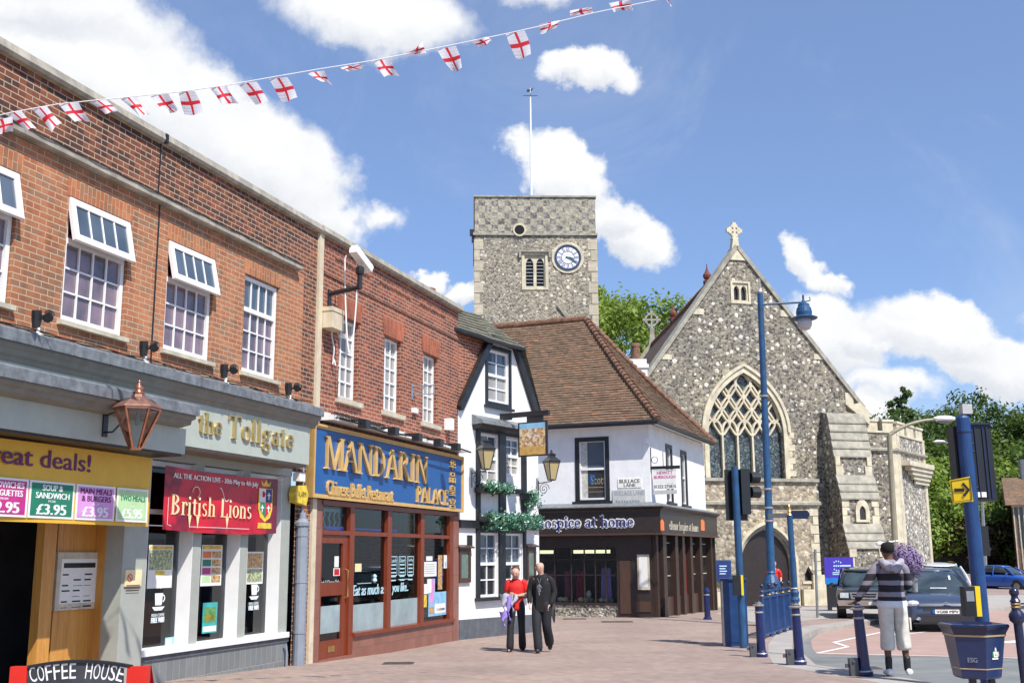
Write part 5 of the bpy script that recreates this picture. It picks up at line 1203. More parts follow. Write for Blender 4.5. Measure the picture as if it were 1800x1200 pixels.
MT['leaf_b']=leafmat('leaves_mid',(.06,.105,.02),(.095,.15,.03),(.14,.195,.045))
MT['leaf_c']=leafmat('leaves_dark',(.035,.07,.018),(.06,.105,.026),(.09,.145,.036))
MT['leaf_p']=leafmat('leaves_copper',(.05,.03,.025),(.07,.045,.03),(.05,.06,.03))
MT['bark']=M('bark',(.09,.07,.05),.9,var=.3,bump=.02,bs=12)
def crown_mesh(h,rx,rz,nclump,nleaf,ls,seed,low=0.25):
    rnd=random.Random(seed); b=MB(); cl=[]
    for i in range(nclump):
        a=rnd.uniform(0,2*PI); u=rnd.uniform(-.75,1.); rr=math.sqrt(max(0,1-u*u)); k=rnd.uniform(.45,1.0)**.6
        k*=1+.22*noise.noise(Vector((math.cos(a)*1.7,math.sin(a)*1.7,u*1.7+seed)))
        cl.append(Vector((math.cos(a)*rr*rx*k,math.sin(a)*rr*rx*k,h+u*rz*k)))
    for c in cl:
        cs=rnd.uniform(.16,.30)*rx
        for j in range(nleaf):
            d=Vector((rnd.gauss(0,1),rnd.gauss(0,1),rnd.gauss(0,.75))); d=d.normalized()*cs*rnd.uniform(.35,1.15)
            p=c+d; s=ls*rnd.uniform(.6,1.35); n=(d.normalized()+Vector((rnd.uniform(-.8,.8),rnd.uniform(-.8,.8),rnd.uniform(-.2,1.1)))).normalized()
            x=n.orthogonal().normalized(); x=x*math.cos(rnd.random()*6)+n.cross(x)*math.sin(rnd.random()*6); x.normalize(); y=n.cross(x)
            b.raw([p-x*s,p-y*s*.55,p+x*s,p+y*s*.55],[(0,1,2,3)])
    return b,cl
def tree(name,label,loc,h,rx,rz,mt,seed,nclump=70,nleaf=90,ls=.2,group='trees',rz_=0.,nlimb=7):
    t=thing(name,label,'tree',(0,0,0),group)
    b,cl=crown_mesh(h,rx,rz,nclump,nleaf,ls,seed); b.build('crown',MT[mt],t)
    b=MB(); rnd=random.Random(seed+9); b.tube([(0,0,-.5),(.05,.02,h*.3),(0,.1,h*.62),(.1,0,h)],[rx*.075,rx*.06,rx*.045,rx*.015],8)
    for i in range(nlimb):
        c=cl[i*7%len(cl)]; z=h*rnd.uniform(.35,.7); b.tube([(0,0,z),(c.x*.5,c.y*.5,(z+c.z)/2+.3),tuple(c)],[rx*.03,rx*.02,rx*.006],5)
    b.build('trunk',MT['bark'],t); t.location=loc; t.rotation_euler=(0,0,rz_); return t
def tpos(px,Y,dz=0): r=ray(px,980); return (r.x*Y/r.y,Y,gz(Y)+dz)
# behind the church
tree('broadleaf_tree','bright green leafy tree showing between the clock tower and the church roof',tpos(1110,82),15.2,6.0,6.4,'leaf_a',3,95,150,.19,group=None)
tree('broadleaf_tree','bright green tree rising just behind the right edge of the clock tower',tpos(1066,88),17.6,3.6,5.2,'leaf_a',5,50,120,.19,group=None)
# wooded rise on the right: tops measured where they stand
hz_=[(1600,112,720,6.0,'leaf_c','dark green tree with a ragged spire top, leftmost of the wood beyond the turret'),
(1655,118,712,6.5,'leaf_b','rounded mid green tree behind the arm of the curved street lamp'),
(1720,122,704,6.5,'leaf_c','dark green tree standing behind the top of the grey box on the signal pole'),
(1785,120,712,7.,'leaf_c','dark green tree highest on the slope at the right edge of the picture'),
(1850,118,716,7.,'leaf_b','mid green tree cut off by the right edge above the brick house'),
(1650,104,775,5.2,'leaf_b','mid green tree in front of the wood, right beside the battlemented turret'),
(1700,100,800,4.8,'leaf_a','yellow green tree between the turret and the black signal head'),
(1765,104,785,5.6,'leaf_b','bushy mid green tree right of the black signal head'),
(1820,98,800,5.2,'leaf_b','leafy tree half hidden by the right edge behind the brick house'),
(1668,93,860,3.9,'leaf_a','bright green low tree above the dark retaining wall beside the turret'),
(1718,91,895,3.0,'leaf_p','purplish dark shrub tree over the retaining wall'),
(1762,92,870,3.9,'leaf_b','low dark green tree left of the brick house')]
import itertools
for i,(px,Y,ytop,rx,mt,lb2) in enumerate(hz_):
    zt=at(px,ytop,Y).z; z0=gz(Y)+ (2.5 if Y>95 else 0)
    H=zt-z0; rz2=min(H*.48,rx*1.05); tree('broadleaf_tree',lb2,(tpos(px,Y)[0],Y,z0),H-rz2,rx,rz2,mt,20+i,75,120,.22 if Y>97 else .17,group='trees of the wood on the rise',rz_=i)
b=MB(); x,y,_=tpos(1580,118); z0=gz(118)
cb_,_c=crown_mesh(0,1.6,4.2,40,60,.2,77); sp_t=thing('conifer_tree','narrow pointed tree standing above the left end of the wood','tree',(0,0,0)); cb_.build('crown',MT['leaf_c'],sp_t)
b.tube([(0,0,-14),(0,0,3)],[.3,.05],6); b.build('trunk',MT['bark'],sp_t); q=at(1583,700,118); sp_t.location=(q.x,118,q.z-2.6)
# undergrowth hiding the foot of the wood
b=MB(); rnd=random.Random(4)
for i in range(15000):
    px=rnd.uniform(1600,1850); Y=rnd.uniform(90,112); p=tpos(px,Y); z=p[2]+2.2+rnd.uniform(0,1)**1.5*4.6*(.6+.5*noise.noise(Vector((p[0]*.3,Y*.3,0))))
    p=Vector((p[0],Y,z)); n=Vector((rnd.uniform(-1,1),rnd.uniform(-1,.3),rnd.uniform(0,1))).normalized(); x=n.orthogonal().normalized(); y=n.cross(x); s=rnd.uniform(.14,.32)
    b.raw([p-x*s,p-y*s*.6,p+x*s,p+y*s*.6],[(0,1,2,3)])
ug=b.build('undergrowth',MT['leaf_b']); tag(ug,'dense green undergrowth above the retaining wall','undergrowth',kind='stuff')
b=MB(); pts=[tpos(x_,Y_) for x_,Y_ in ((1500,92),(1640,92),(1740,92),(1900,88))]
g_=MB(); g_.raw([(p[0],p[1]+1,p[2]+2.6) for p in pts]+[(p[0],p[1]+70,p[2]+6.) for p in pts],[(i,i+1,5+i,4+i) for i in range(3)]); struct(g_,'hillside',MT['grass'])
for p,q in zip(pts,pts[1:]): b.raw([Vector(p)+Vector((0,0,-.5)),Vector(q)+Vector((0,0,-.5)),Vector(q)+Vector((0,0,2.6)),Vector(p)+Vector((0,0,2.6)),Vector(q)+Vector((0,1,2.6)),Vector(p)+Vector((0,1,2.6))],[(0,1,2,3),(3,2,4,5)])
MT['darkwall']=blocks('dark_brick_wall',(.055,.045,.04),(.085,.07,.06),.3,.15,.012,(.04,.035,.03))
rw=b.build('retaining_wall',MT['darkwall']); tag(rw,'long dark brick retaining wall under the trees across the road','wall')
b=MB(); [b.tube([Vector(p)+Vector((0,-.1,2.65)),Vector(q)+Vector((0,-.1,2.65))],.14,4) for p,q in zip(pts,pts[1:])]; b.build('coping',MT['greystone'],rw)
# verge pavement under the wall
b=MB(); 
for p,q in zip(pts,pts[1:]):
    P1=[Vector(p),Vector(q)]; 
    b.raw([P1[0]+Vector((0,-3.2,.05-.22)),P1[1]+Vector((0,-3.2,.05-.22)),P1[1]+Vector((0,0,.05)),P1[0]+Vector((0,0,.05)),P1[0]+Vector((0,-3.2,-.5)),P1[1]+Vector((0,-3.2,-.5))],[(0,1,2,3),(4,5,1,0)])
struct(b,'pavement',MT['kerbstone'])
# brick house on the far right
hq=at(1787,968,86); Hf=Fr((hq.x,hq.y),112); hs=thing('brick_house','dark timbered brick house with red tiled roof at the right edge of the picture','house',tuple(hq))
z0=hq.z; ze_=Hf.z(1785,885); 
b=MB(Hf); b.wall(0,9,z0-3,ze_,0,[(.2,1.0,z0+.2,ze_-.3)],depth=.2,thick=6); b.build('wall',MT['brick_dark'],hs)
b=MB(Hf); b.prism([(.4,ze_-.1),(-3,ze_+2.2),(-6.4,ze_-.1)],-.5,9.4); b.build('roof',MT['tiles'],hs)
b=MB(Hf); [b.box(x,x+.09,.01,.06,z0-1.4,ze_-.1) for x in (.0,.35,.7,1.05,1.4)]; b.box(-.1,9,.0,.05,ze_-.25,ze_-.1); b.build('timber',MT['stone_lt'],hs)
b=MB(Hf); b.quad(.2,1.,z0+.2,ze_-.3,-.15); b.build('window',MT['win_d'],hs)
b=MB(Hf); b.tube([Hf.P(1.2,-3,ze_+1.9),Hf.P(1.2,-3,ze_+3.6)],.35,6); b.build('chimney',MT['lead'],hs)
# ---------------------------------------------------------------- fittings on the brick parade
def spot(name,label,loc,rz,group):
    t=thing(name,label,'spotlight',(0,0,0),group)
    b=MB(); b.box(-.05,.05,-.05,.05,0,.03); b.tube([(0,0,.02),(0,0,.10)],.022,6); b.build('bracket',MT['white'],t)
    b=MB(); b.tube([(-.03,.0,.10),(-.03,0,.22),(-.03,-.02,.30)],[.045,.062,.055],8); b.tube([(-.0,.0,.2),(.10,0,.22)],.02,5); b.build('lamp_body',MT['blackm'],t)
    b=MB(); b.tube([(.10,.0,.24),(.12,-.09,.19)],[.05,.055],8); b.tube([(.11,-.02,.25),(.13,-.11,.20)],[.062,.062],8,cap=False); b.build('lamp_head',MT['blackm'],t)
    t.location=loc; t.rotation_euler=(0,0,rz); return t
q0=None
for i,(x,y,lb) in enumerate(((67,590,'black twin spotlight on the lead cornice, nearest the left edge of the picture'),(256,628,'black twin spotlight on the lead cornice below the cracked brick joint'),(397,668,'black twin spotlight on the lead cornice between the second and third whole windows'),(510,697,'black twin spotlight at the far end of the lead cornice next to the cream strip'))):
    s,z=A.uv(x,y,.3); 
    if q0 is None: q0=spot('spotlight',lb,A.P(s,.3,4.07),-aA+.4,'twin spotlights along the pub cornice')
    else: c=copy_tree(q0); c.location=A.P(s,.3,4.07); c['label']=lb
b=MB(A)
for k in range(3):
    pts=[]
    for i in range(120):
        s=6.+(16.-6.)*i/119; pts.append(A.P(s,.22+.05*math.sin(i*.5+k*2)+.04*k,4.12+.02*abs(math.sin(i*.23+k))))
    b.tube(pts,.007,4)
tag(b.build('lighting_cable',MT['cable']),'loose black cables trailing along the lead top of the pub cornice','cable')
# security camera
s0=A.s(578,515); t1,z1=A.at_s(632,505,s0); zc=A.z(578,515)
cam_t=thing('security_camera','white boxed security camera on a black arm above the blue restaurant fascia','security camera',A.P(s0,0,zc))
b=MB(A); b.box(s0-.05,s0+.05,.0,.03,zc-.35,zc+.05); b.tube([A.P(s0,.0,zc-.02),A.P(s0,t1,z1)],.045,6); b.tube([A.P(s0,t1,z1-.03),A.P(s0,t1,z1+.30)],.045,8); b.lathe(A.P(s0,t1,z1+.24),[(.07,0),(.08,.05),(.08,.12),(.05,.15)],8); b.build('arm',MT['blackm'],cam_t)
hd=A.P(s0,t1,z1+.55); fw=(A.d*.93+A.n*.05+Vector((0,0,-.38))).normalized(); sd=fw.cross(Vector((0,0,1))).normalized(); up=sd.cross(fw)
b=MB(); 
def obox(b,c,ax,ay,az,hx,hy,hz,bev=0):
    c=Vector(c); p=[c+ax*hx*i+ay*hy*j+az*hz*k for k in (-1,1) for i,j in ((-1,-1),(1,-1),(1,1),(-1,1))]; b.raw(p,[(0,1,5,4),(1,2,6,5),(2,3,7,6),(3,0,4,7),(4,5,6,7),(3,2,1,0)])
c0_=hd
prof=[(-.075,-.07),(.075,-.07),(.088,.03),(.055,.085),(-.055,.085),(-.088,.03)]
for (k0,k1,sc) in ((-.26,.36,1.),): 
    P1=[c0_+fw*k0+sd*x*sc+up*y*sc for x,y in prof]; P2=[c0_+fw*k1+sd*x*sc*1.05+up*y*sc*1.05 for x,y in prof]; n=6; b.raw(P1+P2,[(i,(i+1)%n,n+(i+1)%n,n+i) for i in range(n)]+[list(range(n))[::-1],list(range(n,2*n))])
hs_=b.build('housing',MT['white'],cam_t)
b=MB(); obox(b,c0_+fw*.362+up*-.0,sd,up,fw,.07,.06,.006); b.build('lens_window',MT['blackm'],hs_)
b=MB(); 
cpts=[A.P(s0,t1*.55,z1+.62)]
for i in range(24):
    a=i/23; cpts.append(A.P(s0+.0,t1*(.50+.42*a),z1+.55-1.45*math.sin(a*PI)**.75-.55*a))
b.tube(cpts,.014,5); cp2=[A.P(s0+.02+.15*i/14,.06+.02*math.sin(i),zc-.35-.085*i*(1 if i<12 else .8)) for i in range(15)]; b.tube(cp2,.014,5); b.build('cable',MT['white'],cam_t)
s,s_,z0,z1_=A.rect(563,555,592,588); bx=thing('junction_box','beige electrical box fixed to the brick beside the tall narrow window','electrical box',A.P(s,.1,z0))
b=MB(A); b.box(s,s+.42,.0,.24,z0,z0+.36); b.build('body',MT['cream'],bx); b=MB(A); b.box(s-.012,s+.432,.001,.252,z0+.3,z0+.375); b.build('lid',MT['cream'],bx)
# copper lantern on the entrance fascia
sl=A.s(184,740,te); zl0=A.z(184,760,te); tl_,zl_a=A.at_s(238,790,sl)
lt=thing('copper_lantern','large polished copper hexagonal lantern hanging before the sage fascia','lantern',A.P(sl,te,zl0))
tl_=min(tl_,te+1.2); lc=A.P(sl,tl_,0); zb_=A.z(240,789,tl_-0); zb_=zl_a; hh=A.at_s(243,668,sl)[1]-zb_
k=hh/1.0
b=MB(); b.lathe((lc.x,lc.y,zb_),[(.07*k,0),(.085*k,.0),(.085*k,.03*k),(.07*k,.03*k)],6); 
for i in range(6):
    a=PI/3*i+.3; b.tube([(lc.x+.08*k*math.cos(a),lc.y+.08*k*math.sin(a),zb_+.02*k),(lc.x+.31*k*math.cos(a),lc.y+.31*k*math.sin(a),zb_+.57*k)],.019*k,4)
b.lathe((lc.x,lc.y,zb_+.56*k),[(.30*k,0),(.32*k,0),(.32*k,.03*k),(.30*k,.03*k)],6,ph=.3); b.build('frame',MT['copper'],lt)
b=MB(); b.lathe((lc.x,lc.y,zb_+.59*k),[(.36*k,0),(.33*k,.03*k),(.17*k,.14*k),(.10*k,.16*k),(.09*k,.20*k)],6,ph=.3); b.build('roof',MT['copper_d'],lt)
b=MB(); b.lathe((lc.x,lc.y,zb_+.79*k),[(.07*k,0),(.095*k,.03*k),(.06*k,.05*k),(.05*k,.07*k),(.075*k,.10*k),(.04*k,.13*k),(.02*k,.17*k),(.028*k,.19*k),(.0,.22*k)],10); b.build('finial',MT['copper'],lt,smooth=True)
b=MB(); 
for i in range(6):
    a=PI/3*i+.3; a2=a+PI/3; b.raw([(lc.x+.07*k*math.cos(a),lc.y+.07*k*math.sin(a),zb_+.03*k),(lc.x+.07*k*math.cos(a2),lc.y+.07*k*math.sin(a2),zb_+.03*k),(lc.x+.29*k*math.cos(a2),lc.y+.29*k*math.sin(a2),zb_+.55*k),(lc.x+.29*k*math.cos(a),lc.y+.29*k*math.sin(a),zb_+.55*k)],[(0,1,2,3)])
b.build('glass',MT['glass'],lt)
b=MB(); b.lathe((lc.x,lc.y,zb_+.34*k),[(.0,0),(.03*k,.02*k),(.04*k,.06*k),(.03*k,.13*k),(.02*k,.2*k)],8); b.build('bulb',MT['frost'],lt)
b=MB(A); b.box(sl-.04,sl+.04,te,te+.02,zl0-.05,zl0+.28); b.tube([A.P(sl,te,zl0+.2),A.P(sl,tl_-.3*k,zb_+.58*k)],.016,5); b.tube([A.P(sl,te,zl0),A.P(sl,te+.12,zl0-.0),A.P(sl,te+.25,zl0+.12),A.P(sl,tl_-.28*k,zb_+.56*k)],.012,5); b.build('bracket',MT['blackm'],lt)
# yellow banner
tb=.45; by0=A.z(255,925,tb); by1=A.z(272,805,tb); bs1=A.s(263,900,tb)
bn=thing('price_banner','yellow great deals banner with coloured meal price panels over the wooden door','banner',A.P(bs1-2,tb,by0))
b=MB(A); nn=16
for i in range(nn):
    a0=S_L+(bs1-S_L)*i/nn; a1=S_L+(bs1-S_L)*(i+1)/nn; w0_=.012*math.sin(i*1.1);w1_=.012*math.sin((i+1)*1.1)
    b.poly([(a0,tb+w0_,by0),(a1,tb+w1_,by0),(a1,tb+w1_,by1),(a0,tb+w0_,by1)])
b.build('cloth',MT['yellow'],bn,smooth=True)
b=MB(A); Z=lambda x,y:A.z(x,y,tb); S=lambda x:A.s(x,880,tb)
text(b,'great deals!',S(-47),S(153),Z(80,829)-.02,Z(80,790),tb+.014,.003,bold=.006); b.build('heading',MT['plum'],bn)
pz0,pz1=Z(60,909),Z(60,850)
pz0=Z(90,911); pz1=Z(90,846)
MT['plum_t']=MT['plum']
for (x0,x1,mt,l1,l2,l3,l4,mtt) in ((-40,46,'magenta','SANDWICHES','& BAGUETTES','FROM','£2.95','white'),(48,128,'green_i','SOUP &','SANDWICH','FOR','£3.95','white'),(131,200,'lilac','MAIN MEALS','& BURGERS','FROM','£3.95','plum'),(203,258,'lime','TWO MEALS','','FOR','£5.95','green_i')):
    a,c_=S(x0),S(x1); g=b=MB(A); b.box(a,c_,tb+.014,tb+.018,pz0,pz1); pn=b.build('panel_border',MT['white'],bn)
    b=MB(A); b.box(a+.03,c_-.03,tb+.0181,tb+.020,pz0+.025,pz1-.025); b.build('price_panel',MT[mt],pn)
    h=pz1-pz0; w_=c_-a
    b=MB(A)
    if l1: text(b,l1,a+.1*w_ if len(l1)>7 else a+.28*w_,c_-.1*w_ if len(l1)>7 else c_-.28*w_,pz0+h*(.74 if l2 else .62),pz0+h*(.90 if l2 else .78),tb+.0201,.002,bold=.003)
    if l2: text(b,l2,a+.14*w_,c_-.12*w_,pz0+h*.53,pz0+h*.69,tb+.0201,.002,bold=.003)
    b.build('panel_words',MT[mtt],pn)
    b=MB(A); text(b,l3,a+.42*w_,c_-.42*w_,pz0+h*.43,pz0+h*.49,tb+.0201,.002); text(b,l4,a+.18*w_,c_-.18*w_,pz0+h*.10,pz0+h*.38,tb+.0201,.002,bold=.008); b.build('panel_price',MT['white'],pn)
# red banner
tr_=.12; rs0,rs1,rz0,rz1=A.s(285,930,tr_),A.s(486,930,tr_),A.z(485,937,tr_),A.z(290,817,tr_)
rb=thing('sports_banner','red British Lions banner with gold crest tied across the pub windows','banner',A.P(rs0,tr_,rz0))
b=MB(A); cols_=18
N=NT('banner_red'); g=N.noise(1.8,4,N.obj()); sp=N.n('ShaderNodeSeparateXYZ'); N.set(sp,0,N.uv()); c=N.ramp(g,[(.35,(.62,.012,.03)),(.52,(.48,.01,.03)),(.62,(.16,.008,.03)),(.75,(.5,.02,.03))]); N.set(N.b,'Base Color',c); N.b.inputs['Roughness'].default_value=.35; MT['bred']=N.mt
for i in range(cols_):
    a0=rs0+(rs1-rs0)*i/cols_;a1=rs0+(rs1-rs0)*(i+1)/cols_; s0_=-.035*math.sin(PI*i/cols_); s1_=-.035*math.sin(PI*(i+1)/cols_); w0_=.01*math.sin(i*.9);w1_=.01*math.sin(i*.9+.9)
    b.mat(MT['bred'] if i<cols_-4 else MT['redd'] if i>=cols_-2 else MT['bred']); b.poly([(a0,tr_+w0_,rz0+s0_),(a1,tr_+w1_,rz0+s1_),(a1,tr_+w1_,rz1+s1_),(a0,tr_+w0_,rz1+s0_)])
b.build('cloth',None,rb,smooth=True)
W_=rs1-rs0; H_=rz1-rz0
b=MB(A); text(b,'ALL THE ACTION LIVE - 30th May to 4th July',rs0+.06*W_,rs0+.79*W_,rz0+H_*.79,rz0+H_*.90,tr_+.012,.002,bold=.004)
b.strip([(rs0+.03*W_,rz0+.5*H_),(rs0+.03*W_,rz0+.08*H_),(rs0+.06*W_,rz0+.06*H_)],.008,tr_+.011,tr_+.013); b.strip([(rs0+.2*W_,rz0+.06*H_),(rs0+.72*W_,rz0+.06*H_)],.007,tr_+.011,tr_+.013)
b.strip([(rs0+W_*(.42+.02*math.cos(a)+.05*a*.8),rz0+H_*(.62+.11*math.cos(a*1.3))) for a in [i*.35 for i in range(10)]],.012,tr_+.011,tr_+.013)
b.build('banner_line',MT['paper'],rb)
b=MB(A); serif(b,'British Lions',rs0+.045*W_,rs0+.74*W_,rz0+.24*H_,rz0+.56*H_,tr_+.012,.004)
for x in (.20,.265,.515): b.plate([(rs0+(x-.013)*W_,rz0+.24*H_),(rs0+x*W_,rz0+.03*H_),(rs0+(x+.013)*W_,rz0+.24*H_)],tr_+.012,tr_+.0145)
b.strip([(rs0+W_*(.245+.03*math.cos(a)),rz0+H_*(.62+.09*math.sin(a))) for a in [i*.4-1.2 for i in range(12)]],.012,tr_+.011,tr_+.0135)
b.build('banner_title',MT['cream_i'],rb)
cx=rs0+.87*W_; cw=.062*W_
def shield(k): return [(cx-cw*k,rz0+.80*H_),(cx-cw*k,rz0+.42*H_),(cx-cw*k*.7,rz0+(.42-.13*k)*H_),(cx,rz0+(.42-.20*k)*H_),(cx+cw*k*.7,rz0+(.42-.13*k)*H_),(cx+cw*k,rz0+.42*H_),(cx+cw*k,rz0+.80*H_)]
b=MB(A); b.plate(shield(1.12),tr_+.012,tr_+.014); b.plate([(cx-.07*W_,rz0+.08*H_),(cx+.07*W_,rz0+.08*H_),(cx+.065*W_,rz0+.18*H_),(cx-.065*W_,rz0+.18*H_)],tr_+.012,tr_+.0145); b.plate([(cx-.04*W_,rz0+.84*H_),(cx+.04*W_,rz0+.84*H_),(cx+.05*W_,rz0+.94*H_),(cx+.02*W_,rz0+.88*H_),(cx,rz0+.96*H_),(cx-.02*W_,rz0+.88*H_),(cx-.05*W_,rz0+.94*H_)],tr_+.012,tr_+.0145); cr_=b.build('crest',MT['yelp'],rb)
zm=rz0+.55*H_
for m_,a,c_,z0,z1 in (('paper',cx-cw,cx,zm,rz0+.79*H_),('navy',cx,cx+cw,zm,rz0+.79*H_),('green_i',cx-cw*.85,cx,rz0+.30*H_,zm-.004),('red',cx,cx+cw*.85,rz0+.30*H_,zm-.004)):
    b=MB(A); b.plate([(a,z0),(c_,z0),(c_,z1),(a,z1)] if z0==zm else ([(a,z1),(a,z0+.12*H_),(c_,z0-.04*H_),(c_,z1)] if m_=='green_i' else [(a,z1),(a,z0-.04*H_),(c_,z0+.12*H_),(c_,z1)]),tr_+.0141,tr_+.016); b.build('crest_quarter',MT[m_],cr_)
b=MB(A); b.lathe(A.P(cx-cw*.5,tr_+.017,rz0+.64*H_),[(.03,0),(.045,.05),(.02,.09)],6,sy=.2); b.build('rose_emblem',MT['red'],cr_)
for (dx,zz) in ((.5,.65),(-.5,.42),(.5,.42)):
    b=MB(A); b.box(cx+cw*dx-.012,cx+cw*dx+.012,tr_+.0161,tr_+.018,rz0+(zz-.05)*H_,rz0+(zz+.08)*H_); b.box(cx+cw*dx-.045,cx+cw*dx+.045,tr_+.0162,tr_+.0185,rz0+(zz+.02)*H_,rz0+(zz+.045)*H_); b.build('crest_emblem',MT['paper'],cr_)
b=MB(A); b.tube([A.P(rs0,tr_,rz0+.05),A.P(rs0-.75,.05,rz0+.05)],.006,4); b.tube([A.P(rs1,tr_,rz1-.02),A.P(rs1+.5,.0,rz1+.07)],.006,4); b.build('tie_cord',MT['white'],rb)
# signs, posters and boxes on the pub
def flat_sign(name,label,cat,fr,x0,y0,x1,y1,t,mt,dep=.02,group=None):
    s0,s1,z0,z1=fr.rect(x0,y0,x1,y1,t); b=MB(fr); b.box(s0,s1,t,t+dep,z0,z1); o=b.build(name,MT[mt]); tag(o,label,cat,group); return o,s0,s1,z0,z1
def addp(o,name,fr,mt,fn): b=MB(fr); fn(b); return b.build(name,MT[mt],o)
o,s0,s1,z0,z1=flat_sign('no_smoking_sign','small cream no smoking notice on the sage pilaster','sign',A,219,1001,246,1029,.031,'cream_i')
addp(o,'symbol',A,'red',lambda b:(b.ring([(s0+.09+.05*math.cos(a),z1-.1+.05*math.sin(a)) for a in [i*PI/8 for i in range(16)]],[(s0+.09+.038*math.cos(a),z1-.1+.038*math.sin(a)) for a in [i*PI/8 for i in range(16)]],.051,.054),b.strip([(s0+.055,z1-.065),(s0+.125,z1-.135)],.012,.051,.0545)))
addp(o,'text_lines',A,'brown',lambda b:[b.box(s0+.03,s1-.03,.051,.053,z1-.2-.03*k,z1-.19-.03*k) for k in range(3)])
o,s0,s1,z0,z1=flat_sign('menu_case','cream framed menu case fixed on the wooden pub door','menu case',A,98,970,168,1068,-.398,'stone_lt',.04)
addp(o,'menu',A,'paper',lambda b:b.box(s0+.07,s1-.07,-.3579,-.356,z0+.08,z1-.08))
def ml(b):
    w=(s1-s0-.2)/3
    b.box(s0+.11,s1-.11,-.3559,-.354,z1-.19,z1-.13)
    for c in range(3):
        for k in range(7):
            if random.random()<.85: b.box(s0+.1+c*w,s0+.1+c*w+w*.85*random.uniform(.6,1),-.3559,-.354,z1-.28-k*.065,z1-.262-k*.065-random.choice((0,.012)))
addp(o,'menu_text',A,'cable',ml)
pg='posters inside the pub windows'
def poster(lb,x0,y0,x1,y1,base,bits,t=-.222):
    o,s0,s1,z0,z1=flat_sign('poster',lb,'poster',A,x0,y0,x1,y1,t,base,.004,pg); H=z1-z0;W=s1-s0
    for (a,c,d,e,m) in bits:
        b=MB(A); b.box(s0+W*a,s0+W*c,t+.0041,t+.006,z0+H*d,z0+H*e); b.build('picture',MT[m],o)
    return o
poster('white poster of a salad plate in the first pub window',262,957,301,1032,'paper',[(.04,.96,.9,.97,'yelp'),(.04,.96,.42,.88,'foodq'),(.3,.7,.3,.4,'yelp')])
poster('menu poster with a grid of food pictures in the middle pub window',355,957,388,1028,'paper',[(.04,.96,.9,.98,'yelp')]+[(.06,.46,.68-.2*k,.84-.2*k,m) for k,m in enumerate(('orange','green_i','magenta','lime'))]+[(.5,.94,.68-.2*k,.84-.2*k,'foodp') for k in range(4)])
poster('poster of a burger in the pub window nearest the downpipe',434,969,461,1025,'paper',[(.06,.94,.5,.95,'foodp'),(.06,.94,.06,.46,'foodq')])
poster('teal and green cocktail poster low in the middle pub window',357,1059,380,1110,'teal',[(.1,.9,.35,.85,'grnp'),(.2,.8,.4,.6,'yelp'),(.05,.95,.05,.22,'paper')])
poster('pale blue leaflet at the foot of the first pub window',290,1120,307,1133,'skyp',[(.1,.6,.2,.8,'paper')])
def coffee(lb,x,y):
    s=A.s(x,y,-.22); z=A.z(x,y,-.22); t=-.222; k=1.
    o=thing('coffee_sticker',lb,'window sticker',A.P(s,t,z),'white coffee cup stickers on the pub glass')
    b=MB(A); b.plate([(s-.09,z+.10),(s-.07,z-.06),(s+.07,z-.06),(s+.09,z+.10)],t,t+.002); b.strip([(s+.08+.05*math.cos(a),z+.03+.045*math.sin(a)) for a in [-1.4+i*.35 for i in range(9)]],.018,t,t+.0025); b.plate([(s-.14,z-.08),(s-.08,z-.13),(s+.08,z-.13),(s+.14,z-.08)],t,t+.002)
    for r in (.06,.10,.14): b.strip([(s+r*math.cos(a),z+.12+r*math.sin(a)) for a in [.8+i*.2 for i in range(8)]],.02,t,t+.002)
    b.build('cup',MT['whitev'],o)
    b=MB(A); text(b,'FRESH COFFEE',s-.14,s+.14,z-.21,z-.17,t,.002); text(b,'FREE WIFI',s-.14,s+.14,z-.29,z-.22,t,.002,bold=.004); b.build('sticker_text',MT['whitev'],o)
coffee('white steaming coffee cup sticker in the first pub window',279,1055); coffee('white steaming coffee cup sticker in the pub window nearest the downpipe',447,1038)
ab=thing('alarm_box','yellow hexagonal burglar alarm box on the brick pier','alarm box',A.P(A.s(528,870,.1),.1,A.z(528,880,.1)))
s,z=A.uv(528,869,.12); b=MB(A); b.plate([(s-.2,z-.13),(s+.16,z-.17),(s+.22,z),(s+.14,z+.16),(s-.16,z+.14),(s-.22,z+.02)],.03,.15); b.build('case',MT['yelp'],ab)
b=MB(A); text(b,'ALARM',s-.13,s+.13,z-.04,z+.05,.151,.002); b.build('case_text',MT['cable'],ab)
s,z=A.uv(526,838,.08); b=MB(A); b.box(s-.1,s+.1,.02,.14,z-.07,z+.07); tag(b.build('alarm_box',MT['white']),'small white box above the yellow alarm on the brick pier','alarm box')
# restaurant fittings
q0=None
for i,(x,y) in enumerate(((630,765),(682,779),(724,790),(762,801),(793,811))):
    s=A.s(x,y,.45); z=3.98; lb='black spotlight over the blue fascia, '+['first from the left','second from the left, above the letter D','middle one of the five','fourth from the left','last one, next to the white inn'][i]
    if q0 is None:
        t=thing('fascia_spotlight',lb,'spotlight',(0,0,0),'spotlights over the restaurant fascia'); b=MB(); b.tube([(0,.42,.06),(0,.05,.02)],.018,5); b.build('arm',MT['blackm'],t); b=MB(); b.box(-.09,.09,-.02,.14,-.12,.03); b.tube([(-.1,-.06,-.02),(.1,-.06,-.02)],.03,6); b.build('lamp_head',MT['blackm'],t); q0=t
        t.rotation_euler=(0,0,PI/2-aA+PI*0); t.location=A.P(s,.5,z)
    else: c=copy_tree(q0); c.location=A.P(s,.5,z); c['label']=lb
b=MB(A); pts=[]
for i in range(400):
    a=i*.55; s=A.s(590,760,.35)+i*.0042*1.2; pts.append(A.P(s,.30+.06*math.cos(a),4.03+.05*math.sin(a)))
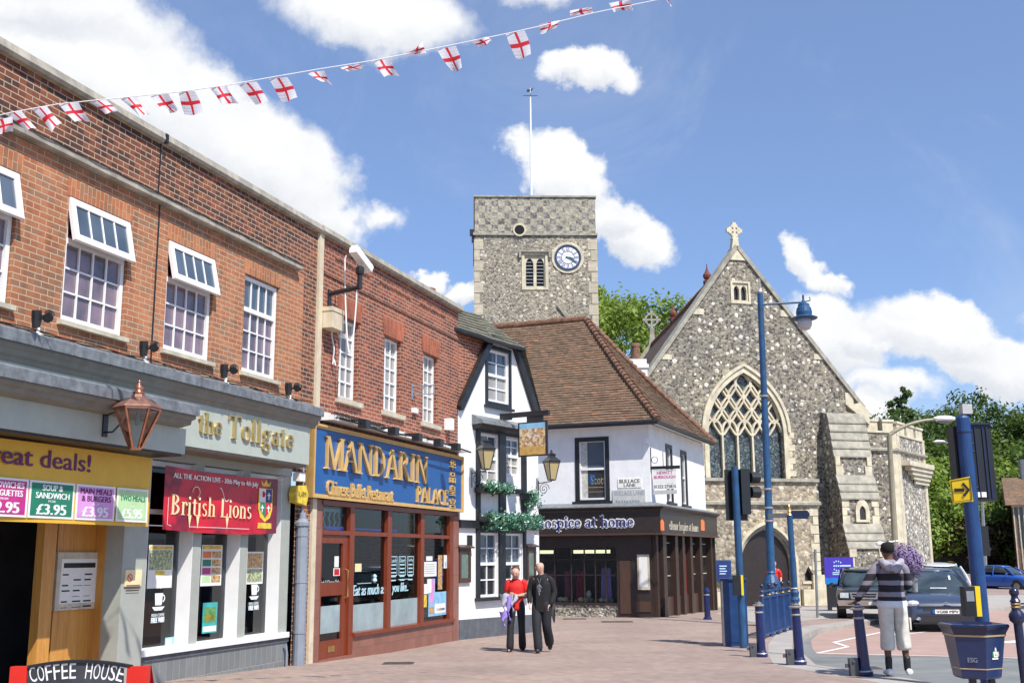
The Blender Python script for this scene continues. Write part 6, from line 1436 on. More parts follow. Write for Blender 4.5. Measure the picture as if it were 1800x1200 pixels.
b.tube(pts,.008,4); b.tube([A.P(17.2,.32,4.0),A.P(19,.36,3.93),A.P(21,.4,4.02),A.P(23.5,.4,3.94)],.02,5); tag(b.build('coiled_cable',MT['cable']),'coiled black cable lying along the white top edge of the blue fascia','cable')
s,z=A.uv(724,684,0); t=thing('empty_sign_bracket','small rusty empty sign bracket on the brick between the narrow windows','bracket',A.P(s,0,z)); b=MB(A); b.box(s-.03,s+.03,.0,.02,z-.22,z+.12); b.build('back_plate',MT['pipe'],t); b=MB(A); b.tube([A.P(s,.0,z+.06),A.P(s,.5,z+.06)],.014,5);b.tube([A.P(s,.05,z-.12),A.P(s,.5,z-.12)],.012,5);b.tube([A.P(s,.5,z+.06),A.P(s,.5,z-.12)],.012,5); b.tube([A.P(s,.0,z-.15),A.P(s,.16,z-.12),A.P(s,.3,z+.06)],.012,5); b.build('arm',MT['pipe'],t)
for x0,y0,x1,y1,d,lb in ((723,716,731,727,.08,'small white sensor box left of the last narrow restaurant window'),(781,735,788,757,.16,'tall white alarm box under the last narrow restaurant window')):
    s0,s1,z0,z1=A.rect(x0,y0,x1,y1); b=MB(A); b.box(s0,s0+.2,.0,d,z0,z1); tag(b.build('wall_box',MT['white']),lb,'wall box')
def pst(lb,x0,y0,x1,y1,mt,bits=()):
    t=-.036; s0,s1,z0,z1=A.rect(x0,y0,x1,y1,t); b=MB(A); b.box(s0,s1,t,t+.003,z0,z1); o=b.build('notice',MT[mt]); tag(o,lb,'notice','paper notices in the restaurant window')
    for (a,c,d,e,m) in bits: b=MB(A); b.box(s0+(s1-s0)*a,s0+(s1-s0)*c,t+.0031,t+.005,z0+(z1-z0)*d,z0+(z1-z0)*e); b.build('print',MT[m],o)
pst('large white menu sheet at the top of the end restaurant window',743.5,987,767,1012,'paper',[(.15,.85,.2+.15*k,.24+.15*k,'frost') for k in range(5)])
pst('small white card above the large menu sheet',749,977,760,985,'paper')
pst('white sheet with lilac stripe in the middle of the end restaurant window',751,1017,764,1041,'paper',[(.55,.95,.0,1.,'lilac')])
pst('white square notice at the left side of the end restaurant window',743.5,1026,752,1043,'paper')
pst('yellow flyer low in the end restaurant window',744,1045,750,1066,'yelp')
pst('lilac and white event poster with dark scribble in the end restaurant window',753,1041,784,1079,'skyp',[(.05,.3,.55,.95,'lilac'),(.35,.95,.1,.5,'paper'),(.45,.9,.2,.3,'navy'),(.05,.3,.1,.4,'foodp')])
pst('red and brown food poster at the right of the end restaurant window',770,975,777,1035,'foodp')
pst('tall white leaflet beside the right frame of the restaurant window',780,975,786,998,'paper',[(.3,.7,.1,.5,'skyp')])
pst('tilted cream card in the first big restaurant window',624,990,635,1004,'cream_i')
pst('white leaflet on the restaurant door glass',588,977,595,996,'paper')
pst('red round hygiene sticker on the restaurant door glass',586,998,597,1011,'paper',[(.12,.88,.1,.9,'red')])
s0,s1,z0,z1=A.rect(565,898,600,917,-.2); o=thing('hanging_decoration','pale hanging Chinese ornament behind the glass over the restaurant door','decoration',A.P(s0,-.2,z0)); b=MB(A); b.box(s0,s1,-.2,-.19,z1,z1+.06); b.build('header',MT['cyanv'],o)
b=MB(A); [b.strip([(s0+(s1-s0)*(k+.5)/4+.04*math.sin(j*2+k),z1-.06*j) for j in range(6)],.035,-.2,-.19) for k in range(4)]; b.build('tassel',MT['cyanv'],o)
# ---------------------------------------------------------------- inn fittings
def lantern(lb,x,y,s,zwall):
    t0=.50; c=G.P(s,t0,0); z=G.z(x,y,t0)
    t=thing('inn_lantern',lb,'lantern',tuple(c+Vector((0,0,z))),'black wall lanterns on the inn'); cx,cy=c.x,c.y
    b=MB(); n=4; ph=PI/4+.5
    b.lathe((cx,cy,z-.03),[(.13,0),(.14,.03)],n,ph=ph); b.lathe((cx,cy,z+.53),[(.29,0),(.30,.04),(.19,.13),(.13,.17),(.13,.22),(.17,.24),(.08,.28),(.04,.30),(.03,.37),(.0,.40)],n,ph=ph)
    for i in range(4):
        a=PI/2*i+ph; b.tube([(cx+.13*math.cos(a),cy+.13*math.sin(a),z),(cx+.26*math.cos(a),cy+.26*math.sin(a),z+.53)],.014,4)
    b.build('frame',MT['blackm'],t)
    b=MB(); b.lathe((cx,cy,z+.01),[(.115,0),(.245,.51)],n,ph=ph); b.build('glass',MT['amber'],t)
    b=MB(); b.box(0,0,0,0,0,0) if False else None; b.tube([G.P(s,0,z-.1),G.P(s,t0,z-.05)],.016,6); b.tube([G.P(s,.02,z-.02),G.P(s,.02,z-.5)],.018,5)
    sp=[G.P(s,.22+.19*(1-i/26)*math.cos(i*.55),z-.28+.19*(1-i/26)*math.sin(i*.55)) for i in range(24)]; b.tube(sp,.011,5); b.build('bracket',MT['blackm'],t)
    t.scale=(.82,)*3; t.location=Vector(t.location)-G.n*.0+Vector((0,0,.02))
N=NT('amber_glass'); N.b.inputs['Base Color'].default_value=(.42,.34,.17,1); N.b.inputs['Roughness'].default_value=.15; MT['amber']=N.mt
lantern('black wall lantern with amber glass on the inn, next to the blue fascia',843,824,.42,0)
lantern('black wall lantern with amber glass on the inn, under the picture sign',953,842,3.42,0)
ss=G.s(880,728); 
sg=thing('picture_sign','painted inn sign showing horse racing, hung from a black beam on the inn','hanging sign',tuple(G.P(ss,.0,5.))) 
V_=Fr((G.P(ss,0,0).x,G.P(ss,0,0).y),0); V_.d=G.n; V_.n=-G.d
def vz(x,y): return V_.uv(x,y,0)
a0,zb0=vz(912,803); a1,zb1=vz(962,739); za=vz(937,729)[1]
b=MB(V_); b.box(-.35,a1+.05,-.045,.045,za-.03,za+.09); b.box(.10,.30,-.06,.06,za-.07,za+.02);b.box(a0+.25,a1-.12,-.03,.03,zb1,za-.03); b.box(-.36,-.28,-.05,.05,za-.03,za+.14); b.build('beam',MT['black'],sg)
b=MB(V_); b.box(a0,a1,-.03,.03,zb0,zb1); b.build('sign_frame',MT['black'],sg)
N=NT('race_painting'); uv=N.uv(); o_=N.obj(); v=N.n('ShaderNodeTexVoronoi'); N.set(v,'Vector',o_); v.inputs['Scale'].default_value=17; sp=N.n('ShaderNodeSeparateColor'); N.set(sp,0,v.outputs['Color']); c=N.ramp(sp.outputs[0],[(0,(.50,.24,.11)),(.2,(.70,.66,.56)),(.4,(.58,.36,.17)),(.55,(.48,.16,.10)),(.62,(.68,.56,.30)),(.85,(.24,.26,.33)),(.9,(.40,.22,.11))],'CONSTANT'); g=N.noise(20,3,o_); c=N.mix(.4,c,N.ramp(g,[(.3,(.5,.5,.5)),(.7,(1.3,1.3,1.3))]),'MULTIPLY'); N.set(N.b,'Base Color',c); MT['race']=N.mt
h=zb1-zb0; w_=a1-a0
for z0_,z1_,m in ((.04,.28,'ochre'),(.28,.80,'race'),(.80,.96,'skyp')):
    MT.setdefault('ochre',M('ochre',(.58,.36,.11),.5,var=.2,vs=12)); b=MB(V_); b.box(a0+.045,a1-.045,.0301,.035,zb0+h*z0_,zb0+h*z1_); b.box(a0+.045,a1-.045,-.035,-.0301,zb0+h*z0_,zb0+h*z1_); b.build('sign_painting',MT[m],sg)
b=MB(V_); text(b,'THE HORSES',a0+.12,a1-.12,zb0+h*.12,zb0+h*.2,.0351,.002) if False else None
MT['flowermix']=leafmat('basket_leaves',(.04,.12,.08),(.10,.26,.20),(.22,.42,.34)); MT['flowerp']=M('pale_petals',(.45,.6,.55),.6,var=.3,vs=30)
def flowerbox(lb,x0,x1,y0,y1,n,t=.22,trail=0):
    s0,s1,z0,z1=G.rect(x0,y0,x1,y1,t); o=thing('flower_box',lb,'flower box',tuple(G.P((s0+s1)/2,t,z0)),'flower boxes on the inn front'); b=MB(G); b.box(s0-.02,s1,.03,.3,z0+.02,z0+(z1-z0)*.5); b.build('box',MT['black'],o)
    rnd=random.Random(n)
    for nm,mt,k,ls in (('foliage','flowermix',n,.045),('flowers','flowerp',n//3,.03),('blossom','yelp',n//30,.02)):
        b=MB()
        for i in range(k):
            s=rnd.uniform(s0,s1); z=z0+(z1-z0)*(.5+.5*rnd.gauss(0,.42))-abs(rnd.gauss(0,trail))*.2; p=G.P(s,.28+rnd.gauss(0,.09),z); nn=Vector((rnd.uniform(-1,1),rnd.uniform(-1,.2),rnd.uniform(-.3,1))).normalized(); x=nn.orthogonal().normalized(); y=nn.cross(x); q=ls*rnd.uniform(.6,1.4); b.raw([p-x*q,p-y*q*.5,p+x*q,p+y*q*.5],[(0,1,2,3)])
        b.build(nm,MT[mt],o)
flowerbox('green trailing flower box under the left upper inn window',847,893,845,870,900); flowerbox('long teal green flower box running along the black beam of the inn',852,946,895,922,2000,trail=.5); flowerbox('small drooping green basket beside the right corner of the inn',931,944,853,880,350,.3,1.)
for x0,y0,x1,y1,lb in ((807,963,827,1023,'tall brown framed menu board left of the inn ground floor window'),(926,961,942,1018,'tall brown framed menu board right of the inn ground floor window')):
    s0,s1,z0,z1=G.rect(x0,y0,x1,y1,.04); t=thing('menu_board',lb,'menu board',tuple(G.P(s0,.04,z0)),'framed menu boards on the inn'); b=MB(G); b.ring([(s0,z0),(s1,z0),(s1,z1),(s0,z1)],[(s0+.07,z0+.1),(s1-.07,z0+.1),(s1-.07,z1-.1),(s0+.07,z1-.1)],.0,.06); b.prism([(.0,z1+.08),(.12,z1+.03),(.12,z1-.0),(.0,z1)],s0-.06,s1+.06); b.build('frame',MT['mahog2'] if 'mahog2' in MT else MT['brown'],t); b=MB(G); b.quad(s0+.07,s1-.07,z0+.1,z1-.1,.03); b.build('board',MT['mboard'] if 'mboard' in MT else MT.setdefault('mboard',M('slate_board',(.13,.18,.15),.2,var=.2)),t)
s0,s1,z0,z1=G.rect(822,940,830,960,.02); b=MB(G); b.box(s0,s1,.0,.03,z0,z1); tag(b.build('wall_plaque',MT['black']),'small black plaque above the left menu board on the inn','plaque')
# ---------------------------------------------------------------- corner shop fittings
o,s0,s1,z0,z1=flat_sign('street_nameplate','smaller upper white BULLACE LANE street nameplate','street sign',L,1086,841,1128,856,.001,'paper',.02)
addp(o,'lettering',L,'cable',lambda b:(text(b,'BULLACE',s0+.06,s1-.06,z0+.145,z1-.03,.021,.002,bold=.004),text(b,'LANE',s0+.2,s1-.2,z0+.03,z0+.125,.021,.002,bold=.004)))
o,s0,s1,z0,z1=flat_sign('street_nameplate','larger lower grey BULLACE LANE street nameplate, partly faded','street sign',L,1077,861,1135,886,.001,'greyplate' if 'greyplate' in MT else MT.setdefault('greyplate',M('grey_plate',(.50,.50,.47),.5,dirt=.3)) and 'greyplate',.03)
addp(o,'lettering',L,'pipe',lambda b:(text(b,'BULLACE LANE',s0+.07,s1-.05,z1-.18,z1-.05,.031,.002),[b.box(s0+.1+.09*i,s0+.16+.09*i,.031,.033,z0+.06,z0+.14) for i in range(9)]))
EB=Fr((Rr.P(.08,0,0).x,Rr.P(.08,0,0).y),0); EB.d=Rr.n; EB.n=L.n
e_=thing('estate_agent_board','red and white estate agent board with phone number hanging at the shop corner','sign',tuple(EB.P(.5,0,4.)))
a0,zz0=EB.uv(1147,850); a1,zz1=EB.uv(1189,827); zt_=EB.z(1170,824)
b=MB(EB); b.box(.0,a1+.12,-.03,.03,zt_-.0,zt_+.10); b.tube([EB.P(.02,0,zt_+.7),EB.P(.02,0,zt_-.1)],.015,5); b.tube([EB.P(a1*.5,0,zt_+.05),EB.P(a1*.5,0,zt_+.55)],.012,5); b.tube([EB.P(.02+.12+.1*math.cos(i*.6),0,zt_+.3+.11*math.sin(i*.6)) for i in range(12)],.01,4); b.build('bracket',MT['blackm'],e_)
z3=EB.z(1170,859); z4=EB.z(1170,861); z5=EB.z(1170,868)
b=MB(EB); b.box(a0+.02,a1,-.012,.012,zz0,zt_-.02); b.build('name_panel',MT['paper'],e_); b=MB(EB); b.box(a0+.02,a1,-.012,.012,z3,zz0-.012); b.build('number_panel',MT['paper'],e_)
b=MB(EB); b.box(a0+.02,a1,-.012,.012,z5,z4); b.build('lower_panel',MT['greyplate'],e_)
H=zt_-.02-zz0; b=MB(EB); text(b,'HEWITT',a0+.16,a1-.12,zz0+H*.66,zz0+H*.9,.0121,.002,bold=.004); text(b,'BURROUGH',a0+.06,a1-.04,zz0+H*.36,zz0+H*.58,.0121,.002,bold=.004); b.build('name_text',MT['magenta'],e_)
b=MB(EB); text(b,'01322 275815',a0+.05,a1-.03,z3+.03,zz0-.045,.0121,.002,bold=.003); b.build('number_text',MT['cable'],e_)
o,s0,s1,z0,z1=flat_sign('notice_board','white framed notice in the dark panelling by the shop corner','notice board',L,1120,974,1143,1036,.125,'stone_lt',.03)
addp(o,'sheet',L,'paper',lambda b:b.box(s0+.06,s1-.06,.156,.158,z0+.08,z1-.06))
tag(addp(None,'wall_box',L,'white',lambda b:b.box(-.12,-.02,.0,.1,L.z(1146,778),L.z(1146,770))),'tiny white box high on the corner of the white shop','wall box')
# goods in the shop window
def drape(lb,x0,x1,y0,y1,col,t=-.35):
    s0,s1,z0,z1=L.rect(x0,y0,x1,y1,t); b=MB(L); n=14
    P=[]
    for j in range(5):
        for i in range(n+1): k=.75+.25*(1-j/4)**.5; w=(s1-s0)*(.8+.2*(1-j/4)); s=(s0+s1)/2+(i/n-.5)*w; P.append(L.P(s,t+.05*math.sin(i*1.9),z0+(z1-z0)*j/4))
    b.raw(P,[(j*(n+1)+i,j*(n+1)+i+1,(j+1)*(n+1)+i+1,(j+1)*(n+1)+i) for j in range(4) for i in range(n)]); o=b.build('garment',M('cloth_'+lb.split()[0],col,.8),smooth=True); tag(o,lb,'garment','clothes hanging in the shop window')
drape('lavender curtain hanging at the right of the charity shop window',1055,1077,998,1052,(.38,.30,.75)); drape('crimson dress hanging in the charity shop window',1012,1030,1003,1052,(.30,.03,.08)); drape('pink garment at the left of the charity shop window',992,1004,1003,1050,(.36,.10,.22))
drape('maroon garment at the far left of the charity shop window',960,982,1003,1046,(.22,.04,.07))
p=L.P(L.s(1035,1045,-.3),-.3,wz0); b=MB(); b.blob((p.x,p.y,wz0+.24),.09,.10,.13,8,6); b.lathe((p.x,p.y,wz0),[(.07,0),(.05,.12)],8); tag(b.build('mannequin_head',MT['white'],smooth=True),'white mannequin head on the charity shop window sill','mannequin head')
b=MB(); rnd=random.Random(2)
for i in range(11):
    s=L.s(985+i*9,1050,-.15); r_=rnd.uniform(.04,.09); p=L.P(s,-.15,wz0+r_); o=MB(); o.blob((p.x,p.y,p.z),r_*1.3,r_,r_,8,5); 
    tag(o.build('ornament',[MT['paper'],MT['cream_i'],MT['pipe'],MT['orange']][i%4],smooth=True),'small pale ornament on the charity shop window sill','ornament','ornaments along the charity shop window sill')
# ---------------------------------------------------------------- street furniture
MT['blue']=M('street_blue',(.008,.045,.155),.45,var=.25,vs=6,coat=.1,dirt=.55)
MT['blue2']=M('lamp_blue',(.014,.07,.17),.5,var=.3,vs=5,dirt=.6)
MT['navyp']=M('navy_paint',(.008,.013,.05),.3,var=.2,coat=.3)
MT['bollard']=M('bollard_blue',(.006,.014,.085),.3,var=.15,coat=.3,dirt=.2)
MT['silver']=M('worn_silver_band',(.42,.38,.33),.4,metal=.5,var=.2)
MT['sigblk']=M('signal_black',(.012,.013,.016),.45,var=.2)
MT['yellp']=M('yellow_plastic',(.80,.55,.01),.35,var=.05)
MT['greypost']=M('galvanised',(.30,.32,.32),.45,metal=.5,var=.2)
MT['stonepost']=M('lamp_grey_beige',(.25,.22,.15),.5,var=.15,vs=4)
def bollard(label,p,h=.95,tilt=0,rz=0,first=[None],group='blue hinged bollards at the crossing'):
    if first[0] is None:
        t=thing('bollard',label,'bollard',(0,0,0),group)
        b=MB(); b.lathe((0,0,0),[(.105,0),(.11,.05),(.095,.08),(.078,.12),(.066,.80),(.066,.86),(.075,.87),(.075,.90),(.04,.93),(.03,.95)],16); b.build('post',MT['bollard'],t,smooth=False)
        b=MB(); b.lathe((0,0,.86),[(.068,0),(.095,.01),(.10,.03),(.06,.045),(.058,.07)],16); b.lathe((0,0,.745),[(.069,0),(.078,.008),(.078,.022),(.069,.03)],16); b.lathe((0,0,.05),[(.10,0),(.108,.01),(.10,.025)],16); b.build('band',MT['silver'],t)
        b=MB(); b.box(-.20,-.09,-.05,.05,-.02,.24); b.box(-.25,-.19,-.02,.02,.12,.17); b.tube([(-.15,-.07,.2),(-.15,.07,.2)],.02,6); b.build('hinge_lock',MT['greydk'] if 'greydk' in MT else MT.setdefault('greydk',M('dark_steel',(.10,.10,.11),.5,metal=.4)),t)
        first[0]=t; o=t
    else: o=copy_tree(first[0])
    o['label']=label; o.location=p; o.rotation_euler=(tilt[0] if tilt else 0,tilt[1] if tilt else 0,rz); return o
B1=ground(1339,1154); B2=ground(1406,1168); B3=ground(1521,1187)
bollard('blue bollard with silver bands beside the blue guard rail',B1,tilt=(0,R(-1)))
bollard('blue bollard standing in front of the fingerpost',B2,tilt=(0,R(-1.4)))
bb=bollard('leaning navy bollard the man in the striped hoodie rests his hand on',B3,tilt=(R(0),R(-3.)))
fb_=ground(1244,1088); t=thing('small_bollard','slim navy bollard by the far end of the corner shop','bollard',(0,0,0)); b=MB(); b.lathe((0,0,0),[(.13,0),(.13,.04),(.09,.08),(.085,.80),(.10,.82),(.08,.88),(.03,.93)],12); b.build('post',MT['bollard'],t); b=MB(); b.lathe((0,0,.70),[(.088,0),(.095,.01),(.088,.03)],12); b.build('band',MT['silver'],t); t.location=fb_
# ball-headed post at the right edge
p=ground(1806,1228); t=thing('ball_finial_post','navy guard post with ball finial and gold collars at the right edge','post',(0,0,0)); b=MB(); b.lathe((0,0,0),[(.09,0),(.06,.06),(.05,.12),(.048,.82),(.085,.86),(.085,.93),(.05,.97),(.045,1.05),(.06,1.07),(.04,1.10),(.035,1.13)],14); b.build('post',MT['navyp'],t)
b=MB(); b.blob((0,0,1.17),.055,.055,.055,12,8); b.blob((0,0,.90),.092,.092,.06,12,6); b.build('ball',MT['navyp'],t,smooth=True); b=MB(); b.lathe((0,0,.995),[(.05,0),(.058,.01),(.05,.02)],12); b.lathe((0,0,1.03),[(.05,0),(.058,.01),(.05,.02)],12); b.build('collar',MT['brass'],t); b=MB(); b.tube([(0.02,0,1.05),(1.5,.1,1.05)],.022,6); b.tube([(0.02,0,.2),(1.5,.1,.2)],.022,6); b.build('rail',MT['navyp'],t); t.location=p; t.rotation_euler=(0,R(-2),0)
# control cabinet
cb=ground(1293,1136); Cc=Fr((cb.x-.22,cb.y+.1),97)
t=thing('control_cabinet','blue steel traffic control cabinet behind the left signal pole','cabinet',tuple(cb))
hC=1.31
b=MB(Cc); b.box(0,.50,-.42,0,cb.z-.05,cb.z+hC); b.build('body',MT['blue'],t); b=MB(Cc); b.prism([(-.45,cb.z+hC),(-.45,cb.z+hC+.03),(.03,cb.z+hC+.03),(.03,cb.z+hC)],-.03,.53); b.build('lid',MT['blue'],t)
b=MB(Cc); b.box(.03,.47,.001,.012,cb.z+.08,cb.z+hC-.05); b.build('door',MT['blue'],t); b=MB(Cc); b.box(-.006,.035,-.1,.006,cb.z,cb.z+hC-.02); b.build('worn_edge',MT['silver'],t)
# signal pole on the left
def head(b,P,w,h,d,dx,dy): pass
p=ground(1307,1138); zt=at(1290,820,p.y).z; t=thing('traffic_signal','blue traffic signal pole with black signal heads in front of the church porch','traffic light',tuple(p))
tp=at(1291,820,p.y); b=MB(); b.tube([tuple(p),(p.x+(tp.x-p.x)*1,p.y,tp.z)],.072,14); b.build('pole',MT['blue2'],t)
def along(z): k=(z-p.z)/(tp.z-p.z); return Vector((p.x+(tp.x-p.x)*k,p.y,z))
zs0,zs1=at(1300,914,p.y).z,at(1300,826,p.y).z; c=along((zs0+zs1)/2)
k=p.y/1967.
def qbox(b,c,yaw,x0,x1,y0,y1,z0,z1):
    ca,sa=math.cos(yaw),math.sin(yaw); P=[Vector((c.x+x*ca-y*sa,c.y+x*sa+y*ca,z)) for z in (z0,z1) for x,y in ((x0,y0),(x1,y0),(x1,y1),(x0,y1))]; b.raw(P,[(0,1,5,4),(1,2,6,5),(2,3,7,6),(3,0,4,7),(4,5,6,7),(3,2,1,0)])
b=MB(); qbox(b,c,.25,-.17,.30,.12,.15,zs0,zs1+.02); b.build('backing_board',MT['sigblk'],t)
b=MB(); qbox(b,c,.2,.13,.32,.0,.2,zs0+.12,zs1+.03); b.build('signal_case',MT['sigblk'],t)
b=MB()
for i,y in enumerate((838,864)):
    z=at(1330,y,p.y).z; q=Vector((c.x+.33,c.y+.12,z)); b.tube([q+Vector((0,0,0)),q+Vector((.18,.06,0))],[.115,.12],12); 
b.build('signal_hood',MT['sigblk'],t)
b=MB(); z0,z1=at(1294,1045,p.y).z,at(1294,1010,p.y).z; qbox(b,p+Vector((-.06,-.07,0)),.0,-.12,.03,-.12,0,z0,z1); pb_=b.build('push_button_box',MT['sigblk'],t)
b=MB(); qbox(b,p+Vector((-.06,-.07,0)),.0,.031,.075,-.122,0,z0,z1); b.build('yellow_side',MT['yellp'],pb_)
# guard rail running away
g0=ground(1343,1122); g1=ground(1390,1107); t=thing('guard_rail','blue pedestrian guard rail with ball finials along the crossing kerb','railing',tuple(g0))
GF=Fr((g0.x,g0.y),math.degrees(math.atan2(g1.x-g0.x,g1.y-g0.y))); LG=(g1-g0).length
hg=1.02; b=MB(GF); zg_=g0.z
nb=int(LG/.075)
for i in range(nb+1): s=LG*i/nb; b.box(s-.017,s+.017,-.008,.008,zg_+.1,zg_+hg-.16)
b.build('bars',MT['blue'],t)
b=MB(GF); [b.box(0,LG,-.025,.025,zg_+z,zg_+z+.045) for z in (.06,hg-.16,hg-.02)]; b.build('rail',MT['blue'],t)
for i in range(5):
    s=LG*i/4; q=GF.P(s,0,0); b=MB(); b.lathe((q.x,q.y,zg_-.05),[(.05,0),(.045,.1),(.04,hg+.02),(.055,hg+.05),(.03,hg+.08)],10); po=b.build('post',MT['blue'],t); b=MB(); b.blob((q.x,q.y,zg_+hg+.12),.055,.055,.055,10,6); b.build('ball',MT['navyp'],po,smooth=True); b=MB(); b.lathe((q.x,q.y,zg_+hg-.10),[(.045,0),(.052,.01),(.045,.03)],10); b.build('collar',MT['brass'],po)
# tall blue lamp post
Yl=30.; kl=1.42; sc_k=lambda l:[(r_*kl,h_*kl) for r_,h_ in l]
q=at(1357.5,1060,Yl); x0=q.x; z0=gz(Yl); zt=at(1335,516,Yl).z
t=thing('street_lamp','tall blue street lamp with bell-shaped hood standing before the church','street lamp',(x0,Yl,z0)); x1=at(1336,516,Yl).x
def lx(z): return x0+(x1-x0)*max(0,(z-z0))/(zt-z0)
zb=at(1356,1030,Yl).z; b=MB(); b.tube([(lx(z),Yl,z) for z in (z0,zb)],[.15,.13],14); b.lathe((lx(zb),Yl,zb-.3),sc_k([(.09,0),(.15,.03),(.15,.08),(.12,.12),(.17,.2),(.16,.28),(.10,.40),(.07,.44),(.09,.46),(.07,.50)]),14); b.build('base',MT['blue2'],t)
b=MB(); zA=at(1350,860,Yl).z; zB=at(1337,697,Yl).z; b.tube([(lx(z),Yl,z) for z in (zb+.2,zA,zB,zt)],[.108,.10,.088,.078],14); b.build('pole',MT['blue2'],t)
b=MB(); [b.lathe((lx(z),Yl,z-.02),sc_k([(.080,0),(.088,.01),(.088,.03),(.07,.04)]),12) for z in (zA,zB,zA-.5,zA-.85)]; b.lathe((lx(zt),Yl,zt),sc_k([(.06,0),(.07,.03),(.05,.06),(.02,.10),(.02,.3)]),10); b.build('collar',MT['silver'],t)
za=at(1340,535,Yl).z; xe=at(1412,528,Yl).x; b=MB(); b.tube([(lx(za),Yl,za),(xe,Yl,za+.06)],.032,8); b.tube([(xe,Yl,za+.06),(xe+.2,Yl,za+.11),(xe+.18,Yl,za+.2)],.018,5); b.lathe((xe,Yl,za-.05),sc_k([(.0,.0),(.05,.03),(.05,.08),(.02,.12),(.02,.22)]),8); b.build('arm',MT['blue2'],t)
zr=at(1412,559,Yl).z; b=MB(); b.lathe((xe,Yl,zr),sc_k([(.24,-.02),(.26,.0),(.15,.05),(.155,.12),(.14,.20),(.115,.23),(.11,.28),(.05,.31),(.03,.36)]),18); b.build('hood',MT['blue2'],t,smooth=False)
b=MB(); b.lathe((xe,Yl,zr-.24*kl),sc_k([(.05,0),(.10,.02),(.14,.09),(.145,.22),(.10,.235)]),16); N=NT('lamp_glass'); N.b.inputs['Base Color'].default_value=(.5,.47,.47,1); N.b.inputs['Roughness'].default_value=.15; b.build('lamp_glass',N.mt,t,smooth=True)
# fingerpost
p=ground(1404,1150); t=thing('fingerpost','blue fingerpost with gold finial and two dark pointing arms','signpost',tuple(p)); tp=at(1388,905,p.y); zt=tp.z
fx=lambda z: p.x+(tp.x-p.x)*(z-p.z)/(zt-p.z)
b=MB(); b.tube([(p.x,p.y,p.z),(fx(zt),p.y,zt)],.055,12); zc_=at(1398,1038,p.y).z; b.lathe((fx(zc_),p.y,zc_-.2),[(.08,0),(.09,.05),(.07,.1),(.085,.18),(.06,.22)],12); b.build('pole',MT['blue2'],t)
b=MB(); b.lathe((fx(zt),p.y,zt),[(.05,0),(.03,.03),(.045,.06),(.03,.10),(.015,.17),(.0,.2)],10); b.build('finial',MT['brass'],t); b=MB(); b.lathe((fx(zc_),p.y,zc_+.03),[(.062,0),(.075,.01),(.062,.03)],12); b.build('collar',MT['silver'],t)
z1=at(1400,897,p.y).z; z0=at(1400,911,p.y).z
b=MB(); cx_=fx(z0); b.raw([(cx_+.04,p.y-.02,z0),(cx_+.30,p.y-.12,z0-.01),(cx_+.34,p.y-.13,(z0+z1)/2),(cx_+.30,p.y-.12,z1),(cx_+.04,p.y-.02,z1)]+[(cx_+.04,p.y+.02,z0),(cx_+.30,p.y-.08,z0-.01),(cx_+.34,p.y-.09,(z0+z1)/2),(cx_+.30,p.y-.08,z1),(cx_+.04,p.y+.02,z1)],[(0,1,2,3,4),(9,8,7,6,5),(0,5,6,1),(1,6,7,2),(2,7,8,3),(3,8,9,4)]); b.build('finger',MT['navyp'],t)
b=MB(); b.raw([(cx_-.04,p.y+.02,z0+.02),(cx_-.33,p.y+.3,z0+.02),(cx_-.33,p.y+.3,z1-.04),(cx_-.04,p.y+.02,z1-.04),(cx_-.04,p.y+.05,z0+.02),(cx_-.33,p.y+.33,z0+.02),(cx_-.33,p.y+.33,z1-.04),(cx_-.04,p.y+.05,z1-.04)],[(0,1,2,3),(7,6,5,4),(0,4,5,1),(3,2,6,7)]); b.build('finger',MT['greypost'],t)
# slender grey post before the porch
p=ground(1437,1085); b=MB(); tp=at(1433,965,p.y); b.tube([tuple(p),(tp.x,p.y,tp.z)],.04,8); tag(b.build('sign_post',MT['greypost']),'plain slender grey post in front of the church porch','post')
# signal pole on the right, with push button and bin
YR=13.75; pb=Vector((at(1737,1200,YR).x,YR,0)); pt=at(1692,735,YR); t=thing('traffic_signal','stout blue traffic signal pole with big black backboard, nearest the right edge','traffic light',tuple(pb)); 
PX=lambda z: pb.x+(pt.x-pb.x)*z/pt.z*(1.0)
zz=pt.z; xb=at(1737,1200,YR); slope_=(pt.x-xb.x)/(pt.z-xb.z); PX=lambda z: xb.x+slope_*(z-xb.z)
b=MB(); b.tube([(PX(0),YR,0),(PX(zz),YR,zz)],.087,18); zc=at(1695,760,YR).z; b.lathe((PX(zz),YR,zz),[(.087,0),(.07,.03),(.03,.05)],16); b.build('pole',MT['blue'],t); b=MB(); b.tube([(PX(zc-.01),YR,zc-.01),(PX(zc+.01),YR,zc+.01)],.091,18,cap=False); b.build('collar',MT['navyp'],t)
c=Vector((PX(zz),YR,0)); z0,z1=at(1725,880,YR).z,at(1725,745,YR).z; xm=at(1727,810,YR).x
def lean(b,x0,x1,y0,y1,z0,z1,dx=0): b.raw([(x+ (z-z0)*slope_*1.0,y,z) for z in (z0,z1) for x,y in ((x0,y0),(x1,y0),(x1,y1),(x0,y1))],[(0,1,5,4),(1,2,6,5),(2,3,7,6),(3,0,4,7),(4,5,6,7),(3,2,1,0)])
xa,xb_=at(1711,880,YR+.1).x,at(1751,880,YR+.1).x; b=MB(); lean(b,xa,xb_,YR+.05,YR+.25,z0,z1); sc_=b.build('signal_case',MT['sigblk'],t)
b=MB(); [lean(b,xa+.07+.06*i,xa+.085+.06*i,YR+.035,YR+.052,z0+.04,z1-.03) for i in (0,1.6,2.4)]; lean(b,xa-.01,xb_+.01,YR+.02,YR+.28,z1-.005,z1+.02); b.build('case_rib',MT['navyp'],sc_)
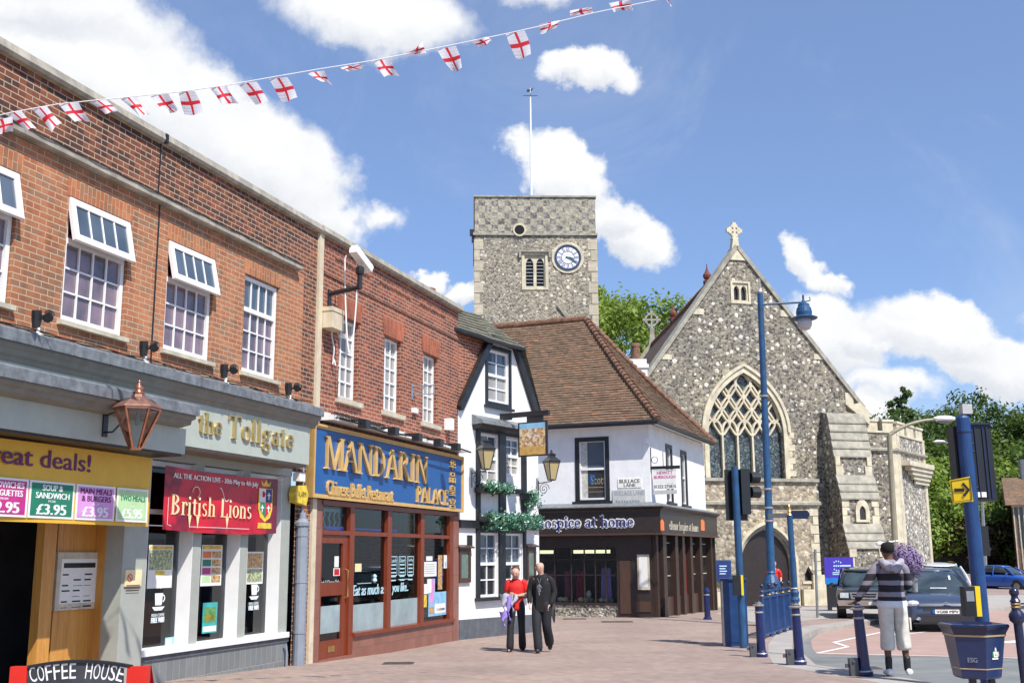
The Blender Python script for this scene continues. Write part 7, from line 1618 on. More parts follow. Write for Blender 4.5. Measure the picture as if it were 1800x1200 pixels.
b=MB(); s0,s1=at(1722,873,YR).x,at(1737,873,YR).x; lean(b,s0,s1,YR+.04,YR+.046,at(1730,873,YR).z,at(1730,864,YR).z); b.build('white_label',MT['paper'],sc_)
b=MB(); xa,xb_=at(1686,870,YR+.05).x,at(1701,870,YR+.05).x; lean(b,xa,xb_,YR+.05,YR+.25,at(1690,868,YR).z,at(1690,748,YR).z); b.build('signal_case',MT['sigblk'],t)
b=MB(); [b.tube([(PX(z)+.05,YR+.02,z),(PX(z)+.18,YR+.08,z+.03)],.014,5) for z in (zc-.25,zc-.15,z0+.15)]; b.build('bracket',MT['sigblk'],t)
b=MB(); x0,x1=at(1689,730,YR).x,at(1706,730,YR).x; b.box(x0,x1,-YR-.05,-YR+.07,at(1697,728,YR).z,at(1697,711,YR).z); gb_=b.build('detector_box',MT['stone_lt'] if False else M('detector_grey',(.42,.43,.42),.5),t); b=MB(); b.tube([((x0+x1)/2+.02,YR,zz),((x0+x1)/2+.03,YR,zz+.08)],.03,8); b.build('detector_stalk',MT['sigblk'],t)
x0,x1=at(1680,880,YR-.15).x,at(1710,880,YR-.15).x; z0,z1=at(1690,881,YR-.15).z,at(1690,840,YR-.15).z; YS=YR-.12
b=MB(); b.raw([(x0,YS+.06,z0-.02),(x1,YS-.05,z0),(x1-.02,YS-.05,z1+.02),(x0-.02,YS+.06,z1-.02)]+[(x0,YS+.07,z0-.02),(x1,YS-.04,z0),(x1-.02,YS-.04,z1+.02),(x0-.02,YS+.07,z1-.02)],[(0,1,2,3),(7,6,5,4),(0,4,5,1),(1,5,6,2),(2,6,7,3),(3,7,4,0)]); ys=b.build('diversion_sign',MT['yellp'],t)
SF=Fr((x0,YS+.06),math.degrees(math.atan2(x1-x0,-.11))); w_=math.hypot(x1-x0,.11)
b=MB(SF); b.box(.03,w_*.6,.006,.014,(z0+z1)/2-.02,(z0+z1)/2+.02); b.strip([(w_*.55,z1-.06),(w_*.82,(z0+z1)/2),(w_*.55,z0+.07)],.03,.006,.015); b.strip([(.012,z0+.0),(w_-.012,z0+.02),(w_-.02,z1-.0),(.0,z1-.03)],.008,.006,.0145,closed=True); b.build('arrow_mark',MT['cable'],ys)
z0,z1=at(1700,1081,YR-.1).z,at(1700,1030,YR-.1).z; x0,x1=at(1688,1050,YR-.1).x,at(1707,1050,YR-.1).x; b=MB(); b.box(x0,x1,-YR+.10,-YR+.24,z0,z1); pb_=b.build('push_button_box',MT['sigblk'],t); b=MB(); b.box(x1+.001,x1+.06,-YR+.10,-YR+.238,z0-.005,z1+.005); b.build('yellow_side',MT['yellp'],pb_); b=MB(); b.box(x0+.02,x1-.02,-YR+.241,-YR+.245,z1-.17,z1-.05); b.build('instruction_plate',MT['greypost'],pb_)
# litter bin: square, turned corner-on
YB=13.1; cB=at(1710,1095,YB); zt=cB.z; zb=at(1710,1190,YB).z
t=thing('litter_bin','navy blue cast litter bin with coat of arms and gold rims on two legs','litter bin',(cB.x,YB,0)); yaw=R(-16)
def ringsq(w,z,a=yaw): 
    out=[]
    for sx,sy in ((-1,-1),(1,-1),(1,1),(-1,1)):
        ch=.25
        for ux,uy in (((sx,sy*(1-ch)),(sx*(1-ch),sy)) if sx*sy>0 else ((sx*(1-ch),sy),(sx,sy*(1-ch)))): x,y=ux*w,uy*w; out.append((cB.x+x*math.cos(a)-y*math.sin(a),YB+x*math.sin(a)+y*math.cos(a),z))
    return out
def octa(b,prof):
    n=6; P=[];f=[]
    for w,z in prof:
        for i in range(n): a=-PI/2+yaw+i*PI/3; P.append((cB.x+w*math.cos(a),YB+w*math.sin(a),z))
    for j in range(len(prof)-1):
        for i in range(n): f.append((j*n+i,j*n+(i+1)%n,(j+1)*n+(i+1)%n,(j+1)*n+i))
    f+=[list(range(n))[::-1],[(len(prof)-1)*n+i for i in range(n)]]; b.raw(P,f)
yaw=R(0)
H=zt-zb
b=MB(); octa(b,[(.235,zb),(.26,zb+.02),(.33,zt-.13)]); b.build('body',MT['bin'] if 'bin' in MT else MT.setdefault('bin',M('bin_blue',(.012,.03,.105),.35,var=.12,coat=.3,dirt=.2)),t)
b=MB(); octa(b,[(.335,zt-.129),(.35,zt-.09),(.375,zt-.05),(.39,zt-.02),(.38,zt),(.34,zt+.005),(.29,zt-.04)]); b.build('rim',MT['navyp'],t)
b=MB(); octa(b,[(.335,zt-.135),(.343,zt-.13),(.343,zt-.115),(.337,zt-.11)]); octa(b,[(.272,zb+.105),(.279,zb+.108),(.279,zb+.116),(.274,zb+.12)]); b.build('gold_rim',M('rim_gold',(.50,.38,.20),.4,metal=.4),t)
b=MB(); [b.tube([(cB.x+dx,YB+.03,-.02),(cB.x+dx,YB+.03,zb+.05)],.045,10) for dx in (-.045,.17)]; b.build('leg',MT['navyp'],t)
a=-PI/2+R(22.5)*1+yaw; a=PI/8+6*PI/4+yaw+PI/8 -0  # face towards the camera, a little right
fa=-PI/2+PI/4+yaw
def facef(fa,w,z): n=Vector((math.cos(fa),math.sin(fa),0)); d=Vector((-math.sin(fa),math.cos(fa),0)); return n,d
for fa,kind in ((-PI/2+PI/6+yaw,'a'),(-PI/2-PI/6+yaw,'b')):
    n,d=facef(fa,0,0); ap_=math.cos(PI/6); zc=zb+H*.48
    w0_=(.26+(.07)*(zc-zb-.02)/(H-.15))*ap_; sl_=(.07*ap_)/(H-.15)
    f_=Fr((cB.x+n.x*w0_,YB+n.y*w0_),0); f_.d=d; f_.n=n
    def tt(z): return .004+sl_*(z-zc)
    if kind=='a':
        b=MB(f_); 
        b.plate([(-.05,zc-.07),(.05,zc-.07),(.05,zc-.05),(-.05,zc-.05)],tt(zc-.07),tt(zc-.07)+.004); b.plate([(-.03,zc-.045),(.03,zc-.045),(.035,zc+.01),(.0,zc+.02),(-.035,zc+.01)],tt(zc-.05),tt(zc)+.004); b.plate([(-.012,zc+.02),(.012,zc+.02),(.006,zc+.06),(-.006,zc+.06)],tt(zc),tt(zc+.05)+.004); b.build('coat_of_arms',MT['paper'],t)
        for sg,m in ((-1,'green_i'),(1,'stone_lt')): b=MB(f_); b.plate([(sg*.038,zc-.045),(sg*.058,zc-.03),(sg*.052,zc+.015),(sg*.04,zc+.01)][::sg],tt(zc-.05),tt(zc)+.004); b.build('crest_supporter',MT[m],t)
        b=MB(f_); b.plate([(-.018,zc-.03),(.018,zc-.03),(.0,zc+.005)],tt(zc-.03)+.004,tt(zc)+.006); b.build('crest_shield',MT['orange'],t)
    else:
        b=MB(f_); text(b,'ESG',-.05,.05,zc-.10,zc-.05,tt(zc-.08)+.001,.003,bold=.002); b.build('maker_plate',MT['pipe'],t)
# curved lamp and distant fittings
Yc=41.; gp=gz(Yc); xa_=at(1578,1050,Yc).x; t=thing('curved_street_lamp','beige grey street lamp with long curved arm beside the church turret','street lamp',(xa_,Yc,gp)); zc=at(1563,765,Yc).z; xt=at(1563,765,Yc).x
ze2=at(1645,737,Yc); b=MB(); b.tube([(xa_,Yc,gp-.2),(xt,Yc,zc)],[.13,.09],10); b.build('pole',MT['stonepost'],t)
b=MB(); pts=[]
for i in range(10):
    k=i/9; pts.append((xt+(ze2.x-xt)*k,Yc,zc+(ze2.z-zc)*math.sin(k*PI/2)**.8)); 
b.tube(pts,[.075-.003*i for i in range(10)],8); b.build('arm',MT['stonepost'],t)
b=MB(); b.blob((ze2.x+.32,Yc,ze2.z+.03),.45,.17,.12,12,6); b.build('lamp_head',MT['white'],t,smooth=True); b=MB(); b.blob((ze2.x+.34,Yc,ze2.z-.03),.33,.14,.13,12,6); b.build('lamp_glass',MT['lead'],t,smooth=True)
q=at(1555,955,40.5); t=thing('floodlight','white bracket floodlight fixed low on the curved lamp pole','floodlight',tuple(q)); b=MB(); b.tube([at(1580,950,40.9),at(1548,954,40.9)],.03,6); b.build('arm',MT['white'],t); b=MB(); b.blob(at(1547,955,40.8),.17,.12,.09,8,5); b.build('lamp_head',MT['white'],t)
Yd=70; q0=at(1733,1015,Yd); t=thing('distant_street_lamp','far off slim grey street lamp with short arm in front of the wood','street lamp',tuple(q0)); b=MB(); q1=at(1722,785,Yd); b.tube([q0,q1],[.12,.07],6); b.build('pole',MT['greypost'],t); b=MB(); b.tube([q1,at(1660,777,Yd)],.06,5); b.build('arm',MT['greypost'],t); b=MB(); b.blob(at(1651,776,Yd),.5,.15,.12,8,4); b.build('lamp_head',MT['greypost'],t)
Ye=52.; q0=at(1727,1010,Ye); t=thing('distant_traffic_signal','small far traffic signal on a green grey pole behind the blue pole','traffic light',tuple(q0)); b=MB(); b.tube([at(1728,1030,Ye),at(1715,880,Ye)],.06,6); b.build('pole',MT['greypost'],t); b=MB(); q=at(1722,940,Ye); b.box(q.x-.1,q.x+.38,-Ye-.1,-Ye+.1,q.z-.95+.0,q.z+.42); b.build('signal_case',MT['sigblk'],t); b=MB(); b.box(q.x-.35,q.x-.12,-Ye-.1,-Ye+.1,q.z-.3,q.z+.45); b.build('backboard',MT['greypost'],t)
# notice board on the church porch, banner board
o,s0,s1,z0,z1=flat_sign('church_notice_board','bright blue framed church notice board left of the porch door','notice board',Nf,1256,984,1285,1021,2.62,'blue',.08)
addp(o,'board_face',Nf,'navy',lambda b:b.box(s0+.1,s1-.1,2.7,2.706,z0+.1,z1-.1)); addp(o,'board_text',Nf,'cyanv',lambda b:[b.box(s0+.16,s1-.2-.06*(k%2),2.7061,2.71,z1-.25-.1*k,z1-.21-.1*k) for k in range(4)])
YBn=40.2; Bf=Fr((at(1449,1000,YBn).x,YBn),88); s1=Bf.s(1500,1000); z0,z1=Bf.z(1470,1026),Bf.z(1470,979); t=thing('banner_board','deep blue and violet banner board between the porch and the dark four-wheel drive','banner',tuple(Bf.P(0,0,z0)))
b=MB(Bf); b.box(0,s1,.0,.04,z0+.22,z1); b.build('banner',M('violet_blue',(.055,.03,.36),.4),t); b=MB(Bf); b.box(0,s1,.0,.042,z0,z0+.219); b.build('lower_stripe',M('bright_blue',(.01,.16,.50),.4),t)
b=MB(Bf); m=s1*.45; [b.strip([(m+.17*math.cos(a0+j*.11),z1-.3+.17*math.sin(a0+j*.11)) for j in range(3)],.05,.0421,.046) for a0 in (.7,1.2,1.7,2.2,3.8,4.3,4.8,5.3)]; [b.box(m-.15+.075*j,m-.10+.075*j,.0421,.047,z1-.325,z1-.275) for j in range(4)]; [b.box(m-.2,m+.22,.0421,.045,z0+.33+.06*k,z0+.36+.06*k) for k in range(2)]; b.box(s1-.45,s1-.1,.0421,.045,z1-.32,z1-.27); b.build('emblem',MT['cyanv'],t)
b=MB(Bf); b.box(.05,.2,-.05,.0,z0-.9,z0); b.box(s1-.2,s1-.05,-.05,.0,z0-.9,z0); b.box(.2,s1-.2,-.04,-.0,z0-.8,z0-.0); b.build('frame',MT['sigblk'],t)
# chalk board at the lower left
Ya=6.6; al=at(20,1200,Ya); ar_=at(262,1200,Ya); Ab=Fr((al.x,Ya),93); wA=Ab.s(262,1185); zA1=Ab.z(140,1164); zA0=0
t=thing('chalkboard_sign','red framed coffee house chalkboard standing at the lower left corner','chalkboard',(al.x,Ya,0))
zc_=Ab.z(245,1170)
def chalk(tilt,nm):
    pass
n=16; top=[(wA*i/n, zc_-.02+(zA1-zc_+.03)*math.sin(PI*i/n)) for i in range(n+1)]
b=MB(Ab); b.box(.0,.10,-.02,.03,.03,zc_-.0); b.box(wA-.12,wA,-.02,.03,.03,zc_+.0); b.box(.1,wA-.12,-.02,.028,.03,.13); b.build('frame',M('red_frame',(.62,.02,.01),.35),t)
b=MB(Ab); b.plate([(.101,.131)]+[(wA-.121,.131)]+[(x,z) for x,z in top[::-1] if .10<x<wA-.12],-.005,.02); b.build('board',M('chalk_black',(.035,.038,.045),.7,var=.5,vs=5),t)
b=MB(Ab); b.strip([(x,z) for x,z in top if .08<x<wA-.1],.016,-.01,.03); b.build('top_trim',MT['sigblk'],t)
b=MB(Ab); b.raw([Ab.P(x,-.03-.55*(1-z/zc_),z) for x,z in ((0,0.03),(.07,.03),(.07,zc_),(0,zc_))],[(0,1,2,3)]); b.raw([Ab.P(x,-.03-.55*(1-z/zc_),z) for x,z in ((wA-.07,0.03),(wA,.03),(wA,zc_),(wA-.07,zc_))],[(0,1,2,3)]); b.build('rear_leg',MT['red'],t)
b=MB(Ab); W='COFFEE HOUSE'
for i,ch in enumerate(W):
    if ch==' ': continue
    k=(i+.35)/len(W); x=.13+(wA-.27)*k; z=zc_-.105+(zA1-zc_+.02)*math.sin(PI*(x/wA))-.0; an=math.cos(PI*(x/wA))*.35
    V,Fc,bd=text_geo(ch); x0_=min(v[0] for v in V);x1_=max(v[0] for v in V);h_=max(v[1] for v in V); pts=[]
    for v in V:
        u=(v[0]-(x0_+x1_)/2)/max(.3,x1_-x0_)*.038; w2=v[1]/h_*.085; pts.append(Ab.P(x+u*math.cos(an)-w2*math.sin(an),.0215,z+u*math.sin(an)+w2*math.cos(an)))
    b.raw(pts,Fc)
b.build('chalk_lettering',MT['white'],t)
# ---------------------------------------------------------------- bunting
bt=thing('flag_bunting','string of white flags with red crosses stretched across the sky','bunting',tuple(at(500,134,11)))
sp_=[(-60,222),(8,200),(103,183),(205,173),(314,162),(400,150),(473,137),(560,122),(655,107),(772,84),(889,60),(947,47),(1044,23),(1142,3),(1260,-22),(1400,-60)]
YF=lambda px: 10.2+1.4*(px/1200.)
def sy(px):
    for (a,ya),(b_,yb) in zip(sp_,sp_[1:]):
        if px<=b_: return ya+(yb-ya)*(px-a)/(b_-a)
b=MB(); b.tube([at(x,sy(x),YF(x)) for x in range(-60,1400,20)],.0055,5); b.build('cord',MT['white'],bt)
N=NT('flag_white'); N.b.inputs['Base Color'].default_value=(.72,.72,.76,1); N.b.inputs['Roughness'].default_value=.7; tr=N.n('ShaderNodeBsdfTranslucent'); N.set(tr,0,(.8,.78,.85)); mx=N.n('ShaderNodeMixShader'); N.set(mx,0,.35); N.set(mx,1,N.b); N.set(mx,2,tr); N.set(N.out,'Surface',mx); MT['flagw']=N.mt
N=NT('flag_red'); N.b.inputs['Base Color'].default_value=(.62,.015,.03,1); N.b.inputs['Roughness'].default_value=.7; tr=N.n('ShaderNodeBsdfTranslucent'); N.set(tr,0,(.8,.03,.04)); mx=N.n('ShaderNodeMixShader'); N.set(mx,0,.3); N.set(mx,1,N.b); N.set(mx,2,tr); N.set(N.out,'Surface',mx); MT['flagr']=N.mt
FL=[((-18,214),(22,205),(22,232),(-8,236)),((8,200),(37,194),(64,226),(45,228)),((56,192),(82,186),(108,215),(90,232)),((103,184),(137,178),(160,212),(132,215)),((157,180),(187,175),(212,197),(184,199)),((210,173),(240,170),(263,201),(246,205)),((264,169),(296,165),(314,192),(297,203)),((314,162),(342,160),(356,200),(325,202)),((369,155),(398,150),(420,181),(390,187)),((418,148),(451,144),(471,180),(448,183)),((473,139),(505,136),(522,173),(495,180)),((538,129),(570,124),(586,149),(566,144)),((597,119),(628,113),(644,115),(617,128)),((652,107),(686,103),(703,132),(675,135)),((708,97),(722,90),(743,74),(749,94)),((768,87),(801,81),(812,120),(797,128)),((823,72),(856,65),(865,74),(846,84)),((889,60),(922,54),(933,97),(908,105)),((947,43),(984,36),(976,51),(949,60)),((1002,19),(1041,12),(1044,21),(1004,31)),((1070,6),(1112,-2),(1114,17),(1079,22)),((1165,-8),(1177,-10),(1180,11),(1175,6))]
for i,q in enumerate(FL):
    b=MB(); b.mats=[MT['flagw'],MT['flagr']]; nx,ny=15,12; P=[]; X=[]; 
    us=[0,.1,.2,.3,.43,.5,.57,.7,.8,.9,1.]; vs=[0,.12,.25,.37,.42,.5,.58,.63,.75,.88,1.]
    rnd=random.Random(i*3+1); ph=rnd.uniform(0,6); k1=rnd.uniform(2.5,5); dpt=.05 if i not in (12,14,16,18) else .09
    ycen=YF((q[0][0]+q[1][0])/2)
    for v in vs:
        for u in us:
            x=(q[0][0]*(1-u)+q[1][0]*u)*(1-v)+(q[3][0]*(1-u)+q[2][0]*u)*v; y=(q[0][1]*(1-u)+q[1][1]*u)*(1-v)+(q[3][1]*(1-u)+q[2][1]*u)*v
            bow=2.6*math.sin(PI*v)*math.sin(u*2.2+ph); wav=math.sin(k1*u+2.5*v+ph)
            P.append(at(x+bow+1.2*v*math.sin(7*u+ph),y+1.6*v*math.sin(5*u+ph),ycen+dpt*v*wav+.02*v))
    n=len(us)
    for j in range(len(vs)-1):
        for k in range(n-1):
            b.cur=1 if (.42<(us[k]+us[k+1])/2<.58 or .41<(vs[j]+vs[j+1])/2<.59) else 0
            b.raw([P[j*n+k],P[j*n+k+1],P[(j+1)*n+k+1],P[(j+1)*n+k]],[(0,1,2,3)])
    b.build('flag',None,bt,smooth=False)
# ---------------------------------------------------------------- people
MT['skin']=M('skin_fair',(.56,.33,.25),.55,var=.08,vs=20); MT['skin_d']=M('skin_dark',(.13,.06,.035),.5,var=.12,vs=20)
def skin(name,chains,mt,par,ss=1,root=0):
    "one continuous surface grown round joined chains of (point, radius)"
    V=[];Rd=[];E=[];key={}
    def vid(p,r):
        k=tuple(round(c,4) for c in p)
        if k not in key: key[k]=len(V); V.append(p); Rd.append(r if isinstance(r,tuple) else (r,r))
        return key[k]
    for ch in chains:
        ids=[vid(p,r) for p,r in ch]
        for a,b_ in zip(ids,ids[1:]): E.append((a,b_))
    me=bpy.data.meshes.new(name); me.from_pydata(V,E,[]); o=bpy.data.objects.new(name,me); COL.objects.link(o)
    md=o.modifiers.new('skin','SKIN'); md.use_smooth_shade=True; md.branch_smoothing=.4
    for i,sv in enumerate(me.skin_vertices[0].data): sv.radius=Rd[i]; sv.use_root=(i==root)
    s=o.modifiers.new('ss','SUBSURF'); s.levels=ss; s.render_levels=ss
    me.materials.append(MT[mt] if isinstance(mt,str) else mt)
    if par is not None: adopt(o,par)
    return o
def cloth(name,chains,mt,par,ss=1,n=14,fold=.07):
    "garment lofted round the limbs: rings of (point,(rx,ry)), hems left open"
    b=MB(); sd_=random.random()*9
    for ch in chains:
        pts=[Vector(p) for p,_ in ch]; m=len(pts); P=[]; rows=[]
        for i in range(m-1):
            for k in range(3): rows.append((i+k/3,))
        rows.append((m-1,))
        for (f,) in rows:
            i=min(int(f),m-2); u=f-i; c=pts[i].lerp(pts[i+1],u); d=(pts[min(i+1,m-1)]-pts[i]) if u>.01 or i==0 else (pts[i+1]-pts[i-1]); d.normalize()
            r0,r1=[(r if isinstance(r,tuple) else (r,r)) for r in (ch[i][1],ch[i+1][1])]; u2=u*u*(3-2*u); rx=r0[0]*(1-u2)+r1[0]*u2; ry=r0[1]*(1-u2)+r1[1]*u2
            x=Vector((1,0,0)); x=(x-d*x.dot(d)); x=x.normalized() if x.length>.2 else d.orthogonal().normalized(); y=d.cross(x)
            for k in range(n):
                a=2*PI*k/n; q=c+x*rx*math.cos(a)+y*ry*math.sin(a); w=1+fold*noise.noise(Vector((q.x*9+sd_,q.y*9,q.z*5))); P.append(c+(q-c)*w)
        R_=len(rows); P.append(pts[0]); P.append(pts[-1]); f=[(j*n+k,j*n+(k+1)%n,(j+1)*n+(k+1)%n,(j+1)*n+k) for j in range(R_-1) for k in range(n)]
        f+=[((k+1)%n,k,R_*n) for k in range(n)]+[((R_-1)*n+k,(R_-1)*n+(k+1)%n,R_*n+1) for k in range(n)]
        b.raw(P,f)
    return b.build(name,MT[mt] if isinstance(mt,str) else mt,par,smooth=True,subsurf=1)
def L3(a,b_,k): return tuple(a[i]+(b_[i]-a[i])*k for i in range(3))
def hand(palm,dirv,side,ln=.075):
    "palm point, pointing direction, sideways direction: five finger chains"
    d=Vector(dirv).normalized(); s=Vector(side).normalized(); p=Vector(palm); out=[]
    n=d.cross(s)
    for i,(o,l) in enumerate(((-.030,.85),(-.010,1.),(.010,.95),(.028,.75))):
        b=p+d*.035+s*o; out.append([(tuple(p),.026),(tuple(b),.012),(tuple(b+d*ln*.5*l+n*.01),.0095),(tuple(b+d*ln*.85*l+n*.035),.008)])
    b=p+s*-.035; out.append([(tuple(p),.026),(tuple(b+d*.0),.013),(tuple(b+s*-.012+d*.035+n*.01),.011),(tuple(b+s*-.01+d*.06+n*.02),.009)])
    return out
def person(label,J,sk,loc,rz,sc):
    """J: joints of the pose in metres, facing -Y. returns the root and helper"""
    t=thing('person',label,'person',(0,0,0))
    ch=[[(J['pel'],(.13,.10)),(J['waist'],(.12,.09)),(J['chest'],(.145,.10)),(J['neck0'],.065),(J['neck1'],.060),(J['hd0'],(.080,.092)),(J['hd1'],(.096,.112)),(tuple(Vector(J['hd2'])+Vector((0,0,.02))),(.078,.092))]]
    for s in 'lr':
        ch.append([(J['chest'],(.145,.10)),(J['sh'+s],.058),(L3(J['sh'+s],J['el'+s],.5),.048),(J['el'+s],.040),(L3(J['el'+s],J['wr'+s],.5),.036),(J['wr'+s],.026),(J['ha'+s],.026)])
        ch+=hand(J['ha'+s],Vector(J['ha'+s])-Vector(J['wr'+s]),J.get('hs'+s,(1,0,0)))
        ch.append([(J['pel'],(.13,.10)),(J['hip'+s],.085),(L3(J['hip'+s],J['kn'+s],.5),.072),(J['kn'+s],.055),(L3(J['kn'+s],J['an'+s],.35),.055),(J['an'+s],.036),(J['he'+s],.036),(J['to'+s],.030)])
    skin('body',ch,sk,t)
    return t
def face(t,c,f,par_m='skin',k=1.):
    "nose, ears, eyes and mouth on a head centred at c looking along f"
    c=Vector(c); f=Vector(f).normalized(); s=f.cross(Vector((0,0,1))).normalized(); u=s.cross(f)
    b=MB(); b.blob(c+f*.092-u*.012,.014,.018,.024,6,5); b.build('nose',MT[par_m],t,smooth=True)
    for q in (-1,1):
        b=MB(); b.blob(c+s*q*.079-u*.01,.012,.02,.03,6,5); b.build('ear',MT[par_m],t,smooth=True)
        b=MB(); b.blob(c+f*.083+s*q*.031+u*.018,.012,.010,.008,6,5); b.build('eye',MT['cable'],t,smooth=True)
    b=MB(); b.blob(c+f*.085-u*.052,.024,.012,.007,8,5); b.build('mouth',MT['redd'],t,smooth=True)
def pose(x,y,rz,sc):
    pass
# woman in the red polo shirt, looking down, cloth bundle on her right arm
J=dict(pel=(0,0,.92),waist=(0,0,1.06),chest=(0,.0,1.28),neck0=(0,.01,1.42),neck1=(0,-.02,1.47),hd0=(-.005,-.06,1.50),hd1=(-.01,-.065,1.56),hd2=(-.01,-.05,1.635),
shl=(.155,.01,1.37),ell=(.20,.03,1.12),wrl=(.05,-.18,1.10),hal=(-.02,-.21,1.12),hsl=(0,0,1),shr=(-.155,.01,1.37),elr=(-.20,.04,1.12),wrr=(-.10,-.2,1.08),har=(-.05,-.25,1.10),hsr=(0,0,1),
hipl=(.09,0,.88),knl=(.11,-.02,.48),anl=(.11,.22,.13),hel=(.11,.26,.10),tol=(.12,.13,.03),hipr=(-.09,0,.88),knr=(-.11,-.14,.48),anr=(-.12,-.18,.09),her=(-.12,-.16,.045),tor=(-.14,-.32,.04))
W1=thing; t=person('woman in red polo shirt and black trousers looking down, lilac cloth over her arm',J,'skin',None,0,1)
face(t,(-.01,-.065,1.56),(0,-.9,-.45))
MT['redshirt']=M('red_cotton',(.62,.014,.012),.75,var=.12,vs=9); MT['blktrouser']=M('black_trouser',(.012,.013,.018),.8,var=.3,vs=6); MT['jeanblk']=M('charcoal_jean',(.012,.013,.018),.85,var=.3,vs=5)
MT['hair_b']=M('brown_hair',(.07,.035,.018),.6,var=.4,vs=30)
cloth('polo_shirt',[[((0,0,.80),(.175,.12)),((0,0,1.02),(.155,.11)),((0,0,1.26),(.18,.12)),((0,.01,1.37),(.15,.09)),((0,.01,1.43),(.065,.06))],[((.11,.01,1.39),.05),((.165,.01,1.36),.068),((.195,.02,1.18),.062)],[((-.11,.01,1.39),.05),((-.165,.01,1.36),.068),((-.195,.02,1.18),.062)]],'redshirt',t)
for s in (1,-1):
    kn=J['knl' if s>0 else 'knr']; an=J['anl' if s>0 else 'anr']; hp=J['hipl' if s>0 else 'hipr']
    cloth('trouser_leg',[[((hp[0]*.75,0,.99),(.085,.10)),(hp,(.095,.11)),(kn,.070),((an[0],an[1],.035),(.082,.095))]],'blktrouser',t)
    to=J['tol' if s>0 else 'tor']; he=J['hel' if s>0 else 'her']; skin('shoe',[[((he[0],he[1]+.02,.045),.042),((to[0],to[1]+.06,.04),.045),(to,.035)]],'sigblk',t)
skin('hair',[[((-.01,-.035,1.69),(.088,.095)),((-.01,.0,1.61),(.108,.10)),((-.005,.06,1.53),(.07,.06))]],'hair_b',t)
t.location=ground(908,1144); t.scale=(.96,)*3; t.rotation_euler=(0,0,R(-4))
wp=t.location.copy()
cl=thing('cloth_bundle','lilac and pale grey garments draped over the arm of the woman in red','garment',(0,0,0))
for nm,x,z0,z1,m,col in (('grey_jacket',-.23,.78,1.14,'gj',(.42,.43,.50)),('lilac_top',-.13,.62,1.10,'lt',(.33,.23,.68)),('grey_sleeve',-.06,.80,1.12,'gj',(.5,.5,.56)),('lilac_sleeve',-.24,.50,.80,'lt',(.38,.28,.72))):
    MT.setdefault(m,M('cloth_'+m,col,.8,var=.15)); b=MB(); n=7; P=[]
    for j in range(7):
        for i in range(n+1): a=i/n; w=.05+.05*math.sin(j*.8+1); P.append((x+(a-.5)*2*w+.02*math.sin(j*1.3),-.24-.045*math.sin(a*PI)+.02*math.sin(a*9+j),z1-(z1-z0)*j/6-.02*math.sin(a*7)))
        for i in range(n,-1,-1): a=i/n; w=.05+.05*math.sin(j*.8+1); P.append((x+(a-.5)*2*w+.02*math.sin(j*1.3),-.18+.02*math.sin(a*5),z1-(z1-z0)*j/6-.02*math.sin(a*7)))
    m_=2*(n+1); b.raw(P,[(j*m_+i,j*m_+(i+1)%m_,(j+1)*m_+(i+1)%m_,(j+1)*m_+i) for j in range(6) for i in range(m_)]); b.build(nm,MT[m],cl,smooth=True)
cl.location=wp; cl.rotation_euler=(0,0,R(-4)); cl.scale=(.96,)*3
# man in black, bald, head turned to her
J=dict(pel=(0,0,.95),waist=(0,0,1.12),chest=(0,0,1.36),neck0=(0,.01,1.50),neck1=(-.005,-.01,1.56),hd0=(-.02,-.03,1.61),hd1=(-.02,-.03,1.68),hd2=(-.015,-.02,1.755),
shl=(.19,.01,1.45),ell=(.27,.06,1.18),wrl=(.20,-.04,.98),hal=(.17,-.06,.91),hsl=(0,1,0),shr=(-.19,.01,1.45),elr=(-.26,.0,1.18),wrr=(-.21,-.16,.99),har=(-.20,-.20,.92),hsr=(0,1,0),
hipl=(.10,0,.90),knl=(.10,-.02,.50),anl=(.10,.28,.20),hel=(.10,.33,.17),tol=(.10,.22,.04),hipr=(-.10,0,.90),knr=(-.05,-.20,.50),anr=(.0,-.27,.10),her=(.0,-.25,.05),tor=(.0,-.42,.06))
t=person('bald man in black hooded jacket and baggy dark trousers beside the woman in red',J,'skin',None,0,1)
face(t,(-.02,-.03,1.68),(-.85,-.5,-.1))
cloth('hooded_jacket',[[((0,.01,.76),(.22,.15)),((0,.01,1.08),(.20,.14)),((0,.01,1.34),(.215,.14)),((0,.01,1.46),(.17,.11)),((0,.03,1.53),(.08,.08))],[((.11,.01,1.47),.05),((.19,.01,1.43),.075),((.26,.06,1.18),.065),((.20,-.06,.93),.052)],[((-.11,.01,1.47),.05),((-.19,.01,1.43),.075),((-.255,.0,1.18),.065),((-.205,-.17,.96),.050)],[((-.10,.09,1.50),(.05,.04)),((0,.12,1.50),(.07,.07)),((.10,.09,1.50),(.05,.04))]],'blackj' if 'blackj' in MT else MT.setdefault('blackj',M('black_cotton',(.009,.009,.011),.85,var=.3,vs=8)),t)
b=MB(); b.plate([(-.075,.80),(.08,.80),(.07,1.42),(.0,1.49),(-.07,1.42)],.10,.162); b.build('t_shirt',M('black_tee',(.008,.008,.009),.8),t)
b=MB(); [b.strip([(x0,z0),(x1,z1)],.014,.1625,.167) for x0,z0,x1,z1 in ((-.05,1.28,0,1.34),(0,1.34,.05,1.27),(-.04,1.24,.03,1.30),(.03,1.22,-.02,1.16),(0,1.32,.0,1.12),(-.03,1.2,.03,1.25))]; b.strip([(-.04,1.46),(0,1.36),(.04,1.46)],.010,.163,.168); b.build('shirt_print',MT['pipe'],t)
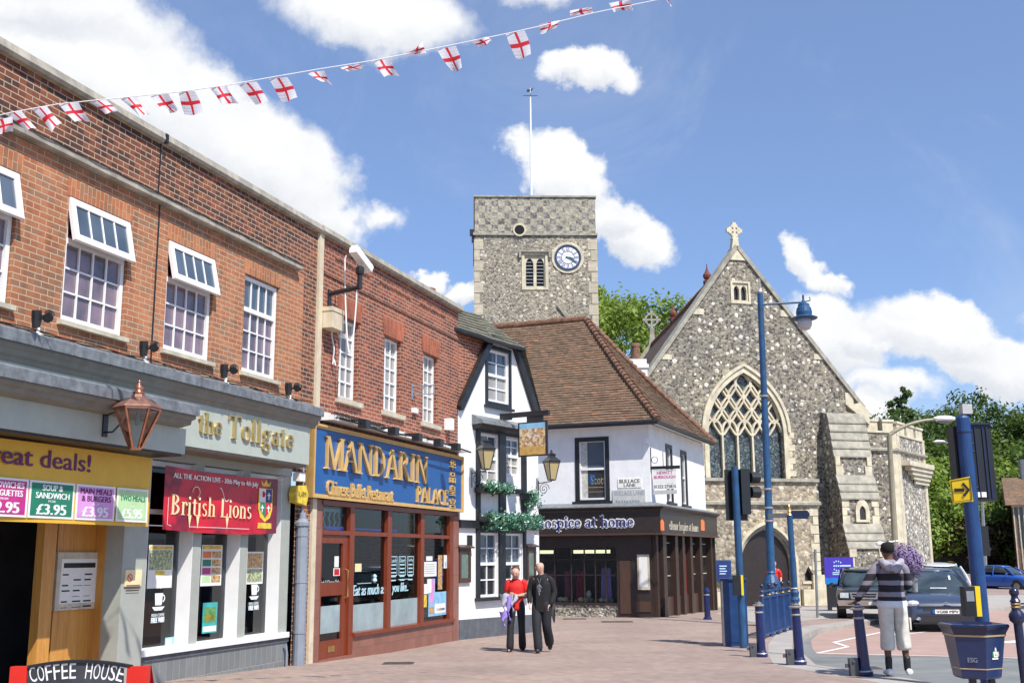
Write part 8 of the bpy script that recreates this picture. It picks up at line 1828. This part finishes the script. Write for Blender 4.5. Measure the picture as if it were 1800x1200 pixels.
for s in 'lr':
    hp,kn,an,he,to=(J[k+s] for k in ('hip','kn','an','he','to')); cloth('trouser_leg',[[((hp[0]*.75,0,.99),(.10,.11)),(hp,(.115,.125)),(kn,.095),((an[0],an[1]-.01,an[2]-.06),(.095,.11))]],'jeanblk',t,fold=.16); skin('shoe',[[((he[0],he[1]+.02,he[2]+.01),.05),(L3(he,to,.7),.052),(to,.042)]],'brownblk',t)
t.location=ground(953,1146); t.scale=(.95,)*3; t.rotation_euler=(0,0,R(-16)); mp_=t.location.copy()
cl=thing('tied_jacket','dark grey jacket hanging at the hip of the man in black','garment',(0,0,0)); b=MB(); P=[]
for j in range(6):
    for i in range(9): a=i/8; P.append((.10+.16*a,.14-.05*a+.025*math.sin(a*14+j),.92-.06*j*(1+.25*math.sin(a*9))-.02*a))
b.raw(P,[(j*9+i,j*9+i+1,(j+1)*9+i+1,(j+1)*9+i) for j in range(5) for i in range(8)]); b.build('cloth',MT['pipe2'] if 'pipe2' in MT else MT.setdefault('pipe2',M('grey_wool',(.06,.065,.07),.9,var=.3)),cl,smooth=True); cl.location=mp_
# man seen from behind: built facing -Y, turned round
J=dict(pel=(0,0,.96),waist=(0,0,1.12),chest=(0,0,1.36),neck0=(0,.01,1.50),neck1=(0,0,1.55),hd0=(.01,-.02,1.60),hd1=(.015,-.02,1.67),hd2=(.015,-.015,1.745),
shr=(.20,.0,1.44),elr=(.36,-.02,1.18),wrr=(.44,-.10,.975),har=(.47,-.13,.955),hsr=(0,1,0),shl=(-.20,.0,1.44),ell=(-.26,-.06,1.17),wrl=(-.15,-.26,1.19),hal=(-.10,-.31,1.22),hsl=(0,0,1),
hipl=(-.10,0,.90),knl=(-.13,-.02,.50),anl=(-.14,.02,.10),hel=(-.14,.05,.05),tol=(-.22,-.12,.035),hipr=(.09,0,.90),knr=(.10,-.02,.50),anr=(.10,.0,.10),her=(.11,.04,.05),tor=(.10,-.14,.035))
t=person('man seen from behind in a striped grey hoodie, pale cargo shorts and white shoes',J,'skin_d',None,0,1)
face(t,(.015,-.02,1.67),(-.2,-1,0),'skin_d')
skin('hair',[[((.015,-.005,1.775),(.092,.10)),((.015,.02,1.69),(.108,.105)),((.01,.04,1.60),(.085,.07))]],M('black_hair',(.006,.006,.007),.9),t)
N=NT('striped_knit'); sp=N.n('ShaderNodeSeparateXYZ'); N.set(sp,0,N.obj()); w=N.noise(4,2,N.obj()); z=N.math('ADD',sp.outputs[2],N.math('MULTIPLY',w,.03))
c=N.ramp(N.math('MULTIPLY',N.math('SUBTRACT',z,.9),1.5),[(0,(.23,.22,.255))]+[(p,(.018,.015,.022) if i%2==0 else (.23,.21,.25)) for i,p in enumerate((.10,.225,.32,.455,.545,.69))],'CONSTANT'); N.set(N.b,'Base Color',c); N.b.inputs['Roughness'].default_value=.9; N.bump(N.noise(9,4,N.obj()),.03,.5); MT['stripe']=N.mt
cloth('hooded_top',[[((0,0,.955),(.20,.145)),((0,0,1.12),(.185,.14)),((0,0,1.34),(.20,.14)),((0,.0,1.45),(.17,.11)),((0,.01,1.54),(.065,.07))],[((.11,0,1.46),.05),((.19,0,1.42),.074),((.35,-.02,1.17),.064),((.445,-.10,.985),.046)],[((-.11,0,1.46),.05),((-.19,0,1.42),.074),((-.265,-.06,1.17),.07),((-.16,-.24,1.19),.055)]],'stripe',t,fold=.16)
cloth('hood',[[((-.15,.06,1.53),(.04,.035)),((-.10,.14,1.47),(.06,.055)),((0,.17,1.40),(.085,.085)),((.10,.14,1.47),(.06,.055)),((.15,.06,1.53),(.04,.035))]],M('hood_grey',(.33,.31,.36),.85,var=.35,vs=12),t)
cloth('t_shirt_hem',[[((0,0,.885),(.215,.155)),((0,0,1.0),(.21,.15))]],M('white_cotton',(.70,.70,.72),.8,var=.1),t)
MT['khaki']=M('pale_khaki',(.66,.62,.55),.85,var=.16,vs=9,bump=.01,bs=12)
for s in 'lr':
    hp,kn,an,he,to=(J[k+s] for k in ('hip','kn','an','he','to')); kl=L3(kn,an,.38)
    cloth('shorts_leg',[[((hp[0]*.85,0,.96),(.10,.12)),((hp[0],0,.86),(.105,.13)),((kn[0]*.9,kn[1],.55),(.092,.11)),((kl[0]*.95,kl[1],.33),(.10,.11))]],'khaki',t,fold=.12)
    if s=='l': b=MB(); b.box(-.222,-.205,-.06,.06,.60,.76); b.build('pocket',MT['khaki'],t)
    cloth('sock',[[((an[0],an[1],.26),.050),((an[0],an[1],.06),.045)]],'sigblk',t); cloth('shoe',[[((he[0],he[1]+.06,.05),(.03,.03)),((he[0],he[1]+.03,.055),(.045,.05)),(L3((he[0],he[1],.055),to,.55),(.052,.045)),(to,(.045,.032)),((to[0]+(to[0]-he[0])*.35,to[1]-.06,.028),(.02,.018))]],'white',t,fold=0.)
SP=ground(1577,1187); 
t.location=SP; t.rotation_euler=(0,0,PI); t.scale=(1.0,)*3
bq=thing('flower_bouquet','large bunch of purple dried flowers in grey wrapping, held by the striped man','bouquet',(0,0,0))
b=MB(); rnd=random.Random(8)
c0=Vector((.19,.30,1.53)); ax=Vector((-.28,-.05,.62)).normalized(); low_=Vector((.30,.26,1.18))
for i in range(3200):
    d=Vector((rnd.gauss(0,1),rnd.gauss(0,1),rnd.gauss(0,1))).normalized()*.235*rnd.uniform(.2,1)**.6; p=Vector((.17,.30,1.55))+Vector((d.x*.85,d.y*.8,d.z*.95))+Vector((.22,0,-.22))*rnd.uniform(0,.75); s=rnd.uniform(.008,.02); x=d.orthogonal().normalized(); y=d.cross(x).normalized(); b.raw([p-x*s,p-y*s,p+x*s,p+y*s],[(0,1,2,3)])
b.build('blossoms',M('dried_purple',(.22,.15,.30),.8,var=.5,vs=30),bq)
b=MB(); b.tube([(.34,.30,1.05),(.31,.30,1.25),(.27,.31,1.42)],[.03,.07,.15],10,cap=False); b.build('wrapping',M('grey_wrap',(.22,.24,.24),.4,var=.3),bq)
b=MB(); [b.tube([(.33,.30,1.08),(.30+rnd.uniform(-.04,.04),.30+rnd.uniform(-.04,.04),1.25),(.2+rnd.uniform(-.13,.13),.30+rnd.uniform(-.1,.1),1.5)],.004,4) for i in range(14)]; b.build('stems',MT['grnp'],bq)
bq.location=SP+Vector((.05,-.14,.04))
# someone in red crossing behind the guard rail
J=dict(pel=(0,0,.95),waist=(0,0,1.12),chest=(0,0,1.36),neck0=(0,.01,1.50),neck1=(0,-.01,1.56),hd0=(0,-.03,1.60),hd1=(0,-.03,1.67),hd2=(0,-.02,1.74),
shl=(.18,.01,1.44),ell=(.24,.0,1.18),wrl=(.2,-.15,1.02),hal=(.2,-.19,.96),shr=(-.18,.01,1.44),elr=(-.23,.03,1.18),wrr=(-.22,-.08,.96),har=(-.22,-.1,.88),
hipl=(.09,0,.90),knl=(.10,-.08,.5),anl=(.10,.06,.1),hel=(.1,.08,.05),tol=(.1,-.06,.03),hipr=(-.09,0,.9),knr=(-.09,-.05,.5),anr=(-.08,-.12,.08),her=(-.08,-.1,.05),tor=(-.08,-.25,.03))
t=person('distant person in a red top by the church porch, half hidden behind the guard rail',J,'skin',None,0,1); face(t,(0,-.03,1.67),(0,-1,0))
cloth('red_top',[[((0,0,.95),(.16,.12)),((0,0,1.2),(.16,.12)),((0,0,1.40),(.15,.1))],[((0,0,1.40),(.15,.1)),((.2,.0,1.40),.07),((.24,0,1.18),.06)],[((0,0,1.40),(.15,.1)),((-.2,0,1.40),.07),((-.23,.03,1.18),.06)]],'redshirt',t)
for s in 'lr': cloth('trouser_leg',[[(J['hip'+s],.1),(J['kn'+s],.075),(L3(J['kn'+s],J['an'+s],.9),.07)]],'jeanblk',t)
skin('hair',[[((0,-.0,1.73),.085),((0,.03,1.66),.08)]],'hair_b',t); t.location=ground(1364,1073)
# ---------------------------------------------------------------- vehicles (built nose towards -Y, origin on the ground under the nose)
MT['tyre']=M('tyre',(.015,.015,.016),.8); MT['rim']=M('alloy_rim',(.35,.36,.38),.3,metal=.8); MT['cglass']=painted_glass('car_glass',(.02,.03,.035),(.05,.07,.075),2.); MT['chrome']=M('chrome',(.6,.62,.65),.15,metal=1.); MT['lampc']=M('headlamp',(.55,.58,.6),.08,var=.2,vs=20); MT['trim']=M('black_trim',(.02,.02,.022),.6); MT['plate']=M('number_plate',(.75,.75,.7),.4)
def paint(n,c): return M(n,c,.28,metal=.35,var=.05,coat=.9)
def loft(b,secs,close=True):
    n=len(secs[0]); P=[p for s in secs for p in s]; f=[]
    for j in range(len(secs)-1):
        for i in range(n if close else n-1): f.append((j*n+i,j*n+(i+1)%n,(j+1)*n+(i+1)%n,(j+1)*n+i))
    if close: f+=[list(range(n))[::-1],[(len(secs)-1)*n+i for i in range(n)]]
    b.raw(P,f)
def car(name,label,cat,body,lower,cabin,wheels,wr,pm,W,details,group=None,plate=None,pillars=True,lowpaint=None):
    t=thing(name,label,cat,(0,0,0),group)
    # lower: (y,z0,z1,halfwidth)
    b=MB(); S=[]
    for y,z0,z1,w in lower:
        S.append([(-w*.93,y,z0),(-w,y,z0+.12),(-w,y,(z0+z1)/2),(-w*.985,y,z1-.12),(-w*.90,y,z1),(-w*.45,y,z1+.025),(w*.45,y,z1+.025),(w*.90,y,z1),(w*.985,y,z1-.12),(w,y,(z0+z1)/2),(w,y,z0+.12),(w*.93,y,z0)])
    loft(b,S); b.build('body',pm,t,smooth=True,subsurf=2)
    # cabin: (y, zbase, ztop, wbase, wtop)
    b=MB(); S=[]
    for y,zb,zt,wb,wt in cabin: S.append([(-wb,y,zb),(-(wb*.45+wt*.55),y,zb+(zt-zb)*.6),(-wt,y,zt-.04),(-wt*.7,y,zt),(wt*.7,y,zt),(wt,y,zt-.04),((wb*.45+wt*.55),y,zb+(zt-zb)*.6),(wb,y,zb)])
    loft(b,S); b.build('window_glass',MT['cglass'],t,smooth=True,subsurf=1)
    tall=[c for c in cabin if c[2]>max(q[2] for q in cabin)-.16]
    b=MB(); S=[]
    for y,zb,zt,wb,wt in tall: S.append([(-wt*1.0,y,zt-.07),(-wt*1.01,y,zt-.02),(-wt*.7,y,zt+.022),(wt*.7,y,zt+.022),(wt*1.01,y,zt-.02),(wt,y,zt-.07)])
    loft(b,S); b.build('roof',pm,t,smooth=True,subsurf=1)
    c0,c1=cabin[0],tall[0]; k_,k1=cabin[-1],tall[-1]
    b=MB()
    for s in (-1,1):
        b.tube([(s*c0[3]*.97,c0[0]+.02,c0[1]+.0),(s*(c0[3]+c1[4])*.485,(c0[0]+c1[0])/2,(c0[1]+c1[2])/2+.03),(s*c1[4]*.96,c1[0],c1[2]-.03)],.04,6)
        b.tube([(s*k_[3]*.97,k_[0],k_[1]),(s*k1[4]*.98,k1[0],k1[2]-.03)],.06,6)
        m=tall[len(tall)//2]; b.tube([(s*m[3]*1.0,m[0]+.1,m[1]),(s*m[4]*1.01,m[0]+.1,m[2]-.04)],.035,6)
    b.build('pillar',pm,t)
    for y in wheels:
        for s in (-1,1):
            b=MB(); b.tube([(s*(W-.21),y,wr),(s*(W-.01),y,wr)],[wr,wr],20); b.tube([(s*(W-.01),y,wr),(s*(W+.005),y,wr)],[wr*.96,wr*.8],20); w=b.build('wheel',MT['tyre'],t); b=MB(); b.tube([(s*(W+.004),y,wr),(s*(W+.012),y,wr)],[wr*.62,wr*.5],14); b.build('rim',MT['rim'],w)
            b=MB(); b.tube([(s*(W-.3),y,wr+.02),(s*(W+.002),y,wr+.02)],wr*1.14,20); b.build('wheel_arch',MT['trim'],t)
    for nm,m,fn in details:
        b=MB(); fn(b); b.build(nm,m if not isinstance(m,str) else MT[m],t)
    return t
def fbox(x0,x1,y0,y1,z0,z1): return lambda b:b.box(x0,x1,-y0,-y1,z0,z1)
def fboxes(l): return lambda b:[b.box(x0,x1,-y0,-y1,z0,z1) for x0,x1,y0,y1,z0,z1 in l]
pm=paint('slate_blue_paint',(.055,.075,.12))
def blobs(l): return lambda b:[b.blob((x,y,z),a,c,d,10,6) for x,y,z,a,c,d in l]
mpv=car('people_carrier','slate blue people carrier facing the camera, stopped at the zigzag line','car',pm,
 [(0,.30,.62,.70),(.06,.22,.78,.82),(.35,.20,.92,.90),(.9,.20,1.02,.915),(1.6,.2,1.06,.92),(3.2,.2,1.06,.92),(4.1,.22,1.04,.9),(4.45,.3,.95,.82)],
 [(.72,.98,1.0,.80,.74),(1.25,1.0,1.32,.82,.70),(1.75,1.02,1.60,.84,.64),(2.4,1.02,1.68,.85,.64),(3.4,1.02,1.66,.85,.63),(4.1,1.02,1.50,.84,.60),(4.4,.98,1.0,.8,.7)],[.85,3.6],.33,pm,.91,
 [('grille',MT['trim'],fboxes([(-.50,.50,-.015,.1,.60,.66),(-.62,.62,-.02,.1,.26,.42)])),('chrome_bar',MT['chrome'],lambda b:(b.strip([(-.60,.745),(-.10,.745),(0,.80),(.10,.745),(.60,.745)],.018,.0,.03),b.strip([(-.60,.70),(-.10,.70),(0,.755),(.10,.70),(.60,.70)],.018,.0,.03))),
 ('headlight',MT['lampc'],blobs([(-.70,.14,.75,.15,.12,.09)])),('headlight',MT['lampc'],blobs([(.70,.14,.75,.15,.12,.09)])),('bumper',MT['trim'],fboxes([(-.66,.66,-.03,.06,.47,.485),(-.74,.74,-.01,.1,.22,.255)])),
 ('number_plate',MT['plate'],fbox(-.26,.27,-.045,.0,.49,.60)),('plate_stripe',MT['blue_sign'],fbox(-.32,-.261,-.045,.0,.49,.60)),('plate_letters',MT['cable'],lambda b:text(b,'VG08 MPV',-.23,.25,.51,.58,.046,.003,bold=.003)),
 ('fog_light',MT['chrome'],blobs([(-.62,.0,.36,.06,.03,.05),(.62,.0,.36,.06,.03,.05)])),('door_mirror',pm,blobs([(-.99,1.3,1.08,.11,.07,.08)])),('door_mirror',pm,blobs([(.99,1.3,1.08,.11,.07,.08)])),
 ('dashboard_cards',MT['paper'],lambda b:(b.raw([(-.15,.93,1.10),(.22,.93,1.10),(.22,.96,1.15),(-.15,.96,1.15)],[(0,1,2,3)]),b.raw([(.36,1.33,1.36),(.40,1.33,1.36),(.40,1.42,1.47),(.36,1.42,1.47)],[(0,1,2,3)])))])
mpv.location=ground(1667,1111,-ROADD); mpv.rotation_euler=(0,0,R(-9.)); mpv.scale=(1.12,1.,.95)
pd=paint('dark_green_black_paint',(.02,.026,.03))
ex=car('four_wheel_drive','dark four-wheel drive car parked in front of the church buttress','car',pd,
 [(0,.50,.80,.80),(.08,.42,.98,.86),(.5,.42,1.06,.90),(1.2,.42,1.10,.90),(3.4,.42,1.10,.90),(4.5,.42,1.08,.88),(4.65,.5,1.0,.84)],
 [(1.25,1.04,1.08,.80,.74),(1.75,1.06,1.62,.82,.66),(2.4,1.06,1.72,.83,.66),(3.6,1.06,1.72,.83,.66),(4.5,1.06,1.66,.82,.66),(4.6,1.04,1.1,.8,.7)],[.9,3.7],.37,pd,.90,
 [('grille',MT['chrome'],lambda b:b.ring([(-.42,.72),(.42,.72),(.47,.95),(-.47,.95)],[(-.36,.77),(.36,.77),(.40,.90),(-.40,.90)],.0,.05)),('grille_bars',MT['chrome'],fboxes([(-.4,.4,-.04,.0,.825,.85)])),('grille_void',MT['trim'],fbox(-.4,.4,-.02,.05,.76,.92)),
 ('headlight',MT['lampc'],fbox(-.78,-.50,-.03,.1,.76,.93)),('headlight',MT['lampc'],fbox(.50,.78,-.03,.1,.76,.93)),('bumper',M('tan_bumper',(.30,.24,.21),.4),fbox(-.86,.86,-.10,.1,.50,.68)),('bumper_trim',MT['trim'],fbox(-.84,.84,-.08,.1,.40,.498)),('number_plate',MT['plate'],fbox(.12,.42,-.112,-.10,.53,.63)),
 ('door_mirror',pd,blobs([(-1.0,1.5,1.15,.12,.06,.09)])),('door_mirror',pd,blobs([(1.0,1.5,1.15,.12,.06,.09)]))])
ex.location=ground(1522,1091,-ROADD*.5); ex.scale=(.88,)*3; ex.rotation_euler=(0,0,R(-16)); ex.location.y-=.0
pw=paint('white_paint_car',(.75,.75,.74))
wc=car('white_car','white car with yellow roof stickers, mostly hidden behind the people carrier','car',pw,
 [(0,.30,.62,.70),(.06,.22,.80,.82),(.5,.20,.95,.88),(1.6,.2,1.02,.88),(4.1,.22,1.02,.86),(4.4,.3,.95,.80)],
 [(.9,.95,1.0,.78,.72),(1.7,1.0,1.62,.82,.66),(2.4,1.02,1.74,.83,.66),(3.8,1.02,1.72,.83,.64),(4.3,1.0,1.05,.8,.7)],[.85,3.5],.32,pw,.87,[('headlight',MT['lampc'],blobs([(-.65,.12,.72,.14,.1,.08)])),('headlight',MT['lampc'],blobs([(.65,.12,.72,.14,.1,.08)])),('roof_sticker',MT['yellp'],lambda b:b.raw([(.42,2.3,1.765),(.60,2.3,1.75),(.60,2.6,1.76),(.42,2.6,1.775)],[(0,1,2,3)]))])
q=at(1667,1062,39.5); wc.location=(q.x-.1,38.5,gz(39.5)-ROADD); wc.rotation_euler=(0,0,R(-8)); wc.scale=(1.02,)*3; wc.location.z+=.0
pbl=paint('bright_blue_paint',(.03,.12,.48))
bc=car('hatchback','bright blue hatchback on the far road at the right edge','car',pbl,
 [(0,.30,.58,.66),(.06,.22,.74,.78),(.5,.20,.88,.83),(1.3,.2,.95,.84),(3.3,.22,.95,.82),(3.6,.3,.9,.76)],
 [(.85,.9,.95,.74,.68),(1.45,.93,1.38,.77,.60),(2.0,.95,1.48,.78,.60),(3.0,.95,1.45,.78,.58),(3.5,.93,1.0,.75,.66)],[.7,3.0],.30,pbl,.83,[('headlight',MT['lampc'],blobs([(-.60,.1,.66,.13,.1,.09)])),('headlight',MT['lampc'],blobs([(.60,.1,.66,.13,.1,.09)])),('grille',MT['trim'],fbox(-.4,.4,-.02,.1,.28,.42)),('door_mirror',pbl,blobs([(-.90,1.2,.98,.1,.06,.07)]))])
q=ground(1822,1039,-ROADD); bc.location=q; bc.rotation_euler=(0,0,R(38))
# ---------------------------------------------------------------- light, sky, camera
sunv=Vector((.53*math.cos(R(53)),-.848*math.cos(R(53)),math.sin(R(53))))
sl=bpy.data.lights.new('sun','SUN'); sl.energy=5.0; sl.angle=R(.5); sl.color=(1,.95,.88)
so=bpy.data.objects.new('sun',sl); COL.objects.link(so); so.rotation_euler=sunv.to_track_quat('Z','Y').to_euler(); so.location=(20,-20,40)
wd=bpy.data.worlds.new('World'); scene.world=wd; wd.use_nodes=True
t=wd.node_tree; bgn=t.nodes['Background']; N=NT.__new__(NT); N.t=t
sky=t.nodes.new('ShaderNodeTexSky'); sky.sky_type='NISHITA'; sky.sun_disc=False; sky.sun_elevation=R(53); sky.sun_rotation=math.atan2(.53,-.848); sky.air_density=1.0; sky.dust_density=.6; sky.ozone_density=1.5
vec=N.n('ShaderNodeTexCoord').outputs['Generated']
# cloud masses, each a direction, two widths and a tilt (azimuth and elevation in the open sky)
CL=[ # px,py,rx,ry,rot,weight
(130,100,260,150,25,1.),(330,200,230,120,30,1.),(480,290,150,120,40,1.),(560,380,90,60,20,.8),(660,380,60,35,0,.45),(60,0,260,60,10,.7),
(660,20,200,75,8,.8),(960,-20,90,50,0,.6),(1025,135,95,42,8,.85),(985,300,95,62,10,1.),(1050,370,90,50,0,1.),(1120,410,95,55,25,1.),
(765,495,45,28,0,.95),(820,530,40,30,0,.9),(1410,450,48,42,40,.9),(1455,490,50,30,20,.8),(1470,590,110,70,30,1.),(1530,600,60,50,0,.8),(1570,540,80,35,10,.35),
(1640,580,120,60,15,1.),(1740,640,120,50,20,1.),(1560,680,120,40,0,.6),(1540,730,60,35,0,.9),(1200,650,100,60,0,.8),(1850,560,90,60,0,.3),(-250,250,400,250,0,1.),(2100,650,300,90,0,.9)]
def nmath(op,a,b=0.): return N.math(op,a,b)
nz=N.noise(7,7,vec,rough=.62); nz2=N.noise(28,6,vec,rough=.6)
wob=N.n('ShaderNodeVectorMath',operation='SUBTRACT'); N.set(wob,0,nz.outputs['Color']); wob.inputs[1].default_value=(.5,.5,.5)
wob2=N.n('ShaderNodeVectorMath',operation='SUBTRACT'); N.set(wob2,0,nz2.outputs['Color']); wob2.inputs[1].default_value=(.5,.5,.5)
wa=N.n('ShaderNodeVectorMath',operation='MULTIPLY_ADD'); N.set(wa,0,wob); wa.inputs[1].default_value=(.075,)*3; N.set(wa,2,vec)
wb=N.n('ShaderNodeVectorMath',operation='MULTIPLY_ADD'); N.set(wb,0,wob2); wb.inputs[1].default_value=(.03,)*3; N.set(wb,2,wa)
tot=None; low=None
for px,py,rx,ry,rot,wt in CL:
    c=ray(px,py).normalized(); ex=(ray(px+10,py).normalized()-c).normalized(); ey=(c.cross(ex)).normalized(); 
    if ey.z<0: ey=-ey
    a=R(-rot); ux=ex*math.cos(a)+ey*math.sin(a); uy=ey*math.cos(a)-ex*math.sin(a); sx=rx/2050.; sy=ry/2050.
    d=N.n('ShaderNodeVectorMath',operation='SUBTRACT'); N.set(d,0,wb); d.inputs[1].default_value=c
    def dot(v):
        q=N.n('ShaderNodeVectorMath',operation='DOT_PRODUCT'); N.set(q,0,d); q.inputs[1].default_value=v; return q.outputs['Value']
    x=dot(ux/sx); y=dot(uy/sy)
    r2=N.math('ADD',N.math('MULTIPLY',x,x),N.math('MULTIPLY',y,y)); r=N.math('POWER',r2,.5)
    m=N.math('MULTIPLY',N.math('SUBTRACT',1.25,r,clamp=False),wt); m=N.math('MAXIMUM',m,0.)
    tot=m if tot is None else N.math('SMOOTH_MAX',tot,m,.15)
    # underside shade: low in each cloud
    lo=N.math('MULTIPLY',N.math('MAXIMUM',N.math('SUBTRACT',-.05,y),0.),N.math('MULTIPLY',N.math('SUBTRACT',m,.15),3.,clamp=True)); low=lo if low is None else N.math('MAXIMUM',low,lo)
cov=N.n('ShaderNodeMapRange',interpolation_type='SMOOTHSTEP'); N.set(cov,0,tot); cov.inputs[1].default_value=.15; cov.inputs[2].default_value=.50
wisp=N.noise(3.2,6,vec,rough=.7,dist=.6); wi=N.n('ShaderNodeMapRange',interpolation_type='SMOOTHSTEP'); N.set(wi,0,wisp); wi.inputs[1].default_value=.5; wi.inputs[2].default_value=.85
cv=N.math('MAXIMUM',cov,N.math('MULTIPLY',wi,.22))
dense=N.noise(14,5,wa,rough=.6); sh=N.math('ADD',N.math('MULTIPLY',N.math('MINIMUM',low,.55),.8),N.math('MULTIPLY',N.math('SUBTRACT',dense,.45),.9),clamp=True)
ccol=N.mix(sh,(10.2,10.3,10.4),(5.8,6.3,7.3)); SKYC=sky
skc=N.mix(1.,sky,(.90,1.13,1.52),'MULTIPLY')
skm=N.mix(.17,skc,(7.0,9.,12.4)); fin=N.mix(cv,skm,ccol)
t.links.new(fin.outputs[0],bgn.inputs[0]); bgn.inputs[1].default_value=.08
cd=bpy.data.cameras.new('camera'); cam=bpy.data.objects.new('camera',cd); COL.objects.link(cam); scene.camera=cam
cd.sensor_width=36; cd.lens=36*F/1800; cd.clip_end=3000; cd.clip_start=.1
cam.matrix_world=Matrix.Translation((0,0,ZC))@Matrix.Rotation(PI/2+TH,4,'X')@Matrix.Rotation(RO,4,'Z')
scene.view_settings.view_transform='Standard'; scene.view_settings.look='None'; scene.view_settings.exposure=.33; scene.view_settings.gamma=1
scene.render.engine='CYCLES'
